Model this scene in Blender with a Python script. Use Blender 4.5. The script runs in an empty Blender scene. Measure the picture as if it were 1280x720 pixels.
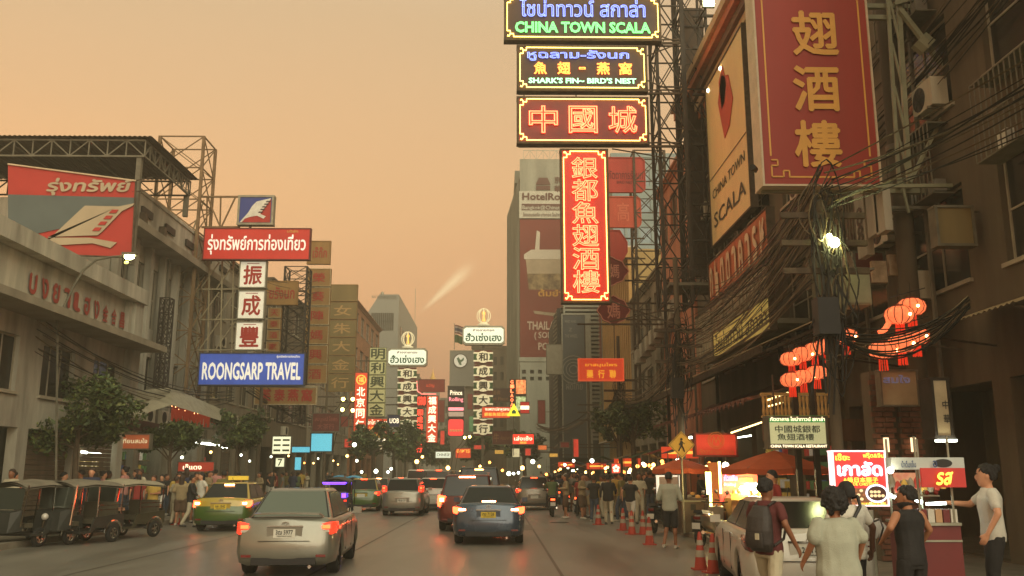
import bpy, bmesh, math, random
from math import pi, sin, cos, tan, atan2, sqrt, radians
from mathutils import Vector, Matrix, noise, Quaternion
random.seed(7)
SC = bpy.context.scene
COL = SC.collection

# ---------------------------------------------------------------- camera
F, PITCH, YAW, CH = 1130.0, atan2(232, 1130), math.atan2(18, 1153), 1.7
cam = bpy.data.cameras.new('camera'); cam.lens = F*36/1280; cam.sensor_width = 36
cam.clip_start = 0.1; cam.clip_end = 3000
camo = bpy.data.objects.new('camera', cam); COL.objects.link(camo)
camo.location = (0, 0, CH); camo.rotation_euler = (pi/2+PITCH, 0, -YAW)
SC.camera = camo
RM = camo.rotation_euler.to_matrix()

# ---------------------------------------------------------------- view, world, sun
SC.view_settings.view_transform = 'Standard'; SC.view_settings.look = 'None'
SC.view_settings.exposure = 0.68; SC.view_settings.gamma = 1
SC.cycles.max_bounces = 6; SC.cycles.diffuse_bounces = 3; SC.cycles.glossy_bounces = 3
SC.cycles.transmission_bounces = 4; SC.cycles.volume_bounces = 0
SC.cycles.sample_clamp_indirect = 4; SC.cycles.use_denoising = True
SC.cycles.caustics_reflective = False; SC.cycles.caustics_refractive = False

def lin(c):
    return tuple(((v/255)/12.92 if v/255 <= .04045 else ((v/255+.055)/1.055)**2.4) for v in c)

SUN_EL, SUN_AZ = radians(3), radians(-28)
w = bpy.data.worlds.new('World'); SC.world = w; w.use_nodes = True
nt = w.node_tree; nt.nodes.clear()
out = nt.nodes.new('ShaderNodeOutputWorld'); bg = nt.nodes.new('ShaderNodeBackground')
sky = nt.nodes.new('ShaderNodeTexSky'); sky.sky_type = 'NISHITA'; sky.sun_disc = False
sky.sun_elevation = SUN_EL; sky.sun_rotation = SUN_AZ; sky.dust_density = 6; sky.air_density = 2
bg2 = nt.nodes.new('ShaderNodeBackground'); add = nt.nodes.new('ShaderNodeAddShader')
bg.inputs['Strength'].default_value = 0.02
nt.links.new(sky.outputs[0], bg.inputs['Color'])
tc = nt.nodes.new('ShaderNodeTexCoord'); sep = nt.nodes.new('ShaderNodeSeparateXYZ')
rmp = nt.nodes.new('ShaderNodeValToRGB'); nt.links.new(tc.outputs['Generated'], sep.inputs[0])
nz = nt.nodes.new('ShaderNodeTexNoise'); nz.inputs['Scale'].default_value = 1.6; nz.inputs['Detail'].default_value = 4
mp = nt.nodes.new('ShaderNodeMapping'); mp.inputs['Scale'].default_value = (1, 1, 3.2)
nt.links.new(tc.outputs['Generated'], mp.inputs[0]); nt.links.new(mp.outputs[0], nz.inputs['Vector'])
ma = nt.nodes.new('ShaderNodeMath'); ma.operation = 'MULTIPLY_ADD'; ma.inputs[1].default_value = .10; ma.inputs[2].default_value = -.05
nt.links.new(nz.outputs['Fac'], ma.inputs[0])
mb_ = nt.nodes.new('ShaderNodeMath'); mb_.operation = 'ADD'
nt.links.new(sep.outputs['Z'], mb_.inputs[0]); nt.links.new(ma.outputs[0], mb_.inputs[1])
nt.links.new(mb_.outputs[0], rmp.inputs[0])
els = rmp.color_ramp.elements
els[0].position = 0.0; els[0].color = lin((205, 130, 92))+(1,)
els[1].position = 1.0; els[1].color = lin((174, 178, 148))+(1,)
for p, c in ((.07, (214, 142, 106)), (.17, (226, 162, 116)), (.30, (217, 168, 120)), (.46, (196, 164, 126)), (.65, (190, 178, 152))):
    e = els.new(p); e.color = lin(c)+(1,)
# a thin sunlit contrail, low over the end of the street
def _ray(px, py):
    v = Vector(((px-640)/F, (360-py)/F, -1)); return (RM @ v).normalized()
A_, B_ = _ray(524, 392), _ray(593, 328); N_ = A_.cross(B_).normalized(); U_ = (B_-A_).normalized(); L0_, L1_ = A_.dot(U_), B_.dot(U_)
def vdot(v):
    k = nt.nodes.new('ShaderNodeVectorMath'); k.operation = 'DOT_PRODUCT'; k.inputs[1].default_value = v; nt.links.new(tc.outputs['Generated'], k.inputs[0]); return k.outputs['Value']
def mth(op, a, b=None, c=None):
    k = nt.nodes.new('ShaderNodeMath'); k.operation = op
    for i, q in enumerate((a, b, c)):
        if q is None: continue
        if isinstance(q, (int, float)): k.inputs[i].default_value = q
        else: nt.links.new(q, k.inputs[i])
    return k.outputs[0]
def mrange(v, a, b, c, d):
    k = nt.nodes.new('ShaderNodeMapRange'); k.interpolation_type = 'SMOOTHSTEP'; nt.links.new(v, k.inputs[0])
    for i, q in enumerate((a, b, c, d)): k.inputs[i+1].default_value = q
    return k.outputs[0]
al = vdot(U_); front = mrange(vdot(A_), .9, .95, 0, 1)
across = mth('ABSOLUTE', vdot(N_)); wd = mrange(al, L0_, L1_, .003, .010)
prof = mth('MAXIMUM', mth('SUBTRACT', 1.0, mth('DIVIDE', across, wd)), 0.0)
msk = mth('MULTIPLY', mth('MULTIPLY', prof, mrange(al, L0_-.004, L0_+.03, 0, 1)), mth('MULTIPLY', mrange(al, L1_-.035, L1_+.006, 1, 0), front))
mixs = nt.nodes.new('ShaderNodeMix'); mixs.data_type = 'RGBA'; nt.links.new(mth('MULTIPLY', msk, 1.0), mixs.inputs[0]); nt.links.new(rmp.outputs[0], mixs.inputs[6]); mixs.inputs[7].default_value = lin((255, 222, 170))+(1,)
nt.links.new(mixs.outputs[2], bg2.inputs['Color']); bg2.inputs['Strength'].default_value = 0.86
nt.links.new(bg.outputs[0], add.inputs[0]); nt.links.new(bg2.outputs[0], add.inputs[1])
nt.links.new(add.outputs[0], out.inputs[0])
sl = bpy.data.lights.new('fill_sun', 'SUN'); sl.energy = 1.8; sl.angle = radians(60); sl.color = (1, .95, .72)
so = bpy.data.objects.new('fill_sun', sl); COL.objects.link(so)
so.rotation_euler = (radians(58), 0, radians(24))   # soft fill added over the camera's shoulder to lift fronts and road

# ---------------------------------------------------------------- geometry of the photograph
def ray(px, py):
    return RM @ Vector(((px-640)/F, (360-py)/F, -1))
def W(px, py, Y):
    d = ray(px, py); t = Y/d.y
    return Vector((d.x*t, Y, CH+d.z*t))
def G(px, py, z=0):
    d = ray(px, py); t = (z-CH)/d.z
    return Vector((d.x*t, d.y*t, z))
def SX(px, py, X):
    d = ray(px, py); t = X/d.x
    return Vector((X, d.y*t, CH+d.z*t))

# ---------------------------------------------------------------- mesh builder
class MB:
    def __init__(s): s.v = []; s.f = []; s.m = []; s.sm = []
    def add(s, vs, fs, m=0, smooth=False):
        o = len(s.v); s.v.extend([Vector(p) for p in vs])
        for f in fs:
            s.f.append([i+o for i in f]); s.m.append(m); s.sm.append(smooth)
        return s
    def box(s, a, b, m=0):
        x0, y0, z0 = a; x1, y1, z1 = b
        return s.add([(x0,y0,z0),(x1,y0,z0),(x1,y1,z0),(x0,y1,z0),(x0,y0,z1),(x1,y0,z1),(x1,y1,z1),(x0,y1,z1)],
              [(0,3,2,1),(4,5,6,7),(0,1,5,4),(1,2,6,5),(2,3,7,6),(3,0,4,7)], m)
    def cbox(s, c, d, m=0):
        return s.box([c[i]-d[i]/2 for i in range(3)], [c[i]+d[i]/2 for i in range(3)], m)
    def obox(s, o, u, v, n, w, h, d, m=0):   # centred on o in u,v; d deep behind o along -n
        o = Vector(o); P = []
        for k in (0, -d):
            for a, b in ((-1,-1),(1,-1),(1,1),(-1,1)):
                P.append(o+u*(a*w/2)+v*(b*h/2)+n*k)
        return s.add(P, [(0,1,2,3),(7,6,5,4),(0,4,5,1),(1,5,6,2),(2,6,7,3),(3,7,4,0)], m)
    def tube(s, p, q, r, n=4, m=0, r2=None, cap=True, smooth=False):
        p = Vector(p); q = Vector(q); d = q-p
        if d.length < 1e-6: return s
        r2 = r if r2 is None else r2
        z = d.normalized(); x = z.orthogonal().normalized() if abs(z.z) < .99 else Vector((1,0,0)); 
        if abs(z.z) < .99: x = z.cross(Vector((0,0,1))).normalized()
        y = z.cross(x); a0 = pi/4 if n == 4 else 0
        vs = [p+(x*cos(a0+2*pi*i/n)+y*sin(a0+2*pi*i/n))*r for i in range(n)]+[q+(x*cos(a0+2*pi*i/n)+y*sin(a0+2*pi*i/n))*r2 for i in range(n)]
        s.add(vs, [(i,(i+1)%n,n+(i+1)%n,n+i) for i in range(n)], m, smooth)
        if cap:
            s.add(vs[:n][::-1], [tuple(range(n))], m); s.add(vs[n:], [tuple(range(n))], m)
        return s
    def path(s, pts, r, n=4, m=0, smooth=False):
        for a, b in zip(pts, pts[1:]): s.tube(a, b, r, n, m, None, False, smooth)
        return s
    def lathe(s, c, prof, n=12, m=0, smooth=True, sx=1, sy=1):   # prof: (r,z)
        c = Vector(c); vs = []
        for r, z in prof:
            for i in range(n): vs.append(c+Vector((r*sx*cos(2*pi*i/n), r*sy*sin(2*pi*i/n), z)))
        k = len(prof)
        fs = [(j*n+i, j*n+(i+1)%n, (j+1)*n+(i+1)%n, (j+1)*n+i) for j in range(k-1) for i in range(n)]
        s.add(vs, fs, m, smooth)
        s.add([vs[i] for i in range(n)][::-1], [tuple(range(n))], m); s.add([vs[(k-1)*n+i] for i in range(n)], [tuple(range(n))], m)
        return s
    def ball(s, c, r, n=8, m=0, sx=1, sy=1, sz=1):
        k = max(3, n//2)
        return s.lathe(c, [(max(.001, r*sin(pi*j/k)), -r*sz*cos(pi*j/k)) for j in range(k+1)], n, m, True, sx, sy)
    def prism(s, pts, o, u, v, n, d, m=0):   # 2D outline pts (ccw) in u,v, depth d behind o
        o = Vector(o); a = [o+u*x+v*y for x, y in pts]; b = [p-n*d for p in a]; k = len(pts)
        s.add(a+b, [tuple(range(k)), tuple(range(2*k-1, k-1, -1))]+[(i, k+i, k+(i+1)%k, (i+1)%k) for i in range(k)], m)
        return s
    def build(s, name, mats, parent=None, rot=None, smooth=None, recalc=False):
        if not isinstance(mats, (list, tuple)): mats = [mats]
        off = Vector(parent['_o']) if parent is not None and '_o' in parent else Vector((0,0,0))
        me = bpy.data.meshes.new(name)
        me.from_pydata([p-off for p in s.v], [], s.f)
        for mt in mats: me.materials.append(mt)
        if len(mats) > 1: me.polygons.foreach_set('material_index', s.m)
        me.polygons.foreach_set('use_smooth', s.sm if smooth is None else [smooth]*len(s.f))
        if recalc:
            bm = bmesh.new(); bm.from_mesh(me); bmesh.ops.remove_doubles(bm, verts=bm.verts, dist=1e-5)
            bmesh.ops.recalc_face_normals(bm, faces=bm.faces); bm.to_mesh(me); bm.free()
        me.update()
        o = bpy.data.objects.new(name, me); COL.objects.link(o)
        if parent is not None: o.parent = parent
        return o

UX, UY, UZ = Vector((1,0,0)), Vector((0,1,0)), Vector((0,0,1))
FRONT = (UX, UZ, -UY)       # a face seen by someone looking up the street
RIGHTW = (-UY, UZ, -UX)     # a face on the right-hand row of houses
LEFTW = (UY, UZ, UX)        # a face on the left-hand row of houses

def thing(name, label, cat, loc=(0,0,0), group=None, rz=0):
    o = bpy.data.objects.new(name, None); COL.objects.link(o)
    o.empty_display_size = .2
    o.location = loc; o.rotation_euler = (0, 0, rz)
    o['label'] = label; o['category'] = cat
    if group: o['group'] = group
    o['_o'] = tuple(loc) if rz == 0 else (0, 0, 0)
    return o
def tag(o, label, cat, group=None):
    o['label'] = label; o['category'] = cat
    if group: o['group'] = group
    return o
def struct(o): o['kind'] = 'structure'; return o
def stuff(o): o['kind'] = 'stuff'; return o
def link_copy(src, parent):
    c = src.copy(); COL.objects.link(c); c.parent = parent
    return c
def dup(root, loc, rz, label, group=None, scale=None):
    r = root.copy(); COL.objects.link(r); r.location = loc; r.rotation_euler = (0, 0, rz); r['label'] = label
    if group: r['group'] = group
    if scale: r.scale = scale
    for ch in list(root.children):
        c = link_copy(ch, r)
        for g in list(ch.children): link_copy(g, c)
    return r

# ---------------------------------------------------------------- materials
MATS = {}
def mat(name, rgb, rough=.6, metal=0, emit=None, es=0, var=.18, vs=3.0, bump=.0, bs=40, streak=0, spec=None, alpha=None, trans=0, coat=0, rgb2=None):
    if name in MATS: return MATS[name]
    m = bpy.data.materials.new(name); m.use_nodes = True; n = m.node_tree; b = n.nodes['Principled BSDF']
    col = lin(rgb)+(1,)
    b.inputs['Base Color'].default_value = col; b.inputs['Roughness'].default_value = rough; b.inputs['Metallic'].default_value = metal
    if spec is not None: b.inputs['Specular IOR Level'].default_value = spec
    if trans: b.inputs['Transmission Weight'].default_value = trans
    if coat: b.inputs['Coat Weight'].default_value = coat; b.inputs['Coat Roughness'].default_value = .06
    if emit is not None:
        b.inputs['Emission Color'].default_value = lin(emit)+(1,); b.inputs['Emission Strength'].default_value = es
    if var or bump or rgb2:
        t = n.nodes.new('ShaderNodeTexCoord'); g = n.nodes.new('ShaderNodeNewGeometry')
        nz = n.nodes.new('ShaderNodeTexNoise'); nz.inputs['Scale'].default_value = vs; nz.inputs['Detail'].default_value = 5; nz.inputs['Roughness'].default_value = .62
        mpn = n.nodes.new('ShaderNodeMapping'); n.links.new(g.outputs['Position'], mpn.inputs[0]); n.links.new(mpn.outputs[0], nz.inputs['Vector'])
        if streak: mpn.inputs['Scale'].default_value = (1, 1, .18)
        mx = n.nodes.new('ShaderNodeMix'); mx.data_type = 'RGBA'
        mr = n.nodes.new('ShaderNodeMapRange'); mr.inputs[1].default_value = .32; mr.inputs[2].default_value = .68
        n.links.new(nz.outputs['Fac'], mr.inputs[0]); n.links.new(mr.outputs[0], mx.inputs[0])
        c1 = [v*(1-var) for v in col[:3]] if rgb2 is None else lin(rgb2)
        c2 = [min(1, v*(1+var*.7)) for v in col[:3]]
        mx.inputs[6].default_value = tuple(c1)+(1,); mx.inputs[7].default_value = tuple(c2)+(1,)
        n.links.new(mx.outputs[2], b.inputs['Base Color'])
        if emit is not None: n.links.new(mx.outputs[2], b.inputs['Emission Color'])
        rr = n.nodes.new('ShaderNodeMapRange'); rr.inputs[3].default_value = min(1, rough*1.12); rr.inputs[4].default_value = rough*.85
        n.links.new(nz.outputs['Fac'], rr.inputs[0]); n.links.new(rr.outputs[0], b.inputs['Roughness'])
        if bump:
            n2 = n.nodes.new('ShaderNodeTexNoise'); n2.inputs['Scale'].default_value = bs; n2.inputs['Detail'].default_value = 3
            bp = n.nodes.new('ShaderNodeBump'); bp.inputs['Strength'].default_value = bump; bp.inputs['Distance'].default_value = .02
            n.links.new(g.outputs['Position'], n2.inputs['Vector']); n.links.new(n2.outputs['Fac'], bp.inputs['Height']); n.links.new(bp.outputs[0], b.inputs['Normal'])
    MATS[name] = m
    return m
def glow(name, rgb, s): return mat(name, rgb, .5, 0, rgb, s, var=0)

M_STEEL = mat('painted_steel', (112,108,92), .6, .3, var=.3, bump=.1)
M_RUST = mat('rusty_steel', (84,70,54), .75, .3, var=.4, vs=6)
M_DARKST = mat('dark_steel', (58,50,42), .7, .3, var=.3)
M_GALV = mat('galvanised_steel', (150,148,130), .45, .6, var=.2)
M_WHITEP = mat('white_paint', (212,206,190), .55, var=.15)
M_WALL = mat('cream_plaster', (176,166,142), .85, var=.28, vs=.9, streak=1, bump=.15)
M_WALLG = mat('grey_plaster', (138,130,112), .88, var=.3, vs=.8, streak=1, bump=.15)
M_WALLW = mat('white_plaster', (168,164,148), .88, var=.42, vs=1.3, streak=1, bump=.12)
M_WALLD = mat('sooty_plaster', (98,86,68), .9, var=.35, vs=.9, streak=1, bump=.2)
M_WALLY = mat('ochre_plaster', (178,152,98), .85, var=.25, vs=.8, streak=1, bump=.15)
M_CONC = mat('concrete', (128,122,108), .9, var=.25, vs=2, bump=.25)
M_GLASSD = mat('window_glass', (44,42,38), .22, 0, var=.3, vs=.6, spec=.35)
M_FRAME = mat('window_frame_paint', (160,152,132), .6, var=.15)
M_WOOD = mat('brown_wood', (96,66,42), .7, var=.3, vs=5)
M_RUBBER = mat('black_rubber', (24,23,22), .85, var=.2)
M_BLACK = mat('black_plastic', (28,27,26), .55, var=.2)
M_REDS = mat('red_sign_paint', (168,40,30), .5, var=.14, vs=1.2)
M_ALU = mat('aluminium', (170,168,160), .35, .8, var=.1)
M_YEL = mat('gold_paint', (214,158,52), .5, var=.12)
M_WIRE = mat('cable_sheath', (30,26,22), .7, var=.2)
M_WIREL = mat('weathered_cable_sheath', (104,90,66), .7, var=.2)
M_LAMPW = glow('white_lamp', (255,236,200), 9)
M_LAMPWARM = glow('warm_bulb', (255,206,130), 12)
M_TUBE = glow('fluorescent_tube', (250,255,232), 7)
M_BRAKE = glow('lit_brake_lamp', (255,70,32), 5)
M_BRAKEHOT = glow('lit_brake_lamp_core', (255,150,90), 9)

# ---------------------------------------------------------------- lettering
TMP = bpy.data.scenes.new('temp'); TCACHE = {}
def glyphs(text, kind='fill', bold=0.0, res=2, bev=.02):
    bold = 0
    key = (text, kind, round(bold, 4), res, bev)
    if key in TCACHE: return TCACHE[key]
    cu = bpy.data.curves.new('t', 'FONT'); cu.body = text; cu.resolution_u = res; cu.offset = bold
    if kind == 'tube': cu.fill_mode = 'NONE'; cu.bevel_depth = bev; cu.bevel_resolution = 0
    o = bpy.data.objects.new('t', cu); TMP.collection.objects.link(o)
    vl = TMP.view_layers[0]; vl.update(); dg = vl.depsgraph
    ev = o.evaluated_get(dg); me = ev.to_mesh()
    vs = [v.co.copy() for v in me.vertices]; fs = [tuple(p.vertices) for p in me.polygons]
    ev.to_mesh_clear(); bpy.data.objects.remove(o); bpy.data.curves.remove(cu)
    if not vs: vs = [Vector((0,0,0)), Vector((1,1,0))]
    x0 = min(v.x for v in vs); x1 = max(v.x for v in vs); y0 = min(v.y for v in vs); y1 = max(v.y for v in vs)
    TCACHE[key] = (vs, fs, x0, x1, y0, y1)
    return TCACHE[key]
def letter(mb, text, o, fr, w, h, m=0, kind='fill', bold=.012, lift=.012, res=2, bev=.02, keep=False, depth=0, shear=0):
    """text fitted into a w x h box centred on o in frame fr=(u,v,n)"""
    vs, fs, x0, x1, y0, y1 = glyphs(text, kind, bold, res, bev)
    u, v, n = fr; sx = w/max(1e-4, x1-x0); sy = h/max(1e-4, y1-y0)
    if keep: sx = sy = min(sx, sy)
    cx, cy = (x0+x1)/2, (y0+y1)/2; o = Vector(o)+n*lift
    if kind == 'tube': zs = (sx+sy)/2
    else: zs = 0
    b = abs(bold) if kind == 'fill' else 0
    for q, (dx, dy) in enumerate(((0,0),(1,0),(-1,0),(0,1),(0,-1)) if b else ((0,0),)):
        P = [o+u*((p.x+dx*b-cx)*sx+(p.y+dy*b-cy)*sy*shear)+v*((p.y+dy*b-cy)*sy)+n*(p.z*zs+q*.0012) for p in vs]
        mb.add(P, fs, m)
    return mb
# ================================================================ builders for signs, frames, walls
def rect(x0, y0, x1, y1, D):
    """pixel rectangle at depth D -> centre, width, height of a board facing down the street"""
    a = W(x0, (y0+y1)/2, D); b = W(x1, (y0+y1)/2, D); t = W((x0+x1)/2, y0, D); u = W((x0+x1)/2, y1, D)
    return Vector(((a.x+b.x)/2, D, (t.z+u.z)/2)), abs(b.x-a.x), abs(t.z-u.z)

def sign(px, D, label, face, cat='sign', frame=M_STEEL, depth=.22, rim=.05, texts=(), group=None, name='shop_sign', fr=FRONT, c=None, w=None, h=None, rimw=None, lit=None):
    """board + raised rim + lettering; texts: (string, cx, cy, w, h, material[, opts]) in fractions of the face"""
    if c is None: c, w, h = rect(*px, D)
    u, v, n = fr
    t = thing(name, label, cat, tuple(c), group)
    MB().obox(c, u, v, n, w-.004, h-.004, depth).build('sign_board', [face], t)
    if rim:
        m = MB(); r = rimw or rim
        for s in (-1, 1):
            m.obox(c+v*(s*(h/2-r/2))+n*.03, u, v, n, w+.02, r, depth+.06)
            m.obox(c+u*(s*(w/2-r/2))+n*.032, u, v, n, r, h-2*r, depth+.064)
        m.build('sign_rim', [frame], t)
    for i, q in enumerate(texts):
        s, cx, cy, tw, th, mt = q[:6]; op = q[6] if len(q) > 6 else {}
        m = MB(); letter(m, s, c+u*((cx-.5)*w)+v*((.5-cy)*h), fr, tw*w, th*h, lift=.014+.004*i, **op)
        m.build('lettering', [mt], t)
    return t, c, w, h

def border_tube(t, c, w, h, fr, mt, inset=.12, r=.03, curl=.35):
    u, v, n = fr; m = MB(); a, b = w/2-inset, h/2-inset; o = Vector(c)+n*.07; k = curl
    def P(x, y): return o+u*x+v*y
    m.path([P(-a+k, b), P(a-k, b)], r, 4); m.path([P(-a+k, -b), P(a-k, -b)], r, 4)
    m.path([P(a, b-k), P(a, -b+k)], r, 4); m.path([P(-a, b-k), P(-a, -b+k)], r, 4)
    for sx in (-1, 1):
        for sy in (-1, 1):
            q = k*.5
            m.path([P(sx*(a-k), sy*b), P(sx*(a-k), sy*(b-q)), P(sx*(a-q), sy*(b-q)), P(sx*(a-q), sy*(b-k)), P(sx*a, sy*(b-k))], r, 4)
            m.path([P(sx*(a-k*.1), sy*(b-k*.3)), P(sx*(a-k*.1), sy*(b-k*.1)), P(sx*(a-k*.3), sy*(b-k*.1)), P(sx*(a-q), sy*(b-q))], r, 4)
    m.build('neon_border', [mt], t)

def truss(t, p, q, hgt, n, r=.04, mt=M_STEEL, side=UZ, r2=None, depth=None, name='truss'):
    """flat truss between p and q, second chord offset by side*hgt"""
    p, q = Vector(p), Vector(q); s = side*hgt; r2 = r2 or r*.7
    m = MB(); offs = [Vector((0,0,0))] + ([depth] if depth is not None else [])
    for of in offs:
        m.tube(p+of, q+of, r, 4); m.tube(p+s+of, q+s+of, r, 4)
        for i in range(n+1): m.tube(p.lerp(q, i/n)+of, p.lerp(q, i/n)+s+of, r2, 4)
        for i in range(n):
            a, b = p.lerp(q, i/n)+of, p.lerp(q, (i+1)/n)+of
            if i % 2: a, b = b, a
            m.tube(a, b+s, r2, 4)
    if depth is not None:
        for i in range(n+1):
            m.tube(p.lerp(q, i/n), p.lerp(q, i/n)+depth, r2, 4); m.tube(p.lerp(q, i/n)+s, p.lerp(q, i/n)+depth+s, r2, 4)
    return stuff(m.build(name, [mt], t))

def tower(name, label, x0, x1, y0, y1, z0, z1, bays, mt=M_STEEL, r=.06, rb=.03, cross=True, cat='steel frame', group=None, top_over=0):
    t = thing(name, label, cat, (x0, y0, z0), group)
    C4 = [(x0,y0),(x1,y0),(x1,y1),(x0,y1)]
    for x, y in C4: MB().cbox((x, y, (z0+z1)/2), (2*r, 2*r, z1-z0+.02)).build('upright', [mt], t)
    for k in range(bays):
        a = z0+(z1-z0)*k/bays; b = z0+(z1-z0)*(k+1)/bays; m = MB()
        for i in range(4):
            p, q = C4[i], C4[(i+1) % 4]
            m.tube((p[0],p[1],a), (q[0],q[1],a), rb*1.3, 4)
            m.tube((p[0],p[1],a), (q[0],q[1],b), rb, 4)
            if cross: m.tube((q[0],q[1],a), (p[0],p[1],b), rb, 4)
            if k == bays-1: m.tube((p[0],p[1],b), (q[0],q[1],b), rb*1.3, 4)
        stuff(m.build('bracing', [mt], t))
    return t

def wall_grid(m, o, fr, w, h, opens, th=.25, mi=0):
    """wall of size w x h (o = lower left on the face) with rectangular openings (x0,x1,z0,z1)"""
    u, v, n = fr; o = Vector(o)
    xs = sorted({0, w}|{a for q in opens for a in q[:2]}); zs = sorted({0, h}|{a for q in opens for a in q[2:4]})
    for j in range(len(zs)-1):
        run = None
        for i in range(len(xs)):
            solid = False
            if i < len(xs)-1:
                cx, cz = (xs[i]+xs[i+1])/2, (zs[j]+zs[j+1])/2
                solid = not any(q[0] < cx < q[1] and q[2] < cz < q[3] for q in opens)
            if solid and run is None: run = xs[i]
            if not solid and run is not None:
                a, b = run, xs[i]; run = None
                m.obox(o+u*((a+b)/2)+v*((zs[j]+zs[j+1])/2), u, v, n, b-a, zs[j+1]-zs[j], th, mi)
    return m

def window(t, o, fr, w, h, cols=2, rows=1, glass=M_GLASSD, frame=M_FRAME, fw=.05, sill=True, bars=False):
    """o = centre of the opening on the wall face"""
    u, v, n = fr; o = Vector(o)-n*.12; m = MB()
    for s in (-1, 1):
        m.obox(o+v*(s*(h/2-fw/2)), u, v, n, w-.004, fw, .07); m.obox(o+u*(s*(w/2-fw/2)), u, v, n, fw, h-2*fw, .072)
    for i in range(1, cols): m.obox(o+u*(w*(i/cols-.5))-n*.004, u, v, n, fw*.8, h-2*fw, .06)
    for i in range(1, rows): m.obox(o+v*(h*(i/rows-.5))-n*.006, u, v, n, w-2*fw, fw*.8, .056)
    if bars:
        k = int(w/.14)
        for i in range(1, k): m.obox(o+u*(w*(i/k-.5))+n*.06, u, v, n, .02, h-.05, .02)
    if sill: m.obox(o-v*(h/2+.04)+n*.2, u, v, n, w+.16, .08, .3)
    wd = m.build('window', [frame], t)
    MB().obox(o-n*.03, u, v, n, w-fw, h-fw, .012).build('pane', [glass], wd) if '_o' not in t else child(MB().obox(o-n*.03, u, v, n, w-fw, h-fw, .012), 'pane', glass, wd, t)
    return wd
def child(m, name, mt, part, t):
    """sub-part: mesh built in the thing's frame, parented to the part"""
    o = m.build(name, mt if isinstance(mt, (list, tuple)) else [mt], None)
    off = Vector(t['_o']); o.data.transform(Matrix.Translation(-off)); o.parent = part
    return o

AC_M = None
def aircon(o, fr, label, w=.85, h=.6, d=.35, group='air conditioner units on the right-hand shophouses'):
    u, v, n = fr; o = Vector(o)
    t = thing('air_conditioner', label, 'air conditioner', tuple(o), group)
    MB().obox(o+n*d, u, v, n, w, h, d-.01).build('casing', [mat('aircon_casing', (186,180,158), .6, var=.2, streak=1)], t)
    m = MB(); c = o+n*(d+.012)-u*(w*.14)
    for k in range(1, 5):
        R = h*.42*k/4; pts = [c+u*(R*cos(a*pi/8))+v*(R*sin(a*pi/8)) for a in range(17)]; m.path(pts, .006, 4)
    for a in range(4): m.tube(c-u*(h*.42*cos(a*pi/4))-v*(h*.42*sin(a*pi/4)), c+u*(h*.42*cos(a*pi/4))+v*(h*.42*sin(a*pi/4)), .006, 4)
    stuff(m.build('fan_guard', [M_BLACK], t))
    MB().prism([(h*.43*cos(a*pi/8), h*.43*sin(a*pi/8)) for a in range(16)], c-n*.008, u, v, n, .003).build('fan_opening', [M_BLACK], t)
    m = MB()
    for s in (-1, 1): m.obox(o-v*(h/2+.03)+u*(s*w*.35)+n*(d+.05), u, v, n, .05, .05, d+.04)
    m.build('bracket', [M_STEEL], t)
    return t

def cable(m, p, q, sag, r=.012, n=14, mi=0, jit=0):
    p, q = Vector(p), Vector(q); pts = []
    for i in range(n+1):
        s = i/n; a = p.lerp(q, s); a.z -= sag*4*s*(1-s); 
        if jit and 0 < i < n: a += Vector((random.uniform(-jit, jit), 0, random.uniform(-jit, jit)))
        pts.append(a)
    m.path(pts, r, 3, mi)
    return pts

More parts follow.
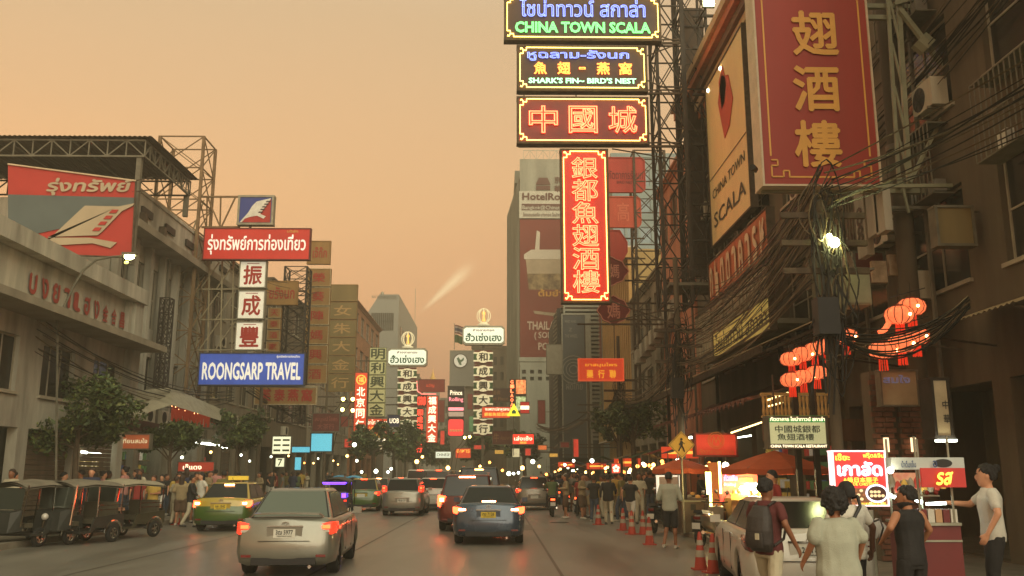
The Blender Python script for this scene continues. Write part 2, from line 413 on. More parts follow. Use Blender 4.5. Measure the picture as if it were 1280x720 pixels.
# ================================================================ trees
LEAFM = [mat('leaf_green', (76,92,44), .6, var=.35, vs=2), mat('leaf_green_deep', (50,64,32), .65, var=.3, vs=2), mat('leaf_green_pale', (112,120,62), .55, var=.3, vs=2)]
BARK = mat('bark', (86,72,54), .9, var=.3, vs=8, bump=.5)
def tree(label, base, h, R, trunk=.16, n=5200, seed=1, crown_z=.62, sz=.16, squash=.8, group='street trees', lobes=9, lean=(0,0)):
    rnd = random.Random(seed); base = Vector(base)
    t = thing('street_tree', label, 'tree', tuple(base), group)
    m = MB(); cz = h*crown_z; top = base+Vector((lean[0], lean[1], cz))
    pts = [base, base+Vector((lean[0]*.2+.05, lean[1]*.2, cz*.35)), base+Vector((lean[0]*.6-.04, lean[1]*.6, cz*.7)), top]
    rr = [trunk*1.3, trunk, trunk*.8, trunk*.55]
    for i in range(3): m.tube(pts[i], pts[i+1], rr[i], 7, 0, rr[i+1], False, True)
    C = []
    for i in range(lobes):
        a = 2*pi*i/lobes*1.618*1.0+rnd.random(); el = rnd.uniform(-.5, 1)
        rad = R*rnd.uniform(.4, .95)
        c = top+Vector((cos(a)*rad*(1-.3*abs(el)), sin(a)*rad*(1-.3*abs(el)), el*R*squash*.75))
        C.append((c, R*rnd.uniform(.26, .48)))
        m.tube(pts[2].lerp(top, rnd.random()), c, trunk*.4, 5, 0, trunk*.1, False, True)
    m.build('trunk', [BARK], t)
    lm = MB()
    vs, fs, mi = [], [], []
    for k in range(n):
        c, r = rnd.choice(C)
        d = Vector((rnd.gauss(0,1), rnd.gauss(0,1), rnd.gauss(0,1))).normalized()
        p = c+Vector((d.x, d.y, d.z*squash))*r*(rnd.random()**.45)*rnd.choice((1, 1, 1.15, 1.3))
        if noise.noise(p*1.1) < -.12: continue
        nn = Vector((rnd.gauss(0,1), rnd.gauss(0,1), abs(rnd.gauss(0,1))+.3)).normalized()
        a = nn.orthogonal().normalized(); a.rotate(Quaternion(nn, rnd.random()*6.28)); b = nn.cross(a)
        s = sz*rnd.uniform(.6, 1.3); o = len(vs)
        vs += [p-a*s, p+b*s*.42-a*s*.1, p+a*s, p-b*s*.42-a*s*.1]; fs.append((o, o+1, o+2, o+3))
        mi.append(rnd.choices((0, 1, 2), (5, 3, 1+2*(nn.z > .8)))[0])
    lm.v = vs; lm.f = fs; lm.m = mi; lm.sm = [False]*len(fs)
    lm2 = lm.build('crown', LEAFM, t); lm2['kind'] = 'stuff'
    return t
# ================================================================ ground
def shift(y): return -0.0017*max(0, y-70)**2 if y < 160 else -0.0017*8100-.306*(y-160)
def strip(name, xa, xb, ya, yb, z, mt, step=6, curved=True):
    m = MB(); ys = [ya+(yb-ya)*i/max(1, int((yb-ya)/step)) for i in range(int((yb-ya)/step)+1)]
    vs = []
    for y in ys:
        s = shift(y) if curved else 0
        vs += [(xa+s, y, z), (xb+s, y, z)]
    m.add(vs, [(2*i, 2*i+1, 2*i+3, 2*i+2) for i in range(len(ys)-1)])
    return struct(m.build(name, [mt]))
def asphalt():
    m = mat('asphalt', (66,63,58), .42, var=.0, bump=0); n = m.node_tree; b = n.nodes['Principled BSDF']
    g = n.nodes.new('ShaderNodeNewGeometry')
    mp = n.nodes.new('ShaderNodeMapping'); mp.inputs['Scale'].default_value = (1, .16, 1); n.links.new(g.outputs['Position'], mp.inputs[0])
    a = n.nodes.new('ShaderNodeTexNoise'); a.inputs['Scale'].default_value = 1.1; a.inputs['Detail'].default_value = 6; n.links.new(mp.outputs[0], a.inputs['Vector'])
    f = n.nodes.new('ShaderNodeTexNoise'); f.inputs['Scale'].default_value = 60; f.inputs['Detail'].default_value = 3; n.links.new(g.outputs['Position'], f.inputs['Vector'])
    mx = n.nodes.new('ShaderNodeMix'); mx.data_type = 'RGBA'; mx.inputs[6].default_value = lin((110,105,96))+(1,); mx.inputs[7].default_value = lin((132,127,116))+(1,)
    cr = n.nodes.new('ShaderNodeMapRange'); cr.inputs[1].default_value = .3; cr.inputs[2].default_value = .7; n.links.new(a.outputs['Fac'], cr.inputs[0]); n.links.new(cr.outputs[0], mx.inputs[0])
    mx2 = n.nodes.new('ShaderNodeMix'); mx2.data_type = 'RGBA'; mx2.blend_type = 'MULTIPLY'; mx2.inputs[0].default_value = .35
    n.links.new(mx.outputs[2], mx2.inputs[6]); n.links.new(f.outputs['Color'], mx2.inputs[7])
    n.links.new(mx2.outputs[2], b.inputs['Base Color'])
    rr = n.nodes.new('ShaderNodeMapRange'); rr.inputs[1].default_value = .3; rr.inputs[2].default_value = .7; rr.inputs[3].default_value = .28; rr.inputs[4].default_value = .46
    n.links.new(a.outputs['Fac'], rr.inputs[0]); n.links.new(rr.outputs[0], b.inputs['Roughness'])
    bp = n.nodes.new('ShaderNodeBump'); bp.inputs['Strength'].default_value = .3; bp.inputs['Distance'].default_value = .004
    n.links.new(f.outputs['Fac'], bp.inputs['Height']); n.links.new(bp.outputs[0], b.inputs['Normal'])
    return m
M_ASPH = asphalt()
M_PAVE = mat('pavement_concrete', (112,104,90), .8, var=.25, vs=2, bump=.3)
struct(MB().add([(-240,-50,-.03),(240,-50,-.03),(240,420,-.03),(-240,420,-.03)], [(0,1,2,3)]).build('ground', [M_CONC]))
strip('road', -11.2, 5.2, -6, 300, 0, M_ASPH)
strip('pavement_left', -24, -11.2, 12, 300, .13, M_PAVE)
strip('pavement_right', 5.2, 14, 2, 300, .13, M_PAVE)
M_TAR = mat('tar_seam', (72,67,58), .5, var=.2)
M_LINE = mat('worn_road_paint', (150,142,120), .6, var=.45, vs=9)
for k, (x, ya, yb) in enumerate(((-7.35, 6, 90), (-3.2, 6, 90), (1.1, 6, 90))):
    strip('road_seam', x-.03, x+.03, ya, yb, .004, M_TAR)
for x in (-7.2, -3.0, 1.3):
    for i in range(8):
        y = 34+i*9; strip('lane_mark', x-.06, x+.06, y, y+3, .004, M_LINE, 1.5)
M_KERB = [mat('kerb_stone_grey', (128,120,104), .85, var=.25, bump=.3), mat('kerb_stone_dark', (96,88,76), .85, var=.25, bump=.3)]
for side, x in ((-1, -11.2), (1, 5.2)):
    kb = struct(MB().box((min(x, x+side*.16), 2, -.02), (max(x, x+side*.16), 100, .02)).build('kerb', [M_CONC]))
    src = None
    for i in range(70):
        y = 4+i*1.0
        if src is None:
            src = MB().box((min(x, x+side*.2), y+.01, 0), (max(x, x+side*.2), y+.99, .15)).build('kerb_stone', [M_KERB[0]], kb)
        else:
            c = link_copy(src, kb); c.location = (random.uniform(-.006, .006), i*1.0, random.uniform(-.006, .004))
m = MB()   # manhole covers
for i, (x, y) in enumerate(((2.2, 33),)):
    MBc = MB().lathe((x, y, .004), [(.34, 0), (.34, .006), (.3, .01)], 20, 0, False)
    c = MBc.build('manhole_cover', [M_DARKST]); struct(c)

# ================================================================ right-hand row of houses
def facade_house(name, label, X, ya, yb, H, mt, side, floors, bays, wmat=M_FRAME, x_in=10, shop=True, wins=True, wfrac=.66, z1=4.4, cornice=.35, cols=2, rows=2, bars=False, group=None):
    """shophouse whose street face is the plane x=X; side=+1 right row (faces -X), -1 left row"""
    fr = RIGHTW if side > 0 else LEFTW; u, v, n = fr
    o = Vector((X, yb if side > 0 else ya, 0)); Wd = yb-ya
    t = thing(name, label, 'building', tuple(o), group)
    bw = Wd/bays; fh = (H-z1)/max(1, floors); ops = []
    if shop:
        for b in range(bays): ops.append((b*bw+.3, (b+1)*bw-.3, .15, z1-1.0))
    if wins:
        for f in range(floors):
            for b in range(bays):
                ww = bw*wfrac; cx = (b+.5)*bw; ops.append((cx-ww/2, cx+ww/2, z1+f*fh+fh*.28, z1+f*fh+fh*.82))
    m = MB(); wall_grid(m, o, fr, Wd, H, ops, .3)
    xb = X+side*x_in
    m.box((min(X+side*.31, xb), ya, 0), (max(X+side*.31, xb), ya+.3, H-.01)); m.box((min(X+side*.31, xb), yb-.3, 0), (max(X+side*.31, xb), yb, H-.01))
    m.box((min(X+side*.31, xb), ya+.3, H-.35), (max(X+side*.31, xb), yb-.3, H-.02))
    m.box((min(X+side*3.5, X+side*3.6), ya+.3, 0), (max(X+side*3.5, X+side*3.6), yb-.3, H-.4))
    for f in range(floors+1):
        zz = z1-.6+f*fh
        if zz < H-.5: m.box((min(X+side*.31, X+side*3.5), ya+.3, zz), (max(X+side*.31, X+side*3.5), yb-.3, zz+.2))
    m.build('wall', [mt], t)
    if cornice:
        c = MB(); cz = H
        for k in range(3):
            c.obox(o+u*(Wd/2)+v*(cz+.12*k)+n*(cornice*(k+1)/3), u, v, n, Wd+.02*k, .118, cornice*(k+1)/3+.3)
        c.build('cornice', [mt], t)
    for q in ops:
        if q[2] < 1: continue
        window(t, o+u*((q[0]+q[1])/2)+v*((q[2]+q[3])/2), fr, q[1]-q[0], q[3]-q[2], cols, rows, frame=wmat, bars=bars)
    return t, o, fr

M_PINKW = mat('pink_plaster', (196,128,98), .85, var=.25, vs=1, streak=1)
A, Ao, _ = facade_house('shophouse', 'dark sooty shophouse nearest on the right, behind the lanterns and stalls', 9.2, 5, 24, 19, M_WALLD, 1, 4, 5, cornice=.4, x_in=12)
B, Bo, _ = facade_house('restaurant_building', 'tall restaurant building on the right with moulded cornice and long yellow billboard', 9.0, 24.05, 40, 17.3, M_WALLD, 1, 3, 4, cornice=0, x_in=12)
C, Co, _ = facade_house('shophouse', 'narrow pink shophouse seen through the tall dark lattice tower', 8.9, 40.05, 48, 16.5, M_PINKW, 1, 3, 3, cornice=.3)
E, Eo, _ = facade_house('shophouse', 'low brown shophouse with planted roof terrace right of the yellow building', 8.9, 48.05, 60, 12.5, M_WALLG, 1, 2, 4, cornice=.3)
# moulded cornice of the restaurant
M_CORN = [mat('cornice_beige', (190,164,124), .7, var=.15), mat('cornice_orange', (186,104,60), .7, var=.2), mat('cornice_brown', (104,72,46), .7, var=.2)]
for k, (dx, z, h, mi) in enumerate(((.9, 18.3, .35, 0), (.75, 17.95, .33, 1), (.55, 17.6, .33, 2), (.4, 17.25, .33, 0), (.25, 16.9, .33, 1))):
    MB().box((9.0-dx, 24.1, z), (9.3, 40, z+h-.004)).build('cornice_moulding', [M_CORN[mi]], B)
for y in (31.5, 33.5):
    MB().box((8.3, y, 16.6), (8.4, y+.12, 16.7)).build('soffit_lamp', [M_LAMPW], B)

def wsign(X, pa, pb, label, face, texts=(), frame=M_STEEL, rim=.06, depth=.18, zt=None, zb=None, name='wall_sign', cat='sign', group=None):
    """sign flat on the right row: pa = pixel of its far edge (x, ytop, ybottom), pb = near edge"""
    a, a2 = SX(pa[0], pa[1], X), SX(pa[0], pa[2], X); b, b2 = SX(pb[0], pb[1], X), SX(pb[0], pb[2], X)
    zt = (a.z+b.z)/2 if zt is None else zt; zb = (a2.z+b2.z)/2 if zb is None else zb
    fr = RIGHTW if X > 0 else LEFTW
    return sign(None, 0, label, face, cat, frame, depth, rim, texts, group, name, fr, Vector((X, (a.y+b.y)/2, (zt+zb)/2)), abs(a.y-b.y), zt-zb)

# long yellow billboard on the restaurant
M_YB = mat('yellow_billboard', (224,204,146), .55, var=.14, vs=.6, streak=1); M_INK = mat('dark_green_ink', (40,44,30), .6, var=0); M_REDI = mat('red_ink', (176,52,34), .6, var=0)
t, c, w_, h_ = sign(None, 0, 'long yellow billboard with dark capitals and a red emblem on the restaurant front', M_YB, 'billboard', M_RUST, .2, .07,
    [('CHINA TOWN', .5, .70, .82, .055, M_INK), ('SCALA', .5, .86, .8, .085, M_INK)], None, 'billboard', RIGHTW, Vector((8.35, 31.3, 13.6)), 5.6, 6.6)
u, v, n = RIGHTW; m = MB()
P = [(-.9,.8),(-.2,1.6),(.9,1.2),(1.4,.1),(.7,-.7),(-.1,-.9),(-.5,-.1)]
m.prism([(x*.9, y*1.0) for x, y in P][::-1], c+v*1.1+n*.03, u, v, n, .02); m.prism([(-.3,1.4),(-.55,2.6),(.1,3.0),(.5,2.1),(.15,1.5)][::-1], c+n*.03, u, v, n, .02)
m.build('printed_emblem', [M_REDI], t)
MB().obox(c+v*-.62+n*.02, u, v, n, w_*.94, .03, .012).build('printed_rule', [M_INK], t)
for k in range(4): MB().box((8.36, 28.8+1.5*k, 10.4), (9.0, 28.86+1.5*k, 10.46)).build('strut', [M_RUST], t)

# orange letter band and the grey slatted balcony below it
M_ORB = mat('terracotta_board', (176,96,58), .7, var=.2, streak=1)
t, c, w_, h_ = sign(None, 0, 'orange letter band running along the restaurant above the cables', M_ORB, 'sign', M_RUST, .2, .05, (), None, 'letter_band', RIGHTW, Vector((8.0, 29.6, 8.75)), 7.6, 1.5)
for k in range(9):
    m = MB(); letter(m, 'ภัตตาคารหูฉลาม'[k], c+u*(-3.3+.83*k)-v*.05, RIGHTW, .42, 1.0, bold=.03, lift=.05)
    m.build('letter', [mat('weathered_white_letter', (206,190,156), .6, var=.2)], t)
bal = thing('balcony', 'grey slatted balcony screen under the orange letter band', 'balcony', (8.0, 30, 6.2))
M_SLAT = mat('grey_slat', (146,142,120), .7, var=.25, streak=1)
MB().box((7.9, 25.6, 5.95), (9.0, 35.5, 6.1)).build('balcony_floor', [M_CONC], bal)
s0 = None
for k in range(22):
    y = 25.8+.44*k
    if s0 is None: s0 = MB().box((7.86, y, 6.12), (7.9, y+.34, 7.7)).build('slat', [M_SLAT], bal)
    else: c2 = link_copy(s0, bal); c2.location = (random.uniform(-.02, .02), .44*k, 0)
MB().box((7.84, 25.6, 7.72), (7.92, 35.5, 7.8)).build('handrail', [M_RUST], bal)

# corrugated canopy with its yellow Thai sign, and the brown awning under it
can = thing('canopy', 'long rusty corrugated canopy over the restaurant pavement', 'canopy', (9, 24, 4.9))
def corrugated(name, mt, xa, xb, za, zb, ya, yb, par, pitch=.16, amp=.03):
    m = MB(); n_ = int((yb-ya)/(pitch/2)); vs = []
    for i in range(n_+1):
        y = ya+(yb-ya)*i/n_; d = amp*(i % 2)
        vs += [(xa, y, za+d), (xb, y, zb+d)]
    m.add(vs, [(2*i, 2*i+1, 2*i+3, 2*i+2) for i in range(n_)]); return m.build(name, [mt], par)
M_CORR = mat('rusty_corrugated_sheet', (150,128,94), .7, .2, var=.4, vs=1.5)
for k in range(6): corrugated('roof_sheet', M_CORR, 9.0, 6.35-.04*(k % 2), 5.9, 4.75+.02*(k % 2), 21.5+2.6*k, 24.15+2.6*k, can)
for k in range(7): MB().tube((9, 21.7+2.55*k, 5.7), (6.5, 21.7+2.55*k, 4.62), .05, 4).build('rafter', [M_RUST], can)
MB().box((6.3, 21.5, 4.55), (6.36, 37, 4.72)).build('gutter', [M_RUST], can)
aw = thing('awning', 'brown fabric awning hanging below the corrugated canopy', 'awning', (8.9, 24, 3.6))
M_AWN = mat('brown_awning_cloth', (112,66,50), .85, var=.3, vs=2)
for k in range(7):
    m = MB(); y0 = 23+2*k; N = 8; vs = []
    for i in range(N+1):
        s = i/N; z = 4.5-.9*s-.12*sin(pi*s)
        vs += [(8.8-2.5*s, y0, z), (8.8-2.5*s, y0+1, z-.07), (8.8-2.5*s, y0+1.97, z)]
    m.add(vs, [(3*i+j, 3*i+j+1, 3*i+j+4, 3*i+j+3) for i in range(N) for j in range(2)])
    for j in range(4): m.add([(6.3, y0+.49*j, 3.6), (6.3, y0+.49*(j+1), 3.6), (6.29, y0+.49*(j+.5), 3.38)], [(0,1,2)])
    m.build('awning_panel', [M_AWN], aw, smooth=False)
sign(None, 0, 'yellow Thai lettered restaurant sign above the corrugated canopy', mat('faded_yellow_sign', (214,194,104), .6, 0, (200,180,90), .12, var=.2), 'sign', M_RUST, .15, .04,
    [('ไชน่าทาวน์ สกาล่า', .5, .5, .9, .6, mat('brown_ink', (84,64,36), .6, var=0))], None, 'restaurant_sign', RIGHTW, Vector((7.4, 27.4, 6.0)), 6.6, .95)

# ---- near-right upper wall: white panels, meter boxes, pillar
for k, (px0, px1, yt, yb_, X) in enumerate(((1069, 1082, 236, 327, 7.9), (1082, 1097, 232, 300, 7.9), (1093, 1106, 236, 296, 7.9))):
    a = SX(px0, (yt+yb_)/2, X); b = SX(px1, (yt+yb_)/2, X); top = SX(px0, yt, X).z; bot = SX(px0, yb_, X).z
    t = thing('vertical_sign', ['tall white weathered sign panel left of the three under the big red sign', 'middle tall white weathered panel under the big red sign', 'right tall white weathered panel under the big red sign'][k], 'sign', (X, a.y, bot), 'weathered white panels under the big red sign')
    MB().box((X, b.y+.03, bot), (X+.16, a.y-.03, top)).build('sign_board', [M_WALLW], t)
    MB().box((X+.17, b.y+.2, bot+.5), (9.2, b.y+.26, bot+.56)).build('strut', [M_STEEL], t)
    if k == 0:
        
        for q in (.9, .5): letter(MB(), '8', (X, (a.y+b.y)/2, bot+q), RIGHTW, .3, .4, bold=.03).build('lettering', [M_INK], t)
def meter_box(c, d, label, mt):
    t = thing('junction_box', label, 'electrical box', c, 'electrical boxes on the right')
    MB().cbox(c, d).build('box_body', [mt], t); MB().cbox((c[0], c[1]-d[1]/2-.012, c[2]), (d[0]*.88, .02, d[2]*.9)).build('box_door', [mt], t)
    MB().cbox((c[0], c[1]-.02, c[2]+d[2]/2+.02), (d[0]+.12, d[1]+.14, .04)).build('box_lid', [M_STEEL], t)
p = W(1067, 363, 16); meter_box(tuple(p), (.42, .5, .62), 'greenish metal box hung in front of the pole, above the lanterns', mat('box_green_grey', (140,138,108), .6, var=.2))
p = W(1032, 345, 17.5); meter_box(tuple(p), (.45, .4, .85), 'dark green metal box left of the street pole', mat('box_dark_green', (84,92,70), .6, var=.2))
for k, (x0, x1, y0, y1) in enumerate(((1089, 1108, 326, 354), (1110, 1121, 318, 345))):
    p = W((x0+x1)/2, (y0+y1)/2, 19); t = thing('wall_panel', ['larger square rusty white panel above the right lanterns', 'smaller square rusty white panel above the right lanterns'][k], 'panel', tuple(p))
    MB().cbox(tuple(p), ((x1-x0)/59, .1, (y1-y0)/59)).build('panel_face', [mat('rust_stained_white', (178,158,130), .8, var=.3, vs=5)], t); MB().box((p.x-.04, p.y+.051, p.z-.04), (p.x+.04, p.y+.1, p.z+.04)).build('bracket', [M_STEEL], t)
    MB().box((p.x, p.y+.1, p.z-.03), (9.2, p.y+.16, p.z+.03)).build('strut', [M_STEEL], t)
t = thing('concrete_pillar', 'round concrete pillar standing full height at the right', 'pillar', (8.7, 18.6, 0))
MB().lathe((8.7, 18.6, 0), [(.2, 0), (.19, 16)], 16).build('shaft', [M_WALLD], t)
for z in (4.2, 8.6, 13): MB().lathe((8.7, 18.6, z), [(.23, 0), (.23, .12)], 16).build('collar', [M_STEEL], t)
# glowing pink panel far up on the right edge
t, *_ = sign((1168, 0, 1196, 88), 24.5, 'pink lit panel high on the wall at the right edge', glow('pink_neon_panel', (255,110,120), .75), 'sign', M_DARKST, .2, .04, (), None, 'lit_panel')
# ================================================================ neon signs over the road
N_RED = glow('red_neon', (255,104,66), 4); N_GREEN = glow('green_neon', (110,240,120), 2.2); N_BLUE = glow('blue_neon', (120,140,255), 2.2)
N_YEL = glow('yellow_neon', (255,222,110), 3.2); N_MINT = glow('mint_neon', (170,255,190), 2.2); N_ORG = glow('orange_neon', (255,140,60), 3)
M_BRNP = mat('brown_sign_panel', (70,44,30), .55, var=.15, vs=2); M_DKREDP = mat('dark_red_panel', (118,28,18), .45, var=.15, vs=2); M_REDP = mat('red_panel_neon_glow', (150,32,18), .4, 0, (255,50,20), .22, var=0)  # last panel's low emission stands in for the tubes' glow on the board
D1 = 34
def neon(px, label, face, rows, curl=.26, r=.022):
    t, c, w, h = sign(px, D1, label, face, 'neon sign', M_RUST, .35, .08, (), None, 'neon_sign')
    border_tube(t, c, w, h, FRONT, N_YEL, .13, r, curl)
    for (s, cx, cy, tw, th, mt, kind, *bv) in rows:
        m = MB(); o = c+UX*((cx-.5)*w)+UZ*((.5-cy)*h)
        bev = (bv[0] if bv else .026)*.5/max(.05, (th*h))
        letter(m, s, o, FRONT, tw*w, th*h, kind='tube', bev=bev, lift=.09); m.build('neon_lettering', [mt], t)
        if kind == 'both':
            m = MB(); letter(m, s, o, FRONT, tw*w, th*h, lift=.02, bold=0.01); m.build('lettering', [mat('letter_backing_'+mt.name, (96,84,80) if mt is not N_RED and mt is not N_ORG else (190,60,36), .5, var=0)], t)
    return t, c, w, h
neon((630,-6,826,51), 'topmost neon sign with blue Thai letters over green capitals', M_BRNP,
     [('ไชน่าทาวน์ สกาล่า', .5, .30, .80, .40, N_BLUE, 'both', .03), ('CHINA TOWN SCALA', .5, .73, .86, .24, N_GREEN, 'both', .03)])
t, c, w, h = neon((646,57,809,114), 'second neon sign lettered SHARK\'S FIN BIRD\'S NEST', M_BRNP,
     [('หูฉลาม-รังนก', .47, .24, .78, .24, N_BLUE, 'both', .02), ("SHARK'S FIN~ BIRD'S NEST", .5, .79, .82, .12, N_MINT, 'both', .012)])
for k, ch in enumerate('魚翅-燕窩'):
    m = MB(); letter(m, ch, c+UX*((-.32, -.14, .0, .16, .33)[k]*w)-UZ*(.02*h), FRONT, .10*w if ch != '-' else .05*w, (.27 if ch != '-' else .05)*h, kind='tube', bev=.024, lift=.09)
    m.build('neon_character', [N_ORG], t)
def neon_chars(px, label, chars, horiz, face, cs):
    t, c, w, h = neon(px, label, face, [])
    n = len(chars)
    for k, ch in enumerate(chars):
        f = (k-(n-1)/2)
        o = c+(UX*(f*w*.3) if horiz else -UZ*(f*h*.147)); s = cs
        m = MB(); letter(m, ch, o, FRONT, s, s*(1 if horiz else .86), kind='tube', bev=.017, lift=.1); m.build('neon_character', [N_RED], t)
        m = MB(); letter(m, ch, o, FRONT, s, s*(1 if horiz else .86), lift=.03, bold=.012); m.build('character', [mat('red_letter_back', (190,50,28), .5, (0), (255,60,30), .3, var=0)], t)
    return t, c, w, h
neon_chars((646,121,811,180), 'third neon sign with three large red outlined characters in a row', '中國城', True, M_DKREDP, 1.15)
neon_chars((701,186,762,379), 'tall vertical neon sign with six red characters on bright red', '銀都魚翅酒樓', False, M_REDP, 1.05)
# gantry arms carrying the neon signs
g = thing('sign_gantry', 'rusty gantry arms reaching from the lattice tower to the neon signs', 'steel frame', (6.3, 34.4, 12))
for i, y in enumerate((54, 117, 183)):
    p = W(632 if i == 0 else 648, y, 34.45); q = W(850, y, 34.45)
    MB().tube(p, q, .06, 4).build('arm', [M_RUST], g); MB().tube(p+UZ*.12, q+UZ*.16, .035, 4).build('arm_chord', [M_RUST], g)
for (xa, ya, xb, yb) in ((655,50,655,62),(722,50,722,60),(655,112,655,122),(720,112,720,124),(808,100,850,118),(808,165,850,183),(812,40,850,54),(808,70,850,54),(765,186,850,200),(765,377,850,408),(762,402,850,384)):
    MB().tube(W(xa, ya, 34.5), W(xb, yb, 34.5), .03, 4).build('strut', [M_RUST], g)
# the tall lattice tower beside them
a = W(832, 385, 34.6); b = W(866, 385, 34.6); top = 24.5
T1 = tower('lattice_tower', 'tall dark lattice tower carrying the neon signs', a.x, b.x, 34.6, 36.2, 8.2, top, 9, M_DARKST, .06, .03, group=None)
a2 = W(868, 385, 35); b2 = W(902, 385, 35)
tower('lattice_tower', 'second dark lattice tower right of the neon sign tower, against the cornice', a2.x, b2.x-.1, 35, 36.4, 8.4, 24.5, 9, M_DARKST, .05, .028)
pf = thing('platform', 'steel service platform at the foot of the two dark lattice towers', 'platform', (7.5, 35, 8.2))
p = W(838, 352, 34.4); q = W(906, 352, 34.4)
MB().box((p.x, 34.5, p.z-.12), (q.x, 36.5, p.z)).build('deck', [M_STEEL], pf)
truss(pf, (p.x, 34.5, p.z+.15), (q.x, 34.5, p.z+.15), .35, 10, .025, M_DARKST, name='railing')
for xx in (p.x+.05, q.x-.1): MB().box((xx, 36.2, 0), (xx+.12, 36.32, p.z-.13)).build('post', [M_DARKST], pf)
for y in (20, 60, 118, 180, 255, 300): MB().tube(W(866, y, 34.9), W(904, y, 34.9), .07, 4).build('beam', [M_DARKST], pf)
p = W(872, 10, 37.2); q = W(872, 345, 37.2)
t = thing('old_signboard', 'dark brown back of a tall vertical sign behind the lattice towers', 'sign', (p.x, 37.2, q.z))
MB().box((W(860,180,37.2).x, 37.2, q.z), (W(886,180,37.2).x, 37.5, p.z)).build('sign_board', [mat('dark_brown_board', (74,58,42), .8, var=.3, streak=1)], t)
for k in range(5): MB().box((7.9, 37.14, q.z+1+2.6*k), (9.4, 37.19, q.z+1.1+2.6*k)).build('batten', [M_DARKST], t)
t = thing('street_lamp', 'bright white floodlight glaring at the top of the lattice tower', 'lamp', tuple(W(886, 3, 33.6)))
p = W(886, 3, 33.6); MB().cbox(p+Vector((0,.12,0)), (.5, .12, .34)).build('housing', [M_DARKST], t); MB().cbox(p, (.42, .06, .26)).build('lamp_glass', [glow('floodlight', (245,255,190), 40)], t)
MB().tube(p+Vector((0,.2,0)), (p.x-.3, 34.8, p.z-.3), .03).build('bracket', [M_DARKST], t)

# ================================================================ old red signs on the brown lattice behind
D2 = 52
a = W(795, 300, D2); b = W(834, 300, D2)
tower('lattice_tower', 'brown rusty lattice tower left of the dark ones, holding the old red signs', a.x, b.x, D2, D2+1.6, 5.2, W(815, 188, D2).z, 8, M_RUST, .07, .035)
t = thing('striped_post', 'white and rust striped pipe on the brown lattice tower', 'pipe', (b.x+.3, D2-.4, 6))
for k in range(9): MB().box((b.x+.25, D2-.45, 6+1.6*k), (b.x+.5, D2-.2, 7.55+1.6*k)).build('pipe_length', [M_WHITEP if k % 2 else mat('pinkish_paint', (190,150,130), .6)], t)
OLDRED = mat('old_red_sign', (172,58,44), .7, var=.2, vs=1, streak=1); OLDORG = mat('old_orange_sign', (186,78,52), .7, var=.2, vs=1, streak=1); MAROON = mat('maroon_sign', (120,34,34), .6, var=.2)
def roundrect(w, h, r, n=4):
    P = []
    for cx, cy, a0 in ((w/2-r,h/2-r,0),(-w/2+r,h/2-r,90),(-w/2+r,-h/2+r,180),(w/2-r,-h/2+r,270)):
        for i in range(n+1):
            a = radians(a0+90*i/n); P.append((cx+r*cos(a), cy+r*sin(a)))
    return P
def shape_sign(px, D, label, outline, face, texts, rim=M_GALV, name='hanging_sign', grp=None, arm=None):
    c, w, h = rect(*px, D); t = thing(name, label, 'sign', tuple(c), grp)
    P = outline(w, h); MB().prism(P, c, UX, UZ, -UY, .25).build('sign_board', [face], t)
    m = MB(); m.path([c+UX*x+UZ*y-UY*.02 for x, y in P+[P[0]]], .035, 4); m.build('sign_rim', [rim], t)
    for (s, cx, cy, tw, th, mt) in texts:
        m = MB(); letter(m, s, c+UX*((cx-.5)*w)+UZ*((.5-cy)*h), FRONT, tw*w, th*h, bold=.015); m.build('lettering', [mt], t)
    for dz in (-.3, .3): MB().box((c.x+w/2-.1, c.y+.26, c.z+dz*h-.04), ((arm or 8.6), c.y+.34, c.z+dz*h+.04)).build('arm', [M_RUST], t)
    return t
M_FADE = mat('faded_maroon_ink', (110,30,26), .7, var=.1); M_PINKI = mat('pale_pink_ink', (206,140,120), .6, var=0)
shape_sign((752,197,806,240), D2, 'faded red round-cornered Thai sign high on the brown lattice', lambda w, h: roundrect(w, h, .3), OLDRED, [('ภัตตาคารรังนก', .55, .5, .8, .25, M_FADE), ('BIRD NEST', .55, .72, .4, .08, M_FADE)], OLDRED)
shape_sign((752,246,801,284), D2, 'faded orange-red sign directly below the Thai one on the brown lattice', lambda w, h: roundrect(w, h, .3), OLDORG, [('高', .55, .5, .3, .6, mat('paler_orange_ink', (200,104,76), .7, var=.1))], OLDORG)
def hexa(w, h): return [(w/2, .15*h), (w/2, -.15*h), (w*.25, -h/2), (-w*.25, -h/2), (-w/2, -.15*h), (-w/2, .15*h), (-w*.25, h/2), (w*.25, h/2)][::-1]
shape_sign((748,288,784,330), D2-1, 'faded red octagonal sign half hidden by the vertical neon sign', hexa, OLDRED, [], OLDRED)
def plaque(w, h):
    P = []
    for i in range(32):
        a = 2*pi*i/32; k = 1-.09*abs(sin(2*a)); k2 = 1+.05*cos(8*a); P.append((w/2*cos(a)*k*k2*1.04, h/2*sin(a)*k*k2*1.04))
    return P
shape_sign((742,322,784,356), 45, 'upper maroon scalloped plaque with a white character', plaque, MAROON, [('媽', .62, .5, .28, .5, M_PINKI)], M_PINKI, arm=8.8)
shape_sign((748,371,786,405), 45, 'lower maroon scalloped plaque with a white character', plaque, MAROON, [('媽', .5, .5, .42, .6, M_PINKI)], M_PINKI, arm=8.8)
ND = glow('dim_red_neon_panel', (226,60,32), .55)
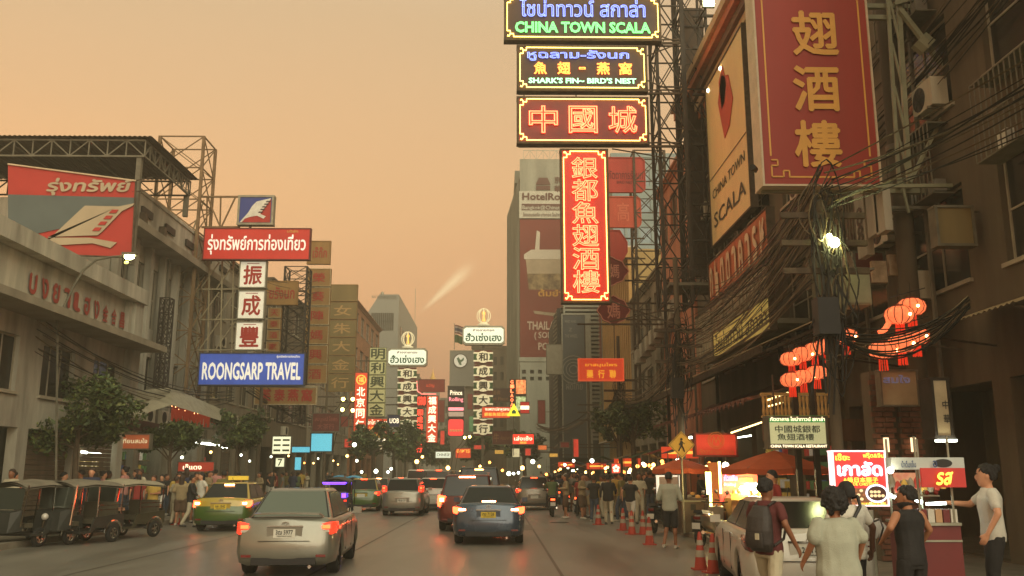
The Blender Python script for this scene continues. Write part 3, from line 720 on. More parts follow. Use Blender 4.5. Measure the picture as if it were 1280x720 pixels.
t, c, w, h = sign((723,448,780,476), 42, 'bright orange-red hanging sign over the right kerb with gold letters', mat('lit_orange_sign', (214,70,34), .5, 0, (236,72,34), .25, var=0), 'sign', mat('orange_rim', (226,90,50), .5, 0, (240,90,50), .3, var=0), .3, .05,
     [('ยาสมุนไพร', .5, .3, .7, .2, mat('gold_ink', (226,170,40), .5, 0, (226,160,40), .5, var=0))], None, 'hanging_sign')
for k, ch in enumerate('藥行聯'):
    m = MB(); letter(m, ch, c+UX*((k-1)*w*.25)-UZ*(.2*h), FRONT, .14*w, .36*h, bold=.02, lift=.02); m.build('character', [MATS['gold_ink']], t)
for dx in (-.35, .3): MB().box((c.x+dx*w, c.y+.1, c.z+h/2+.02), (c.x+dx*w+.04, c.y+.14, c.z+h/2+1.6)).build('hanger', [M_RUST], t)
MB().box((c.x-w/2, c.y+.1, c.z+h/2+1.6), (8.9, c.y+.18, c.z+h/2+1.68)).build('arm', [M_RUST], t)

# ================================================================ big red sign and its grey-green frame
M_GG = mat('grey_green_paint', (140,142,116), .55, .1, var=.2, vs=2, bump=.1)
D3 = 17.6
BR = mat('big_red_board', (158,42,26), .5, var=.16, vs=.7, streak=1)
t, c, w, h = sign((945,-60,1090,233), D3, 'big red billboard with tall gold characters at the upper right', BR, 'billboard', mat('cream_edge', (206,190,160), .5, var=.15), .5, .04, (), None, 'billboard')
GOLD = mat('gold_letter', (226,168,72), .45, var=.08)
for k, (ch, y) in enumerate((('魚', -32), ('翅', 42), ('酒', 111), ('樓', 180))):
    o = W(1016+k*2.0, y, D3); m = MB(); letter(m, ch, (o.x, D3, o.z), FRONT, .94, .98, bold=.022, lift=.03); m.build('character', [GOLD], t)
m = MB(); n = -UY; a, b = w/2-.2, h/2-.2; P = lambda x, y: c+UX*x+UZ*y-UY*.012
for s in (-1, 1): m.obox(P(s*a, .3), UX, UZ, -UY, .035, 2*b-.3, .006)
m.obox(P(0, -b), UX, UZ, -UY, 2*a-.7, .035, .006)
m.build('gold_line', [GOLD], t)
for s in (-1, 1):
    m = MB(); q = .36
    pts = [(a, -b+q), (a-.0, -b+q), (a-.13, -b+q), (a-.13, -b+.24), (a, -b+.24), (a, -b), (a-.24, -b), (a-.24, -b+.13), (a-.36, -b+.13), (a-.36, -b)]
    m.path([P(s*x, y)-UY*.0 for x, y in pts], .02, 4); m.build('gold_corner_fret', [GOLD], t)
fr_ = thing('steel_frame', 'grey-green steel frame holding the big red billboard to the building', 'steel frame', (8.5, D3, 8))
for y in (8, 22): MB().tube(W(1080, y, D3+.35), W(1260, y+3, D3+.2), .07, 4).build('beam', [M_GG], fr_)
MB().tube(W(952, 237, D3+.3), W(1180, 239, D3+.3), .09, 4).build('beam', [M_GG], fr_)
MB().tube(W(1095, 233, D3-.6), W(1190, 232, D3-.6), .05, 4).build('beam', [M_GG], fr_)
for i in range(2):
    MB().tube(W(1108+i*13, -30, D3+.1), W(1124+i*13, 236, D3+.1), .045+.02*i, 4).build('upright', [M_GG], fr_)
for k in range(5): MB().tube(W(1112+k*3, k*54, D3+.1), W(1124+k*3, k*54+50, D3+.1), .03, 4).build('brace', [M_GG], fr_)
MB().tube(W(1125, 12, D3), W(1186, 92, D3), .07, 4).build('brace', [M_GG], fr_)
MB().tube(W(1192, 118, D3), W(1137, 228, D3), .05, 4).build('brace', [M_GG], fr_)
MB().tube(W(1118, 5, D3), W(1210, -20, D3), .05, 4).build('brace', [M_GG], fr_)
MB().tube(W(1160, 60, D3-.1), W(1148, 50, D3-.1), .22, 10).build('drum', [M_GG], fr_)
t = thing('cctv_camera', 'small dark camera at the lower left corner of the big red billboard', 'camera', tuple(W(944, 212, D3-.3)))
p = W(944, 212, D3-.3); MB().tube(p, p+Vector((-.14,-.3,-.05)), .06, 8).build('housing', [M_BLACK], t); MB().tube(p, p+Vector((.1,.3,.05)), .02, 5).build('bracket', [M_BLACK], t)

# ================================================================ poles and cables on the right
def pole(name, label, x, y, h, r=.10, mt=None, arms=(5.1, 5.6, 6.1)):
    t = thing(name, label, 'utility pole', (x, y, .13))
    MB().lathe((x, y, .13), [(r*1.1, 0), (r, h*.5), (r*.8, h)], 8).build('shaft', [mt or mat('grimy_pole', (96,84,66), .9, var=.35, streak=1)], t)
    for z in arms: MB().box((x-.75, y-.09, z), (x+.75, y+.0, z+.1)).build('cross_arm', [M_RUST], t)
    return t
PP = [(5.7, 15.3, 6.3), (5.7, 28.3, 8.4), (5.9, 44, 8.2), (6.0, 60, 8.4)]
for k, (x, y, h) in enumerate(PP):
    pole('utility_pole', ['concrete pole nearest on the right, wrapped in black cables and lit lamp', 'second concrete pole on the right, left of the pedestrian sign', 'third pole on the right, behind the street tree', 'fourth pole on the right, by the slatted tower'][k], x, y, h)
def bundle(label, p, q, n, sag, spread, mt, r=.013, seed=1, group=None, droop=.25):
    rnd = random.Random(seed); m = MB(); mid = (Vector(p)+Vector(q))/2
    t = thing('cable_bundle', label, 'cables', tuple(p), group)
    for k in range(n):
        a = Vector(p)+Vector((rnd.uniform(-.3,.3)*spread, 0, rnd.uniform(-1,1)*spread)); b = Vector(q)+Vector((rnd.uniform(-.3,.3)*spread, 0, rnd.uniform(-1,1)*spread))
        mm = MB(); cable(mm, a, b, sag+rnd.uniform(-droop, droop), r*rnd.uniform(.7, 1.5), 12)
        mm.build('cable', [mt[k % len(mt)]], t)
    return t
CB = [M_WIRE, M_WIRE, M_WIREL]
bundle('heavy sagging bundle of cables between the first and second right poles', (5.75, 15.2, 6.5), (5.75, 28.2, 5.6), 20, .75, .6, [M_WIREL, M_WIRE, M_WIREL], .011, 2)
bundle('upper fan of cables from the nearest right pole toward the terracotta letters', (5.9, 15.2, 6.55), (6.9, 28.2, 7.4), 7, .35, .3, CB, .014, 3)
bundle('second sweep of cables climbing from the second right pole to the billboard frame', (5.75, 28.2, 5.9), (7.0, 18.0, 7.4), 12, .5, .5, [M_WIREL, M_WIRE], .011, 31)
bundle('cables running in front of the corrugated canopy and yellow Thai sign', (5.9, 16.5, 5.4), (5.75, 28.2, 4.9), 14, .45, .2, [M_WIREL, M_WIREL, M_WIRE], .011, 32)
bundle('cables between the second and third right poles', (5.75, 28.2, 5.5), (5.9, 44, 5.3), 18, .7, .4, [M_WIREL, M_WIRE], .018, 4)
bundle('cables between the third and fourth right poles', (5.9, 44, 5.4), (6, 60, 5.5), 12, .6, .35, [M_WIREL, M_WIRE], .02, 5)
bundle('cables between the fourth right pole and the far street', (6, 60, 5.5), (3.6, 84, 6), 10, .8, .35, CB, .025, 6)
bundle('cables running from the nearest right pole toward the camera at the right edge', (5.8, 15.2, 6.6), (8.2, 7, 7.2), 12, .3, .5, CB, .013, 7)
bundle('tangle of cables crossing between the big red billboard frame and the pillar', (9.05, 23.5, 9.6), (9.05, 12, 10.6), 14, .4, .5, CB, .012, 8, droop=.5)
bundle('second tangle of cables above the white panels', (9.05, 23, 11.4), (9.05, 11, 12.6), 12, .5, .5, CB, .011, 9, droop=.6)
bundle('looped low cables strung in front of the right-hand lanterns', (5.75, 15.2, 4.1), (7.7, 14.4, 4.45), 14, .45, .12, CB, .014, 10)
bundle('dark cables from the letter band up to the billboard frame', (6.6, 18.0, 7.7), (7.6, 33, 7.6), 10, .3, .3, CB, .016, 11)
rnd = random.Random(5)
for (x, y, h), lab in zip(PP[:3], ('nearest right pole', 'second right pole', 'third right pole')):
    t = thing('cable_coils', 'messy coils and hanging loops of black cable on the '+lab, 'cables', (x, y-.2, 4.5))
    for k in range(16):
        m = MB(); c = Vector((x+rnd.uniform(-.2,.2), y-.16+rnd.uniform(-.1,.1), rnd.uniform(3.7, 6.4))); R = rnd.uniform(.1, .32); H = rnd.uniform(.3, .9)
        m.path([c+Vector((R*cos(a*pi/8), .05*sin(a), H*sin(a*pi/8))) for a in range(17)], .013, 4); m.build('cable_loop', [CB[k % 3]], t)
    for k in range(9):
        m = MB(); a = Vector((x+rnd.uniform(-.25,.25), y-.2, rnd.uniform(5.4, 6.6))); m.path([a, a+Vector((rnd.uniform(-.2,.2), 0, -1.2)), a+Vector((rnd.uniform(-.3,.3), 0, -rnd.uniform(2, 3.4)))], .02, 4); m.build('hanging_cable', [M_WIRE], t)
    MB().cbox((x-.15, y-.3, 4.3), (.36, .3, .62)).build('splice_box', [M_BLACK], t)
t = thing('street_lamp', 'bright yellow-white lamp burning among the cables on the nearest right pole', 'lamp', tuple(W(1043, 303, 15)))
p = W(1043, 303, 15); MB().ball(p, .09, 10).build('bulb', [glow('sodium_lamp', (250,255,170), 60)], t); MB().ball(p+Vector((-.07,.02,.12)), .045, 8).build('small_bulb', [MATS['sodium_lamp']], t)
MB().tube(p+Vector((0,.05,.1)), (5.7, 15.3, p.z+.5), .03).build('bracket', [M_DARKST], t)
for k, (x, y, D) in enumerate(((1041, 450, 16), (846, 415, 28), (846, 470, 28.2))): pass

# ================================================================ lanterns
M_LAN = mat('lantern_silk', (232,112,66), .6, 0, (255,92,40), .85, var=.25, vs=9)
M_LAND = mat('lantern_cap', (120,50,30), .6, var=.2)
L0 = thing('red_lantern', 'placeholder', 'lantern', (0,0,0), 'red paper lanterns')
MB().lathe((0,0,0), [(.08,-.165),(.17,-.15),(.245,-.09),(.275,0),(.245,.09),(.17,.15),(.08,.165)], 16).build('shade', [M_LAN], L0)
m = MB()
for k in range(12):
    a = 2*pi*k/12; m.path([Vector((r*cos(a)*1.012, r*sin(a)*1.012, z)) for r, z in ((.08,-.165),(.17,-.15),(.245,-.09),(.275,0),(.245,.09),(.17,.15),(.08,.165))], .009, 3)
stuff(m.build('ribs', [M_LAND], L0))
MB().lathe((0,0,.165), [(.09,0),(.09,.03)], 10).build('cap', [M_LAND], L0)
m = MB()
for k in range(10):
    a = 2*pi*k/10; m.tube((.07*cos(a), .07*sin(a), -.17), (.08*cos(a), .08*sin(a), -.40), .012, 3)
stuff(m.build('tassel', [mat('tassel_red', (206,60,36), .7, 0, (255,60,30), .3, var=0)], L0))
MB().ball((.0,-.275,-.02), .03, 6).build('bulb_glow', [M_LAMPWARM], L0)
MB().tube((0,0,.19), (0,0,.5), .008, 3).build('cord', [M_WIRE], L0)
LAN = [(989,449,19,'far left lantern of the upper row'),(1003,443,19,'second lantern of the upper left row'),(1018,437,19,'third lantern of the upper left row'),(1031,433,19,'fourth lantern of the upper row, beside the pole'),
       (990,475,19,'far left lantern of the lower row'),(1004,471,19,'middle lantern of the lower left row'),(1021,466,19,'right lantern of the lower left row, largest of it'),
       (1057,421,18,'lone lantern just right of the nearest pole'),(1103,438,15.5,'left lantern of the lower right cluster'),(1127,430,15.5,'middle lantern of the lower right cluster'),(1145,421,15.8,'right lantern of the lower right cluster'),
       (1124,394,15.5,'lower one of the topmost pair on the right'),(1139,384,15.8,'highest lantern of all on the right')]
for k, (x, y, D, lab) in enumerate(LAN):
    p = W(x, y, D); s = .86 if D > 17 else .92
    if k == 0: L0.location = p; L0['label'] = 'lit red lantern, '+lab; L0.scale = (s,)*3
    else: dup(L0, p, random.random(), 'lit red lantern, '+lab, scale=(s*random.uniform(.94,1.05),)*3)
for k, (a, b) in enumerate((((978,436),(1045,412)), ((978,458),(1040,446)), ((1050,404),(1070,404)), ((1092,414),(1160,396)), ((1112,372),(1156,360)))):
    D = 19 if k < 3 else 15.6; t = thing('lantern_cord', ['cord carrying the upper left row of lanterns', 'cord carrying the lower left row of lanterns', 'short cord of the lone lantern', 'cord carrying the lower right lanterns', 'cord carrying the topmost lanterns'][k], 'cord', tuple(W(*a, D)))
    MB().tube(W(*a, D), W(*b, D), .012, 4).build('cord_length', [M_WIRE], t)
m = MB(); p = W(1105, 413, 15.5); m.path([W(1099,416,15.5), W(1106,412,15.5), W(1111,404,15.5), W(1110,396,15.5)], .05, 6)
tag(m.build('red_ribbon', [M_LAN]), 'curled red ribbon hanging left of the topmost lanterns', 'ribbon')
# ================================================================ middle distance, right row
M_YW = [mat('yellow_fin_plaster', (190,152,92), .8, var=.2, streak=1), mat('brown_recess', (70,52,36), .8, var=.2)]
t = thing('yellow_building', 'ochre yellow building with tall vertical fins in the middle of the right row', 'building', (8.9, 60, 0))
MB().box((9.3, 60.05, 0), (18, 76, 16.8)).build('wall', [M_WALLY], t)
s0 = None
for k in range(17):
    y = 60.2+k*.98
    if s0 is None: s0 = MB().box((8.9, y, 5.2), (9.31, y+.42, 16.2)).build('fin', [M_YW[0]], t)
    else: c2 = link_copy(s0, t); c2.location = (0, .98*k, 0)
    if k < 16:
        for j in range(3):
            if k == 0 and j == 0: w0 = MB().box((9.2, y+.46, 5.6), (9.28, y+.94, 8.6)).build('window', [M_GLASSD], t)
            else: c2 = link_copy(w0, t); c2.location = (0, .98*k, 3.6*j)
MB().box((8.6, 60, 16.2), (9.5, 76, 16.9)).build('parapet', [M_YW[0]], t); MB().box((8.5, 60, 16.9), (9.6, 76, 17.02)).build('coping', [M_WHITEP], t)
MB().box((8.4, 60, 4.2), (9.31, 76, 5.1)).build('fascia', [M_WALLY], t); MB().box((8.38, 60, 4.12), (8.44, 76, 4.2)).build('white_edge', [M_WHITEP], t)
# sloping white stair parapet in front of the low brown house
t = thing('stair_parapet', 'pale sloping parapet with pots above the third pole', 'parapet', (8.4, 47, 7))
for k in range(9):
    a = W(800+k*6, 446-k*8, 50-k*.8); MB().cbox(tuple(a), (.5, .9, .75)).build('parapet_block', [M_WALLW], t)
    if k % 2: MB().lathe(tuple(a+UZ*.38), [(.12,0),(.16,.22)], 8).build('pot', [M_CONC], t)
# blue-grey glass building far behind
def block_building(name, label, x0, x1, ya, yb, H, mt, nx, nz, glass=M_GLASSD, wf=.6, z0=6, sides=('front',), base=0):
    t = thing(name, label, 'building', (x0, ya, base))
    w = x1-x0; m = MB(); ops = []; bw = w/nx; fh = (H-z0-.8)/nz
    for i in range(nx):
        for j in range(nz): ops.append(((i+.5-wf/2)*bw, (i+.5+wf/2)*bw, z0+j*fh+fh*.25, z0+j*fh+fh*.8))
    wall_grid(m, (x0, ya, base), FRONT, w, H, ops, .3); m.box((x0, ya+.3, base), (x0+.3, yb, base+H-.01)); m.box((x1-.3, ya+.3, base), (x1, yb, base+H-.01)); m.box((x0+.3, ya+.3, base+H-.4), (x1-.3, yb, base+H-.02)); m.box((x0+.3, ya+.9, base), (x1-.3, ya+1, base+H-.5))
    m.build('wall', [mt], t)
    first = None
    for q in ops:
        o = Vector((x0+(q[0]+q[1])/2, ya+.15, base+(q[2]+q[3])/2))
        if first is None:
            first = MB().obox(o, UX, UZ, -UY, q[1]-q[0]-.02, q[3]-q[2]-.02, .06).build('window', [glass], t); o0 = o
        else: c2 = link_copy(first, t); c2.location = o-o0
    MB().box((x0-.1, ya-.1, base+H), (x1+.1, ya+.5, base+H+.5)).build('parapet', [mt], t)
    return t
M_BLUEG = mat('blue_grey_cladding', (124,142,140), .5, .1, var=.15, vs=.3); M_BLUEGL = mat('pale_blue_glass', (118,142,150), .2, 0, var=.2, vs=.3)
block_building('glass_building', 'pale blue-grey glass building far behind the brown lattice tower', 12.5, 24, 95, 108, 36, M_BLUEG, 8, 9, M_BLUEGL, .8)

# tower with diagonal slats and tall dark billboard
a, b = W(692, 470, 78), W(751, 470, 78); H = W(720, 380, 78).z
t = thing('slatted_tower', 'grey louvred tower with a tall dark billboard set in its front', 'building', (a.x, 78, 0))
M_SL = mat('grey_louvre', (134,134,120), .55, .3, var=.15); M_SLD = mat('dark_recess', (48,48,46), .8)
MB().box((a.x+.4, 78.4, 0), (b.x-.1, 92, H-.3)).build('wall', [M_SLD], t)
k = 0; z = 4.5
src = MB().box((a.x+1.0, 78, z), (a.x+3.5 if 0 else b.x-.05, 78.34, z+.2)).build('louvre', [M_SL], t)
srcs = None; z0 = z
while z < H-.3:
    z += .36
    c2 = link_copy(src, t); c2.location = (0, 0, z-z0)
    # diagonal louvres on the left face
    if srcs is None: srcs = MB().tube((a.x+.1, 79.5, z0-.6), (a.x+.95, 78.1, z0+.2), .07, 4).build('diagonal_louvre', [M_SL], t)
    else: c2 = link_copy(srcs, t); c2.location = (0, 0, z-z0)
MB().box((a.x+.9, 77.9, 3.6), (a.x+1.05, 78.3, H)).build('corner_post', [M_SL], t); MB().box((a.x+.9, 77.88, H), (b.x, 78.4, H+.3)).build('coping', [M_SL], t)
p, q = W(703, 394, 77.7), W(734, 572, 77.7); M_BILLD = mat('dark_billboard_print', (66,72,72), .45, var=.35, vs=.25, rgb2=(44,46,46))
bb = MB().box((p.x, 77.6, q.z), (q.x, 77.85, p.z)).build('billboard', [M_BILLD], t)
m = MB(); m.box((p.x-.1, 77.55, q.z), (p.x, 77.9, p.z+.1)); m.box((q.x, 77.55, q.z), (q.x+.5, 77.9, p.z+.1)); m.box((p.x, 77.55, p.z), (q.x, 77.9, p.z+.1)); m.build('billboard_frame', [M_SL], t)
M_GREYI = mat('grey_print', (128,128,116), .6, var=0)
for (s, px, py, w_, h_) in (('AND AND', 713, 402, 1.0, .22), ('Z', 713, 412, .3, .3), ('THE WHEEL', 714, 420, 1.1, .28), ('ผัดไทย', 718, 482, 1.4, .7)):
    o = W(px, py, 77.58); m = MB(); letter(m, s, o, FRONT, w_, h_); m.build('lettering', [M_GREYI], t)
for k in range(4):
    o = W(717, 462, 77.56); m = MB(); R = .35+.28*k; m.path([o+Vector((R*cos(a_*pi/12), 0, R*sin(a_*pi/12))) for a_ in range(25)], .05, 4); m.build('printed_ring', [M_GREYI], t)
# grey panel left of it
sign((683,430,703,468), 74, 'plain grey panel hanging left of the slatted tower', mat('plain_grey_panel', (138,134,116), .7, var=.15), 'panel', M_STEEL, .4, .04, (), None, 'panel')

# ---- Hotel tower with the red cup mural
D4 = 112
a, b = W(650, 400, D4), W(757, 400, D4); Htop = W(700, 200, D4).z; H1 = W(672, 450, D4).z
M_FIN = mat('brown_fin', (104,90,64), .8, var=.2); M_HOT = mat('weathered_grey_cladding', (150,152,136), .75, var=.3, vs=.6, streak=1); M_MUR = mat('mural_red', (128,44,34), .7, var=.15, vs=.15)
t = thing('hotel_tower', 'tall hotel tower with a red drink-cup mural and white sign', 'building', (a.x, D4, 0))
m = MB(); m.add([(a.x,D4,0),(b.x,D4,0),(b.x,D4+16,0),(a.x-1.2,D4+16,0),(a.x,D4,Htop-2.5),(b.x,D4,Htop-2.5),(b.x,D4+16,Htop-2.5),(a.x-1.2,D4+16,Htop-2.5)], [(0,1,5,4),(1,2,6,5),(2,3,7,6),(3,0,4,7),(4,5,6,7)]); m.build('wall', [M_FIN], t)
s0 = None
for k in range(22):   # vertical fins on the left side wall
    f = k/21; x = a.x-1.2*f; y = D4+.3+15.4*f
    if s0 is None: s0 = MB().box((x-.3, y, 2), (x+.02, y+.22, Htop-3)).build('fin', [M_HOT], t); x0_, y0_ = x, y
    else: c2 = link_copy(s0, t); c2.location = (x-x0_, y-y0_, 0)
MB().box((a.x, D4-.3, Htop-9.5 if 0 else W(672,273,D4).z), (b.x, D4-.01, Htop)).build('upper_cladding', [M_HOT], t)
MB().box((a.x-.6, D4+2, Htop-2.5), (b.x, D4+14, Htop-.8)).build('roof_box', [M_HOT], t)
mz0, mz1 = W(672,448,D4).z, W(672,275,D4).z
MB().box((a.x, D4-.3, mz0), (b.x, D4-.01, mz1-.02)).build('mural', [M_MUR], t)
truss(t, (a.x+.5, D4, Htop), (b.x, D4, Htop), 1.3, 12, .05, M_GALV, name='roof_railing')
# the white hotel sign
p, q = W(649, 239, D4-.35), W(700, 273, D4-.35); M_WS = mat('white_sign_face', (196,196,178), .6, var=.1); M_BRI = mat('brown_ink_dark', (92,52,40), .6, var=0)
MB().box((p.x, D4-.4, q.z), (p.x+10, D4-.31, p.z)).build('sign_board', [M_WS], t)
for (s, px, py, wp, hp, mt) in (('HotelRoyal', 684, 247, 64, 12, M_BRI), ('Bangkok@Chinatown', 682, 260, 60, 7, M_WS), ('โรงแรมรอยัล บางกอก ไชน่าทาวน์', 680, 268, 54, 5, M_BRI)):
    o = W(px, py, D4-.45); sc = D4/1130; 
    if s[0] == 'B': MB().box((W(652,256,D4).x, D4-.43, W(680,264,D4).z), (p.x+9.6, D4-.42, W(680,256,D4).z)).build('sign_band', [M_BRI], t)
    m = MB(); letter(m, s, o, FRONT, wp*sc, hp*sc, bold=.03 if mt is M_BRI and hp > 8 else .012); m.build('lettering', [mt], t)
for (pts) in ([(671,224,4),(671,230,6)],):
    o = W(679, 229, D4-.4); MB().prism([(-.9,-.9),(.9,-.9),(.9,-.35),(-.9,-.35)], o, UX, UZ, -UY, .1).build('emblem_base', [M_BRI], t)
    MB().prism([(-.9,-.2),(.9,-.2),(.9,0),(.55,.75),(-.55,.75),(-.9,0)], o, UX, UZ, -UY, .1).build('emblem_roof', [M_BRI], t)
for k, ch in enumerate('京華'):
    m = MB(); letter(m, ch, W(697, 225+11*k, D4-.4), FRONT, .8, .9, bold=.02); m.build('character', [M_BRI], t)
# the printed cup: a real flat painted mural
def mur(pts, name, mt, y): 
    P = [W(px, py, D4-.3-y) for px, py in pts]; c = P[0]
    MB().prism([((p_-c).x, (p_-c).z) for p_ in P], c, UX, UZ, -UY, .01).build(name, [mt], t)
mur([(657,322),(663,378),(668,392),(700,396),(712,378),(714,322)][::1], 'printed_cup', mat('printed_pale', (176,160,132), .7, var=.2, vs=.5), .02)
mur([(659,342),(661,362),(713,362),(713,342)], 'printed_band', mat('printed_broth', (150,130,90), .7, var=.5, vs=1.5, rgb2=(84,64,44)), .04)
mur([(660,362),(665,388),(701,392),(711,378),(713,362)], 'printed_red_base', M_MUR, .05)
mur([(655,318),(655,324),(716,324),(716,318),(706,312),(664,312)], 'printed_lid', mat('printed_white', (208,200,180), .7, var=.1), .05)
mur([(671,288),(668,318),(674,318),(675,290)], 'printed_spoon', MATS['printed_white'], .06)
m = MB(); letter(m, 'ต้มยำ', W(688, 366, D4-.4), FRONT, 3.0, .9, bold=.03); m.build('lettering', [mat('printed_yellow', (204,150,40), .6)], t)
for s, py, wp, hp in (('THAILAND', 407, 50, 10), ('( SOFT', 420, 26, 10), ('POWER', 433, 34, 9)):
    m = MB(); px = {407: 684, 420: 681, 433: 690}[py]; letter(m, s, W(px, py, D4-.4), FRONT, wp*sc, hp*sc, bold=.03); m.build('lettering', [mat('mural_white_ink', (196,176,156), .6)], t)
block_building('lower_block', 'pale low wall block at the foot of the hotel tower', W(650,470,104).x, W(700,470,104).x, 104, 110, W(672,452,104).z, M_HOT, 5, 2, M_GLASSD, .5, 12)

# ================================================================ middle distance, left row and street end
M_OLDB = mat('faded_brown_board', (150,116,66), .75, var=.25, vs=1.2, streak=1); M_OLDB2 = mat('faded_olive_board', (122,106,66), .75, var=.25, vs=1, streak=1)
M_OLDR = mat('faded_red_letter', (160,40,28), .7, var=.1); M_OLDG = mat('faint_board_letter', (176,142,92), .7, var=0)
M_WORN = mat('worn_white_frame', (182,166,130), .7, var=.4, vs=6)
A1, *_ = facade_house('shophouse', 'beige left-row shophouse behind the blue travel sign', -15, 47, 58, 13.0, M_WALLG, -1, 2, 4, group=None)
A2, *_ = facade_house('shophouse', 'brown left-row shophouse behind the stacked old signs', -15, 58.05, 72, 14, M_WALLD, -1, 3, 4)
A3, *_ = facade_house('shophouse', 'dull left-row shophouse behind the olive billboard stack', -15, 72.05, 92, 15, M_WALLG, -1, 3, 5)
A4, *_ = facade_house('shophouse', 'narrow orange-brown left-row shophouse in front of the grey tower', -14.8, 92.05, 112, 19, mat('orange_brown_plaster', (160,110,76), .8, var=.2), -1, 4, 5)
# far grey tower
D5 = 170; x0, x1 = W(455, 440, D5).x, W(497, 440, D5).x; zt = W(480, 368, D5).z; zl = W(455, 386, D5).z
t = thing('office_tower', 'grey office tower with chamfered top in the left distance', 'building', (x0, D5, 0)); M_GT = mat('grey_tower_wall', (140,142,134), .7, var=.1, vs=.1); M_GT2 = mat('grey_tower_side', (134,136,130), .7, var=.12, vs=.1)
ch = 2.6
m = MB(); m.prism([(0,0),(x1-x0,0),(x1-x0,zt),(ch,zt),(0,zl-1.5)], (x0,D5,0), UX, UZ, -UY, 40); m.build('wall', [M_GT], t)
for zz, ww in ((W(470,397,D5).z, 3.6), (W(470,407,D5).z, 3.6)):
    for k in range(12): MB().box((x0+1.2+k*.36, D5-.12, zz-.9), (x0+1.45+k*.36, D5-.01, zz+.9)).build('window', [M_GLASSD], t)
for k in range(7):
    y = D5+3+k*5
    for j in range(5): MB().box((x1+.01, y, 8+j*5), (x1+.12, y+2, 9.6+j*5)).build('window', [M_GLASSD], t)
m = MB(); letter(m, 'ธนาคารกรุงไทย', W(480, 371, D5-.2), FRONT, 4.6, .9); m.build('lettering', [mat('dark_grey_letter', (88,88,80), .6)], t)
for k in range(5): MB().lathe((x0+3+k*1.3 if k < 3 else x1-.5, D5+1+6*k, zt), [(.3,0),(.35,.5),(.02,.8)], 6).build('roof_dish', [M_GALV], t)
MB().tube((x1-.4, D5+38, zt), (x1-.4, D5+38, zt+9), .08).build('mast', [M_GALV], t)
# background blocks closing the street
for k, (px0, px1, py, D, mt, lab, nx, nz) in enumerate(((440,470,470,140,M_WALLD,'low dark block left of the grey tower at the street end',5,4),(522,562,500,210,M_WALLG,'low brown block under the red roofed sign at the street end',6,4),
        (590,640,436,150,M_WALLD,'dark block behind the right gold shop sign',6,6),(500,524,470,205,M_WALLD,'dark block behind the left gold shop sign',3,5),(470,505,500,175,M_WALLD,'dark block right of the pale green character sign',4,4),(636,660,470,135,M_WALLG,'dull block left of the hotel tower foot',3,4))):
    block_building('far_building', lab, W(px0,py,D).x, W(px1,py,D).x, D, D+12, W((px0+px1)/2,py,D).z, mt, nx, nz, wf=.5)
t, c, w, h = sign((562,438,594,483), 128, 'grey block with a round green bird emblem near the street end', mat('bank_grey', (150,150,140), .6, var=.1), 'building', M_GALV, 9, .1, (), None, 'bank_building')
c2 = W(575.5, 451, 127.9); 
MB().prism([(1.05*cos(i*pi/16), 1.05*sin(i*pi/16)) for i in range(32)], c2, UX, UZ, -UY, .08).build('emblem_rim', [mat('emblem_grey', (100,96,90), .5)], t)
MB().prism([(.9*cos(i*pi/16), .9*sin(i*pi/16)) for i in range(32)], c2-UY*.03, UX, UZ, -UY, .08).build('emblem_disc', [mat('emblem_white', (216,214,196), .5, 0, (230,225,200), .3, var=0)], t)
MB().prism([(-.1,-.6),(.15,-.6),(.1,-.2),(.5,.1),(.45,.5),(.2,.2),(0,.1),(-.3,.55),(-.5,.3),(-.35,-.1)], c2-UY*.06, UX, UZ, -UY, .08).build('emblem_bird', [mat('emblem_green', (90,130,100), .5)], t)
MB().box((c.x-w/2+.2, 128.5, 0), (c.x+w/2-.2, 134, c.z-h/2)).build('wall', [M_WALLG], t)

# stacked old signs
def stack(px, D, label, chars, face, ink, rim, rows, cat='sign', gap=.06, arm_x=-15, bold=.012, csz=.62, faceless=None, rimr=.035):
    c, w, h = rect(*px, D); t = thing('stacked_sign', label, cat, tuple(c)); rh = h/rows
    for k in range(rows):
        cc = c+UZ*(h/2-rh*(k+.5)); MB().obox(cc, UX, UZ, -UY, w, rh-gap, .3).build('sign_board', [face], t)
        m = MB()
        for s in (-1, 1):
            m.obox(cc+UZ*(s*(rh/2-gap/2-rimr/2))-UY*.02, UX, UZ, -UY, w, rimr, .06); m.obox(cc+UX*(s*(w/2-rimr/2))-UY*.022, UX, UZ, -UY, rimr, rh-gap-2*rimr, .06)
        m.build('sign_rim', [rim], t)
        if k < len(chars) and chars[k] != ' ':
            m = MB(); letter(m, chars[k], cc, FRONT, w*csz, (rh-gap)*csz, bold=bold); m.build('character', [ink], t)
    for k in range(2): MB().box((min(arm_x, c.x-w/2), D+.35, c.z+h*(.3-.6*k)), (max(arm_x, c.x+w/2), D+.45, c.z+h*(.3-.6*k)+.1)).build('arm', [M_RUST], t)
    return t
stack((381,335,411,480), 54, 'stack of five worn brown boards with red characters right of the red travel banner', '葵陣媽興酒', M_OLDB, M_OLDR, M_WORN, 6, csz=.5) if 0 else None
stack((381,335,411,480), 54, 'stack of six worn brown boards with faded red characters right of the blue travel sign', '榮葵陣媽興酒', M_OLDB, M_OLDR, M_WORN, 6, csz=.52)
stack((409,355,445,490), 66, 'stack of six plain olive-brown boards, blank and weathered', ' 女朱大金行', M_OLDB2, M_OLDG, M_OLDB, 6, csz=.6)
stack((334,384,350,440), 50, 'narrow vertical brown board between the white plates and the dark lattice', '天泰酒家', M_OLDB, M_OLDR, M_WORN, 4, csz=.6, rimr=.02)
sign((333,351,372,381), 50.3, 'small brown Thai sign just right of the white character plates', M_OLDB, texts=[('ยรังนก', .5, .5, .8, .5, M_OLDR)], frame=M_OLDB)
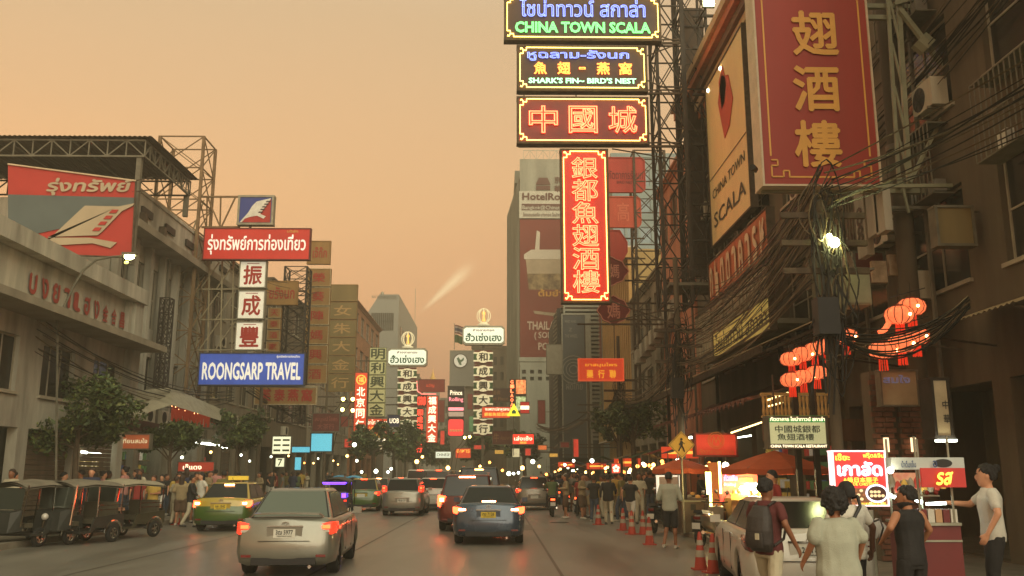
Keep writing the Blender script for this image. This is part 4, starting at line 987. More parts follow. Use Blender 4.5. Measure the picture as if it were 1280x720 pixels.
sign((384,301,413,330), 54, 'small brown Thai sign sticking out behind the red travel banner', M_OLDB, texts=[('เจ๊ก๊ก', .55, .5, .6, .45, M_OLDR)], frame=M_OLDB)
t, c, w, h = sign((318,482,396,506), 50, 'long brown board with four faded red characters below the blue travel sign', M_OLDB, texts=[], frame=M_WORN)
for k, chh in enumerate('芙泰燕窩'):
    m = MB(); letter(m, chh, c+UX*((k-1.45)*w*.22), FRONT, .17*w, .62*h, bold=.03); m.build('character', [M_OLDR], t)
tower('lattice_tower', 'thin dark lattice between the brown board and the stacked worn signs', W(352,420,51).x, W(380,420,51).x, 51, 52.2, 4.5, W(366,333,51).z, 12, M_DARKST, .05, .025)
sign((390,516,425,540), 55, 'dull red shop board above the blue screen on the left', mat('dull_red_board', (110,52,42), .7, var=.2), texts=[('สมบูรณ์ โอสถ', .5, .35, .8, .3, mat('pale_red_ink', (160,90,74), .6)), ('大茶行', .5, .72, .6, .3, MATS['pale_red_ink'])])
# vertical red sign with white characters
LITR = mat('lit_red_sign', (190,64,38), .5, 0, (230,70,34), .45, var=0); LITW = mat('lit_white_letter', (240,226,190), .5, 0, (255,238,200), 1.1, var=0); LITY = mat('lit_gold_letter', (240,190,90), .5, 0, (255,180,70), .9, var=0)
def vsign(px, D, label, chars, face, ink, top=None, arm_x=-15, frame=M_RUST, bold=.02, csz=.62, fy=.0, kind='fill'):
    c, w, h = rect(*px, D); t = thing('vertical_sign', label, 'sign', tuple(c))
    MB().obox(c, UX, UZ, -UY, w, h, .3).build('sign_board', [face], t)
    m = MB()
    for s in (-1, 1): m.obox(c+UZ*(s*(h/2+.03)), UX, UZ, -UY, w+.1, .06, .34); m.obox(c+UX*(s*(w/2+.03)), UX, UZ, -UY, .06, h, .342)
    m.build('sign_rim', [frame], t); n = len(chars); hh = h*(1-fy)
    for k, ch_ in enumerate(chars):
        o = c+UZ*(h/2-h*fy-hh*(k+.5)/n); cw = min(w*csz*1.1, hh/n*.95); m = MB(); letter(m, ch_, o, FRONT, cw, min(hh/n*.82, cw*1.1), bold=bold, kind=kind, bev=.04); m.build('character', [ink], t)
    for k in range(2): MB().box((min(arm_x, c.x), D+.32, c.z+h*(.3-.6*k)), (max(arm_x, c.x), D+.42, c.z+h*(.3-.6*k)+.1)).build('arm', [M_RUST], t)
    return t, c, w, h
t, c, w, h = vsign((443,466,458,551), 80, 'tall red vertical sign with a round emblem over five white characters', '北京同仁堂', LITR, LITW, fy=.2)
m = MB()
for R in (.42, .36): m.path([c+Vector((R*cos(i*pi/12), -.03, h/2-.62+R*sin(i*pi/12))) for i in range(25)], .03, 4)
m.build('round_emblem', [LITY], t); m = MB(); letter(m, '福', c+Vector((0, 0, h/2-.62)), FRONT, .45, .45, bold=.02); m.build('emblem_character', [LITY], t)
PG = mat('pale_green_plate', (186,184,132), .6, 0, (200,196,130), .12, var=0)
stack((461,434,482,521), 84, 'stack of pale green plates with dark characters next to the red vertical sign', '明利興大金', PG, mat('deep_green_ink', (60,72,44), .6), mat('green_rim', (96,104,70), .6), 5, csz=.8, bold=.02)
t, c, w, h = sign((459,523,484,552), 84, 'bright orange-and-white Thai shop sign with a yellow strip below the pale green plates', LITR, texts=[('อาโภณิซากา', .5, .16, .96, .2, LITW), ('人龍大洋酒家', .5, .42, .9, .12, LITY), ('ภัตตาคารอาหาร', .5, .55, .9, .1, LITW)])
MB().obox(c-UZ*(h*.25)-UY*.02, UX, UZ, -UY, w*.95, h*.2, .02).build('yellow_strip', [mat('dim_yellow_strip', (170,130,50), .6, 0, (190,130,40), .3, var=0)], t)
MB().obox(c-UZ*(h*.42)-UY*.02, UX, UZ, -UY, w*.85, h*.12, .02).build('white_strip', [LITW], t)
sign((484,518,500,534), 90, 'navy bank sign with white letters left of the left gold shop pole', mat('navy_sign', (44,52,92), .5, var=.1), texts=[('UOB', .55, .5, .72, .38, LITW)])
# gold shop signs
M_LITWG = mat('lit_white_face', (222,228,206), .5, 0, (232,240,214), .55, var=0); M_GRI = mat('green_letter', (20,92,56), .5, var=0); M_REDI2 = mat('maroon_letter', (130,50,44), .5, var=0); M_CREAM = mat('cream_plate', (226,216,176), .5, 0, (235,224,180), .3, var=0)
M_GRB = mat('green_block', (58,92,54), .6); M_DRB = mat('deep_red_strip', (104,36,28), .6)
def goldshop(px, D, label, post, n_, arm_x):
    c, w, h = rect(*px, D); t = thing('gold_shop_sign', label, 'sign', tuple(c)); k = .16*w
    P = [(-w/2, -h/2), (w/2-k*.0, -h/2), (w/2, h/2), (-w/2, h/2)]
    MB().prism([(-w/2,-h*.38),(-w/2+k*.4,-h/2),(w/2-k*.4,-h/2),(w/2,-h*.38),(w/2,h*.38),(w/2-k*.4,h/2),(-w/2+k*.4,h/2),(-w/2,h*.38)], c+UY*.05, UX, UZ, -UY, .7).build('sign_case', [M_GALV], t)
    MB().prism([(x_*.94, y_*.8) for x_, y_ in [(-w/2,-h*.38),(-w/2+k*.4,-h/2),(w/2-k*.4,-h/2),(w/2,-h*.38),(w/2,h*.38),(w/2-k*.4,h/2),(-w/2+k*.4,h/2),(-w/2,h*.38)]], c, UX, UZ, -UY, .06).build('lit_face', [M_LITWG], t)
    m = MB(); letter(m, 'ฮั่วเซ่งเฮง', c-UZ*(h*.1), FRONT, w*.84, h*.42, bold=.025); m.build('lettering', [M_GRI], t)
    m = MB(); letter(m, 'ห้างขายทอง', c+UZ*(h*.27), FRONT, w*.5, h*.13, bold=.02); m.build('small_lettering', [M_REDI2], t)
    e = c+UZ*(h*.5)+UY*.3; r = w*.14
    MB().lathe(e, [(r*.8,0),(r*1.1,r*.25),(r*.4,r*.6)], 12).build('emblem_base', [M_CREAM], t)
    m = MB(); ec = e+UZ*r*1.75
    for i in range(4): m.path([ec+Vector((r*1.15*cos(i*pi/4)*cos(a_*pi/12), r*1.15*sin(i*pi/4)*cos(a_*pi/12), r*1.25*sin(a_*pi/12))) for a_ in range(25)], r*.09, 4)
    m.build('emblem_cage', [M_CREAM], t)
    MB().prism([(-r*.25,-r*.9),(r*.25,-r*.9),(r*.15,.1*r),(r*.3,.5*r),(0,r),(-r*.3,.5*r),(-r*.15,.1*r)], ec, UX, UZ, -UY, .1).build('emblem_figure', [LITY], t)
    x0, y0, y1, step = post; sc_ = D/1130
    for i, chh in enumerate('和成興大金行'[:n_]):
        o = W(x0, y0+step*i, D); pw, ph = 24*sc_*.98, step*sc_*.92
        MB().obox(o+UY*.1, UX, UZ, -UY, pw*.94, ph, .3).build('post_board', [M_DRB], t)
        MB().obox(o+UY*.06, UX, UZ, -UY, pw, ph*.56, .1).build('green_plate', [M_GRB], t)
        m = MB(); m.obox(o+UZ*ph*.3+UY*.03, UX, UZ, -UY, pw*1.04, ph*.12, .1); MB().obox(o-UZ*ph*.3+UY*.03, UX, UZ, -UY, pw*1.04, ph*.12, .1).build('white_bar', [M_CREAM], t); m.build('white_bar', [M_CREAM], t)
        MB().prism([(pw*.36*cos(a_*pi/8), ph*.46*sin(a_*pi/8)) for a_ in range(16)], o, UX, UZ, -UY, .1).build('plate', [M_CREAM], t)
        m = MB(); letter(m, chh, o, FRONT, pw*.46, ph*.6, bold=.03); m.build('character', [mat('brown_black_ink', (58,44,30), .6, var=0)], t)
    o = W(x0, y0, D+.4); b = W(x0, 585, D+.4)
    MB().box((o.x-.12, D+.45, 0), (o.x+.12, D+.65, c.z)).build('post', [M_STEEL], t)
    return t
goldshop((578,407,631,431), 88, 'right, higher white gold-shop sign with its column of six round plates', (604, 446, 0, 18), 6, 0)
goldshop((484,435,534,458), 98, 'left, lower white gold-shop sign with its column of six round plates', (509, 467, 0, 15.9), 6, -15)
# flags
fl = thing('flag_pole', 'flagpole with a striped flag above a green flag left of the right gold shop sign', 'flag', tuple(W(568,440,120)))
p = W(568, 437, 120); q = W(568, 404, 120); MB().tube(p, q, .05).build('pole', [M_STEEL], fl)
def flagmesh(px0, px1, py0, py1, mts, name):
    m = MB(); N = 8
    for s in range(len(mts)):
        vs = []
        for i in range(N+1):
            f = i/N; top = W(px0+(px1-px0)*f, py0+(py1-py0)*s/len(mts), 120); bot = W(px0+(px1-px0)*f, py0+(py1-py0)*(s+1)/len(mts), 120); dy = .25*sin(f*7); dz = -.25*f+.08*sin(f*6)
            vs += [top+Vector((0,dy,dz)), bot+Vector((0,dy,dz))]
        m.add(vs, [(2*i,2*i+1,2*i+3,2*i+2) for i in range(N)], s)
    m.build(name, mts, fl)
fr1, fw, fb = mat('flag_red', (120,60,60), .8), mat('flag_white', (180,170,160), .8), mat('flag_navy', (60,60,90), .8)
flagmesh(568.5, 580, 406, 417, [fr1, fw, fb, fb, fw, fr1], 'striped_flag'); flagmesh(568.5, 578, 418, 428, [mat('flag_green', (70,96,56), .8)], 'green_flag')
# spire
t = thing('temple_spire', 'small gilded temple spire rising at the end of the street', 'spire', tuple(W(541, 476, 190)))
p = W(541, 478, 190); hgt = W(541, 459, 190).z-p.z
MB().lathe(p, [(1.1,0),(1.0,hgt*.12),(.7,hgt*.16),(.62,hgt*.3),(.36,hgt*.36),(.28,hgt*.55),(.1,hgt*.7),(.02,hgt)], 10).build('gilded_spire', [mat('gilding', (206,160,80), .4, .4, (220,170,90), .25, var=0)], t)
MB().box((p.x-1.4, 188.5, 0), (p.x+1.4, 191.5, p.z)).build('drum', [M_WALLW], t)
# centre signs
RN = glow('hot_red_neon', (255,64,44), 1.6)
t, c, w, h = sign((523,474,556,490), 112, 'dark red roof-shaped sign edged in pink neon at the centre of the street end', mat('dark_red_roof_board', (140,44,34), .6, var=.15), texts=[('ขวัญ', .45, .5, .3, .3, LITR)], frame=M_DRB)
m = MB(); m.path([W(521,476,111.8), W(522,489,111.8), W(527,492.5,111.8), W(545,492.5,111.8)], .06, 4); m.build('neon_edge', [glow('pink_neon', (255,120,110), 1.8)], t)
vsign((520,494,534,509), 112, 'small red neon Thai letters under the roof-shaped sign', ['เวอเย'], mat('dark_board', (70,44,36), .7), RN, bold=.03)
vsign((521,511,528,566), 110, 'thin column of six red lit characters at the street end', '和成興大金行', mat('dark_board2', (74,48,38), .7), RN, bold=.05, csz=.9)
vsign((533,495,547,553), 104, 'red vertical sign with five white characters right of the thin red column', '福成興大金', LITR, LITW, bold=.03)
t, c, w, h = sign((559,482,581,546), 104, 'tall dark sign with pink and white logos near the street end', mat('near_black_board', (40,30,28), .5), frame=M_GALV, texts=[('Prince', .5, .14, .68, .09, LITW), ('Rolling', .5, .28, .8, .1, mat('lit_pink_letter', (250,150,150), .5, 0, (255,140,150), 1.0, var=0))])
PK = MATS['lit_pink_letter']
MB().obox(c+UZ*(h*.04)-UY*.02, UX, UZ, -UY, w*.86, h*.06, .02).build('pink_strip', [PK], t)
MB().obox(c-UZ*(h*.06)-UY*.02, UX, UZ, -UY, w*.86, h*.09, .02).build('white_strip', [mat('grey_white_print', (190,170,150), .5, 0, (200,170,150), .3, var=0)], t)
MB().prism(roundrect(w*.86, h*.32, .25), c-UZ*(h*.32)-UY*.02, UX, UZ, -UY, .02).build('red_picture', [mat('lit_red_picture', (220,60,54), .5, 0, (240,60,60), .7, var=0)], t)
for k in range(5): MB().ball(c-UZ*(h*.38)-UY*.06+UX*((k-2)*w*.15), .16, 6, sy=.3).build('picture_spot', [mat('print_tan', (200,140,90), .6, 0, (220,140,90), .4, var=0)], t)
# right of centre
sign((603,485,637,503), 96, 'dark brown hotel-style sign beside the right gold shop column', mat('dark_brown_sign', (78,50,40), .6), texts=[('四面佛', .45, .32, .4, .3, mat('dim_gold_letter', (150,110,70), .6)), ('Grand Place', .5, .74, .86, .24, MATS['dim_gold_letter'])])
sign((602,508,638,523), 84, 'red lit Thai sign with gold characters beside the right gold shop column', LITR, texts=[('กะเพราะปลาหูฉลาม', .55, .26, .85, .34, LITW), ('銀都魚翅酒樓', .52, .66, .85, .28, LITY)])
t, c, w, h = sign((637,474,658,516), 72, 'bright vertical sign with red bulbs spelling letters beside two food pictures', mat('dark_sign_case', (60,44,36), .6), texts=[], frame=M_RUST)
for k, chh in enumerate('GILAOAI'):
    m = MB(); letter(m, chh, c+UX*(-w*.36)+UZ*(h*(.42-.135*k)), FRONT, w*.16, h*.1, bold=.03); m.build('letter', [glow('orange_led', (255,120,70), 2.2)], t)
for k, (mt) in enumerate((mat('food_print_orange', (236,150,90), .6, 0, (255,170,110), .8, var=.5, vs=5, rgb2=(160,60,30)), mat('food_print_green', (190,200,150), .6, 0, (220,230,180), .6, var=.5, vs=5, rgb2=(80,110,50)))):
    MB().obox(c+UX*(w*.18)+UZ*(h*(.27-.5*k))-UY*.02, UX, UZ, -UY, w*.6, h*.42, .02).build('food_picture', [mt], t)
t = thing('warning_sign', 'yellow triangular lit sign in front of the bulb-lettered sign', 'sign', tuple(W(642,513,68)))
P3 = [W(634,520,68), W(650.5,520,68), W(642.5,504,68)]; c = P3[0]
MB().prism([((p-c).x, (p-c).z) for p in P3], c, UX, UZ, -UY, .12).build('sign_plate', [mat('lit_yellow', (240,220,50), .5, 0, (250,230,60), .8, var=0)], t)
MB().lathe(W(642.4,517,67.9), [(.14,0),(.16,.16),(.02,.3)], 8, sy=.15).build('symbol', [mat('teal_ink', (60,140,110), .5)], t)
MB().tube((W(642,520,68.1).x, 68.1, 3), W(642,520,68.1), .04).build('post', [M_STEEL], t)
sign((650,502,662,517), 66, 'small red and white square sign right of the yellow triangle', mat('small_red_sign', (180,46,36), .6, 0, (200,50,40), .3, var=0), texts=[('▬', .5, .5, .9, .3, LITW)], rim=.03)
sign((640,542,668,556), 58, 'glowing red Thai sign low over the right side of the road', mat('glowing_red_sign', (226,50,40), .5, 0, (255,60,40), .9, var=0), texts=[('เล่งเซ้ง', .5, .42, .8, .4, LITW), ('龍盛', .5, .8, .3, .2, LITY)])
sign((615,538,642,556), 76, 'dull dark red board left of the glowing red Thai sign', mat('dull_dark_red', (104,52,42), .7), texts=[('牛', .2, .5, .25, .6, MATS['dim_gold_letter']), ('ห้องอาหาร', .65, .5, .5, .3, MATS['dim_gold_letter'])])
t, c, w, h = sign((544,564,564,573), 78, 'small white lit sign over the middle of the road', M_LITWG, texts=[('CHINESE', .5, .5, .8, .4, M_BRI)], frame=M_GALV)
sign((569,560,589,573), 90, 'small orange and white lit board at the street end', LITR, texts=[('อาหาร', .5, .3, .8, .3, LITY)])
# spiky yellow lamp clusters
M_YL = glow('yellow_lamp', (255,214,110), 14)
k = 0
for grp, D in ((((429,499),(441,499),(428,512),(441,513)), 62), (((581,547),(587,546)), 84)):
    for (x, y) in grp:
        t = thing('street_lamp', ['upper left yellow lamp of the four beside the red vertical sign','upper right yellow lamp of the four beside the red vertical sign','lower left yellow lamp of the four beside the red vertical sign','lower right yellow lamp of the four beside the red vertical sign','left yellow lamp of the pair at the street end','right yellow lamp of the pair at the street end'][k], 'lamp', tuple(W(x,y,D)), 'yellow lamps on curved arms')
        p = W(x,y,D); MB().ball(p, .13, 8).build('bulb', [M_YL], t); MB().path([p+UZ*.1, p+Vector((-.3,0,-.5)), p+Vector((-1.0,0,-1.3)), (p.x-1.3, D, p.z-3)], .035, 4).build('arm', [M_DARKST], t); k += 1
# ================================================================ left row, near
# low front house with the cream letter band
t = thing('shophouse', 'cream left house with a framed band of red Thai and Chinese letters', 'building', (-13.8, 16, 0)); LH = t
m = MB(); wall_grid(m, (-13.8, 16, 0), LEFTW, 18, 8.5, [(.6+3.5*k, 3.5+3.5*k, .15, 3.0) for k in range(5)]+[(1+3.5*k, 3.1+3.5*k, 4.0, 5.6) for k in range(5)], .3)
m.box((-26, 33.7, 0), (-14.11, 34, 8.49)); m.box((-26, 16, 0), (-14.11, 16.3, 8.49)); m.box((-26, 16.3, 8.2), (-14.11, 33.7, 8.48)); m.box((-17.6, 16.3, 0), (-17.5, 33.7, 8.15)); m.box((-17.5,16.3,3.3),(-14.11,33.7,3.5)); m.build('wall', [M_WALLW], t)
for k in range(5): window(t, Vector((-13.8, 16+2.05+3.5*k, 4.8)), LEFTW, 2.1, 1.6, 3, 1)
MB().box((-13.78, 16, 7.98), (-13.35, 34.2, 8.52)).build('upper_moulding', [M_WALLW], t)
MB().box((-13.79, 33.4, 3.6), (-13.5, 34.15, 7.97)).build('corner_pilaster', [M_WALLW], t)
MB().box((-13.78, 16, 6.2), (-12.6, 34.4, 6.42)).build('canopy_slab', [M_WALLG], t)
MB().box((-13.79, 16, 6.44), (-13.62, 33.38, 6.62)).build('lower_moulding', [M_WALLW], t)
MB().box((-13.79, 33.1, 6.64), (-13.62, 33.38, 7.96)).build('side_moulding', [M_WALLW], t)
for k, ch in enumerate('บงยาเฮง金合昌'):
    m = MB(); letter(m, ch, (-13.79, 26.4+.72*k, 7.2), LEFTW, .40, .56, bold=.03, lift=.03, depth=.05); m.build('letter', [mat('red_wall_letter', (150,54,44), .6)], t)
lat = thing('lattice_screen', 'white breeze-block lattice screen under the big airline banner', 'screen', (-14.5, 33.6, 9.2)); s0 = None
p = W(92,330,34.6); q = W(133,300,34.6)
for i in range(11):
    for j in range(5):
        if s0 is None:
            s0 = MB(); 
            for s in (-1, 1): s0.obox((p.x-3, 34.6, 9.4+s*.13), UX, UZ, -UY, .34, .06, .15); s0.obox((p.x-3+s*.15, 34.6, 9.4), UX, UZ, -UY, .05, .2, .15)
            s0 = s0.build('lattice_block', [M_WALLW], lat)
        else: c2 = link_copy(s0, lat); c2.location = (i*.36, 0, j*.34)
MB().box((p.x-3.3, 34.72, 9.1), (p.x+1.2, 34.9, 11.2)).build('backing_wall', [M_DARKST], lat)
# tall white house behind
t = thing('shophouse', 'tall white left house with pilasters, deep eaves and roof shed', 'building', (-15, 34.2, 0)); TH = t
ops = [(.7+1.62*k, 1.85+1.62*k, z, z+hh) for k in range(12) if .7+1.62*k < 19 for z, hh in ((4.4, 2.2), (7.8, 2.6))]
ops = [q for q in ops if q[1] < 20.4]
m = MB(); wall_grid(m, (-15, 34.2, 0), LEFTW, 12.7, 12.3, [q for q in ops if q[1] < 12.5]+[(.5+4*k, 3.9+4*k, .15, 3.2) for k in range(3)], .3)
m.box((-27, 34.21, 0), (-15.31, 34.5, 12.29)); m.box((-27, 46.6, 0), (-15.31, 46.9, 12.29)); m.box((-27, 34.5, 11.9), (-15.31, 46.6, 12.28)); m.box((-18.6, 34.5, 0), (-18.5, 46.6, 11.8)); m.box((-18.5,34.5,3.5),(-15.31,46.6,3.7)); m.box((-18.5,34.5,7.2),(-15.31,46.6,7.4)); m.build('wall', [M_WALLW], t)
for q in ops:
    if q[1] < 12.5: window(t, Vector((-15, 34.2+(q[0]+q[1])/2, (q[2]+q[3])/2)), LEFTW, q[1]-q[0], q[3]-q[2], 1, 2, sill=False, bars=q[2] > 7)
for k in range(8): MB().box((-14.98, 34.3+1.62*k, 3.9), (-14.7, 34.62+1.62*k, 11.1)).build('pilaster', [M_WALLW], t)
MB().box((-15, 34.0, 11.1), (-13.9, 47.2, 11.4)).build('eave_slab', [M_WALLG], t)
MB().box((-14.5, 34.0, 11.42), (-14.3, 47.2, 12.7)).build('parapet_wall', [M_WALLW], t); MB().box((-14.56, 34.0, 12.7), (-14.24, 47.2, 12.85)).build('coping', [M_WALLW], t)
for k in range(5): MB().box((-14.29, 35+2.6*k, 11.9), (-14.2, 36.1+2.6*k, 12.2)).build('parapet_vent', [M_DARKST], t)
for k in range(5): MB().box((-14.28, 34.9+.7*k, 11.42), (-14.05, 35.2+.7*k, 11.9)).build('eave_unit', [M_RUST], t) if k in (0, 3) else None
# rooftop steel shed
t = thing('roof_shed', 'open steel shed with corrugated roof on top of the left house', 'shed', (-13, 32, 12.6))
M_RSH = mat('dark_roof_sheet', (86,72,54), .75, .2, var=.25, vs=1)
for k in range(12):
    x1 = -12.8-1.1*k
    corr = MB(); vs = []; N = 12
    for i in range(N+1): vs += [(x1-1.1*i/N, 31.8, 13.9+.035*(i % 2)), (x1-1.1*i/N, 37.2, 14.0+.035*(i % 2))]
    corr.add(vs, [(2*i, 2*i+1, 2*i+3, 2*i+2) for i in range(N)]); corr.build('roof_sheet', [M_RSH], t)
truss(t, (-25.5, 32, 13.2), (-13.1, 32, 13.2), .62, 18, .045, M_STEEL, name='roof_truss'); truss(t, (-13.1, 32, 13.2), (-13.1, 37, 13.25), .6, 10, .04, M_STEEL, name='roof_truss')
truss(t, (-25.5, 36.8, 13.2), (-13.1, 36.8, 13.2), .62, 18, .045, M_STEEL, name='roof_truss')
for x, y in ((-13.3,32.1),(-19,32.1),(-25,32.1),(-13.2,36.9),(-19,36.9)): MB().box((x-.09, y-.09, 9.1 if y < 34 else 12.3), (x+.09, y+.09, 13.2)).build('post', [M_STEEL], t)
for k in range(6): MB().box((-25.5+2.4*k, 32, 13.82), (-25.42+2.4*k, 37, 13.89)).build('purlin', [M_STEEL], t)
# banner with airline tail
M_BAN = mat('banner_red', (176,52,44), .7, var=.12, vs=.8); M_BANB = mat('banner_slate', (88,98,96), .7, var=.15, vs=.7); M_BANC = mat('banner_cream', (178,162,134), .7, var=.12, vs=.7); M_BANT = mat('banner_tan_edge', (200,178,146), .7)
bD = 31
t = thing('banner', 'large red banner with a cream aircraft tail and Thai lettering under the roof shed', 'banner', tuple(W(100, 270, bD)))
def bpoly(pts, name, mt, lift):
    P = [W(px, py, bD-lift) for px, py in pts]; c = P[0]
    return MB().prism([((p-c).x, (p-c).z) for p in P][::-1], c, UX, UZ, -UY, .02).build(name, [mt], t)
P0 = [(10,205),(10,316),(165,322),(170,226)]
bpoly(P0[::-1], 'banner_cloth', M_BAN, .0)
bpoly([(10,243),(168,247),(168,256),(95,275),(92,282),(10,300)][::-1][::-1], 'printed_sky', M_BANB, .03)
bpoly([(60,300),(92,270),(106,257),(148,258),(168,254),(166,257),(152,264),(128,289),(122,294),(60,296)], 'printed_tail', M_BANC, .06)
bpoly([(60,297),(112,297),(146,303),(138,310),(116,304),(60,307)], 'printed_wing', M_BANC, .06)
for k in range(4):
    x, y = 140-k*7, 262+k*7.4
    bpoly([(x,y),(x+8,y),(x+5,y+4.2),(x-4,y+4.2)], 'printed_bar', M_BAN, .09)
m = MB(); letter(m, 'รุ่งทรัพย์', W(112, 234, bD), FRONT, 2.9, .62, bold=.03, shear=.2, lift=.05); m.build('lettering', [M_BANC], t)
for (xa, ya, xb, yb) in ((10,205,170,226),(165,322,170,226),(10,316,165,322)):
    MB().tube(W(xa, ya, bD-.03), W(xb, yb, bD-.03), .035, 4).build('edge_tube', [M_BANT if ya == 205 else M_RUST], t)
MB().tube(W(168, 226, bD), W(190, 222, 33), .03, 4).build('strut', [M_RUST], t); MB().tube(W(166, 240, bD), W(190, 237, 33), .03, 4).build('strut', [M_RUST], t)
# lamp on its curved arm
t = thing('street_lamp', 'greenish white lamp on a curved arm in front of the airline banner', 'lamp', tuple(W(70, 400, 27)))
pts = [W(70, 600, 27), W(72, 400, 27), W(92, 358, 27), W(104, 338, 27), W(120, 325, 27), W(140, 321, 27), W(156, 320, 27)]
MB().path(pts, .035, 6).build('arm', [M_STEEL], t); p = W(162, 319.5, 27); MB().cbox(tuple(p+UZ*.05), (.42, .2, .08)).build('lamp_head', [M_STEEL], t); MB().ball(p-UZ*.03, .1, 10, sx=1.6, sy=.8).build('bulb', [glow('greenish_white_lamp', (255,255,190), 30)], t)
p = W(158, 328, 27); MB().ball(p, .05, 8, sx=1.5).build('small_bulb', [glow('weak_yellow_lamp', (230,220,110), 2)], t)
# lattice frames
LT = tower('lattice_tower', 'tall rusty lattice frame behind the logo box on the left', W(198,300,42).x, W(253,300,42).x, 41.2, 43, 5, W(253,178,42).z, 8, mat('tan_steel', (128,104,74), .7, .3, var=.3), .065, .03)
tower('lattice_tower', 'narrow dark lattice mast left of the blue travel sign', W(196,430,38).x, W(208,430,38).x, 38, 38.5, W(200,484,38).z, W(200,372,38).z, 6, M_DARKST, .03, .02)
sf = thing('steel_frame', 'pale steel framework behind the white character plates and travel signs', 'steel frame', tuple(W(250, 400, 42.4)))
M_TAN = MATS['tan_steel']; M_PALE = mat('pale_steel', (150,140,112), .6, .2, var=.2)
for (xa, ya, xb, yb, mt) in ((252,246,298,246,M_TAN),(252,284,300,284,M_TAN)): MB().tube(W(xa,ya,42.4), W(xb,yb,42.4), .06, 4).build('beam', [mt], sf)
for (xa, ya, xb, yb) in ((259,246,258,284),(259,246,275,283),(276,246,275,283),(294,247,277,283)): MB().tube(W(xa,ya,42.4), W(xb,yb,42.4), .045, 4).build('brace', [M_TAN], sf)
for y in (326, 362, 400, 438): MB().tube(W(200,y,42.6), W(335,y-1,42.6), .05, 4).build('beam', [M_PALE], sf)
for x in (222, 248, 262, 278, 292): MB().tube(W(x,326,42.6), W(x-3,482,42.6), .045, 4).build('upright', [M_PALE], sf)
for j in range(3):
    for x in (222, 250, 270): MB().tube(W(x,326+37*j+36,42.6), W(x+24,326+37*j+2,42.6), .035, 4).build('brace', [M_PALE], sf)
for x in (212, 232, 262, 282): MB().tube(W(x,484,42.7), W(x+16,442,42.7), .04, 4).build('brace', [M_PALE], sf)
MB().tube(W(182,481,42.7), W(395,484,42.7), .05, 4).build('beam', [M_PALE], sf)
MB().tube(W(160,430,40), W(200,376,42), .04, 4).build('brace', [M_PALE], sf)
for (xa,ya,xb,yb) in ((238,335,215,380),(232,312,255,250),(243,300,222,352)): MB().tube(W(xa,ya,42.2), W(xb,yb,42.2), .04, 4).build('brace', [M_PALE], sf)
# travel signs
t, c, w, h = sign((297,244,342,281), 42, 'small framed box sign with a white aircraft tail on blue and red', mat('logo_blue', (48,66,140), .45, var=.05), 'sign', M_GALV, .35, .1, (), None, 'logo_sign')
def lp(pts, name, mt, lift): return MB().prism([(x*w, y*h) for x, y in pts], c-UY*lift, UX, UZ, -UY, .01).build(name, [mt], t)
lp([(-.40,-.42),(.42,-.42),(.42,.38)], 'red_field', mat('logo_red', (176,40,34), .45), .02)
lp([(-.42,-.42),(-.2,-.1),(-.1,.12),(.02,.28),(.42,.40),(.38,.30),(.2,-.02),(.14,-.14),(.3,-.22),(.24,-.3),(.05,-.2),(-.14,-.24),(-.28,-.3),(-.36,-.42)], 'white_tail', mat('logo_white', (222,220,206), .5), .035)
for k in range(5): lp([(.08+.05*k,-.1+.09*k),(.2+.05*k,-.1+.09*k),(.22+.05*k,-.06+.09*k),(.1+.05*k,-.06+.09*k)], 'dark_bar', mat('logo_dark', (60,40,50), .5), .05)
MB().box((c.x-.3, c.y+.1, c.z-h/2-.16), (c.x-.2, c.y+.2, c.z-h/2-.01)).build('foot', [M_RUST], t)
BAN2 = mat('travel_red', (190,46,34), .5, 0, (214,50,36), .2, var=.14, vs=.9); WHL = mat('white_letter', (232,228,212), .5, 0, (240,236,220), .35, var=0)
t, c, w, h = sign((254,285,388,325), 41.8, 'red travel banner with white Thai lettering, topmost of the long boards', BAN2, texts=[('รุ่งทรัพย์การท่องเที่ยว', .5, .52, .91, .62, WHL, dict(bold=.02)), ('บริษัท', .83, .1, .1, .09, mat('gold_small', (226,180,90), .5))], frame=M_DRB)
for k, (px, ch, lab) in enumerate((((299,326,333,360), '振', 'top white plate with a red character on the left sign mast'), ((297,363,331,399), '成', 'middle white plate with a red character on the left sign mast'), ((294,402,329,438), '豐', 'bottom white plate with a red character, just above the blue travel sign'))):
    t, c, w, h = sign(px, 42, lab, mat('lit_cream_plate', (222,216,192), .5, 0, (230,224,196), .3, var=.1, vs=1.5), frame=M_GALV, name='character_plate', group='white character plates')
    m = MB(); letter(m, ch, c-UZ*.03, FRONT, w*.66, h*.68, bold=.025); m.build('character', [mat('red_brush_ink', (172,46,34), .5, var=0)], t)
    MB().obox(c+UZ*h*.4-UY*.015, UX, UZ, -UY, w*.45, .03, .01).build('printed_rule', [MATS['red_brush_ink']], t)
sign((248,441,381,482), 41.8, 'long blue travel agency sign with white capitals on the left', mat('travel_blue', (58,86,172), .5, 0, (70,100,200), .3, var=.16, vs=1.1), texts=[('ROONGSARP TRAVEL', .5, .56, .92, .5, WHL, dict(bold=.03)), ('รุ่งทรัพย์การท่องเที่ยว', .84, .12, .22, .1, WHL)], frame=mat('slate_rim', (60,66,84), .6))
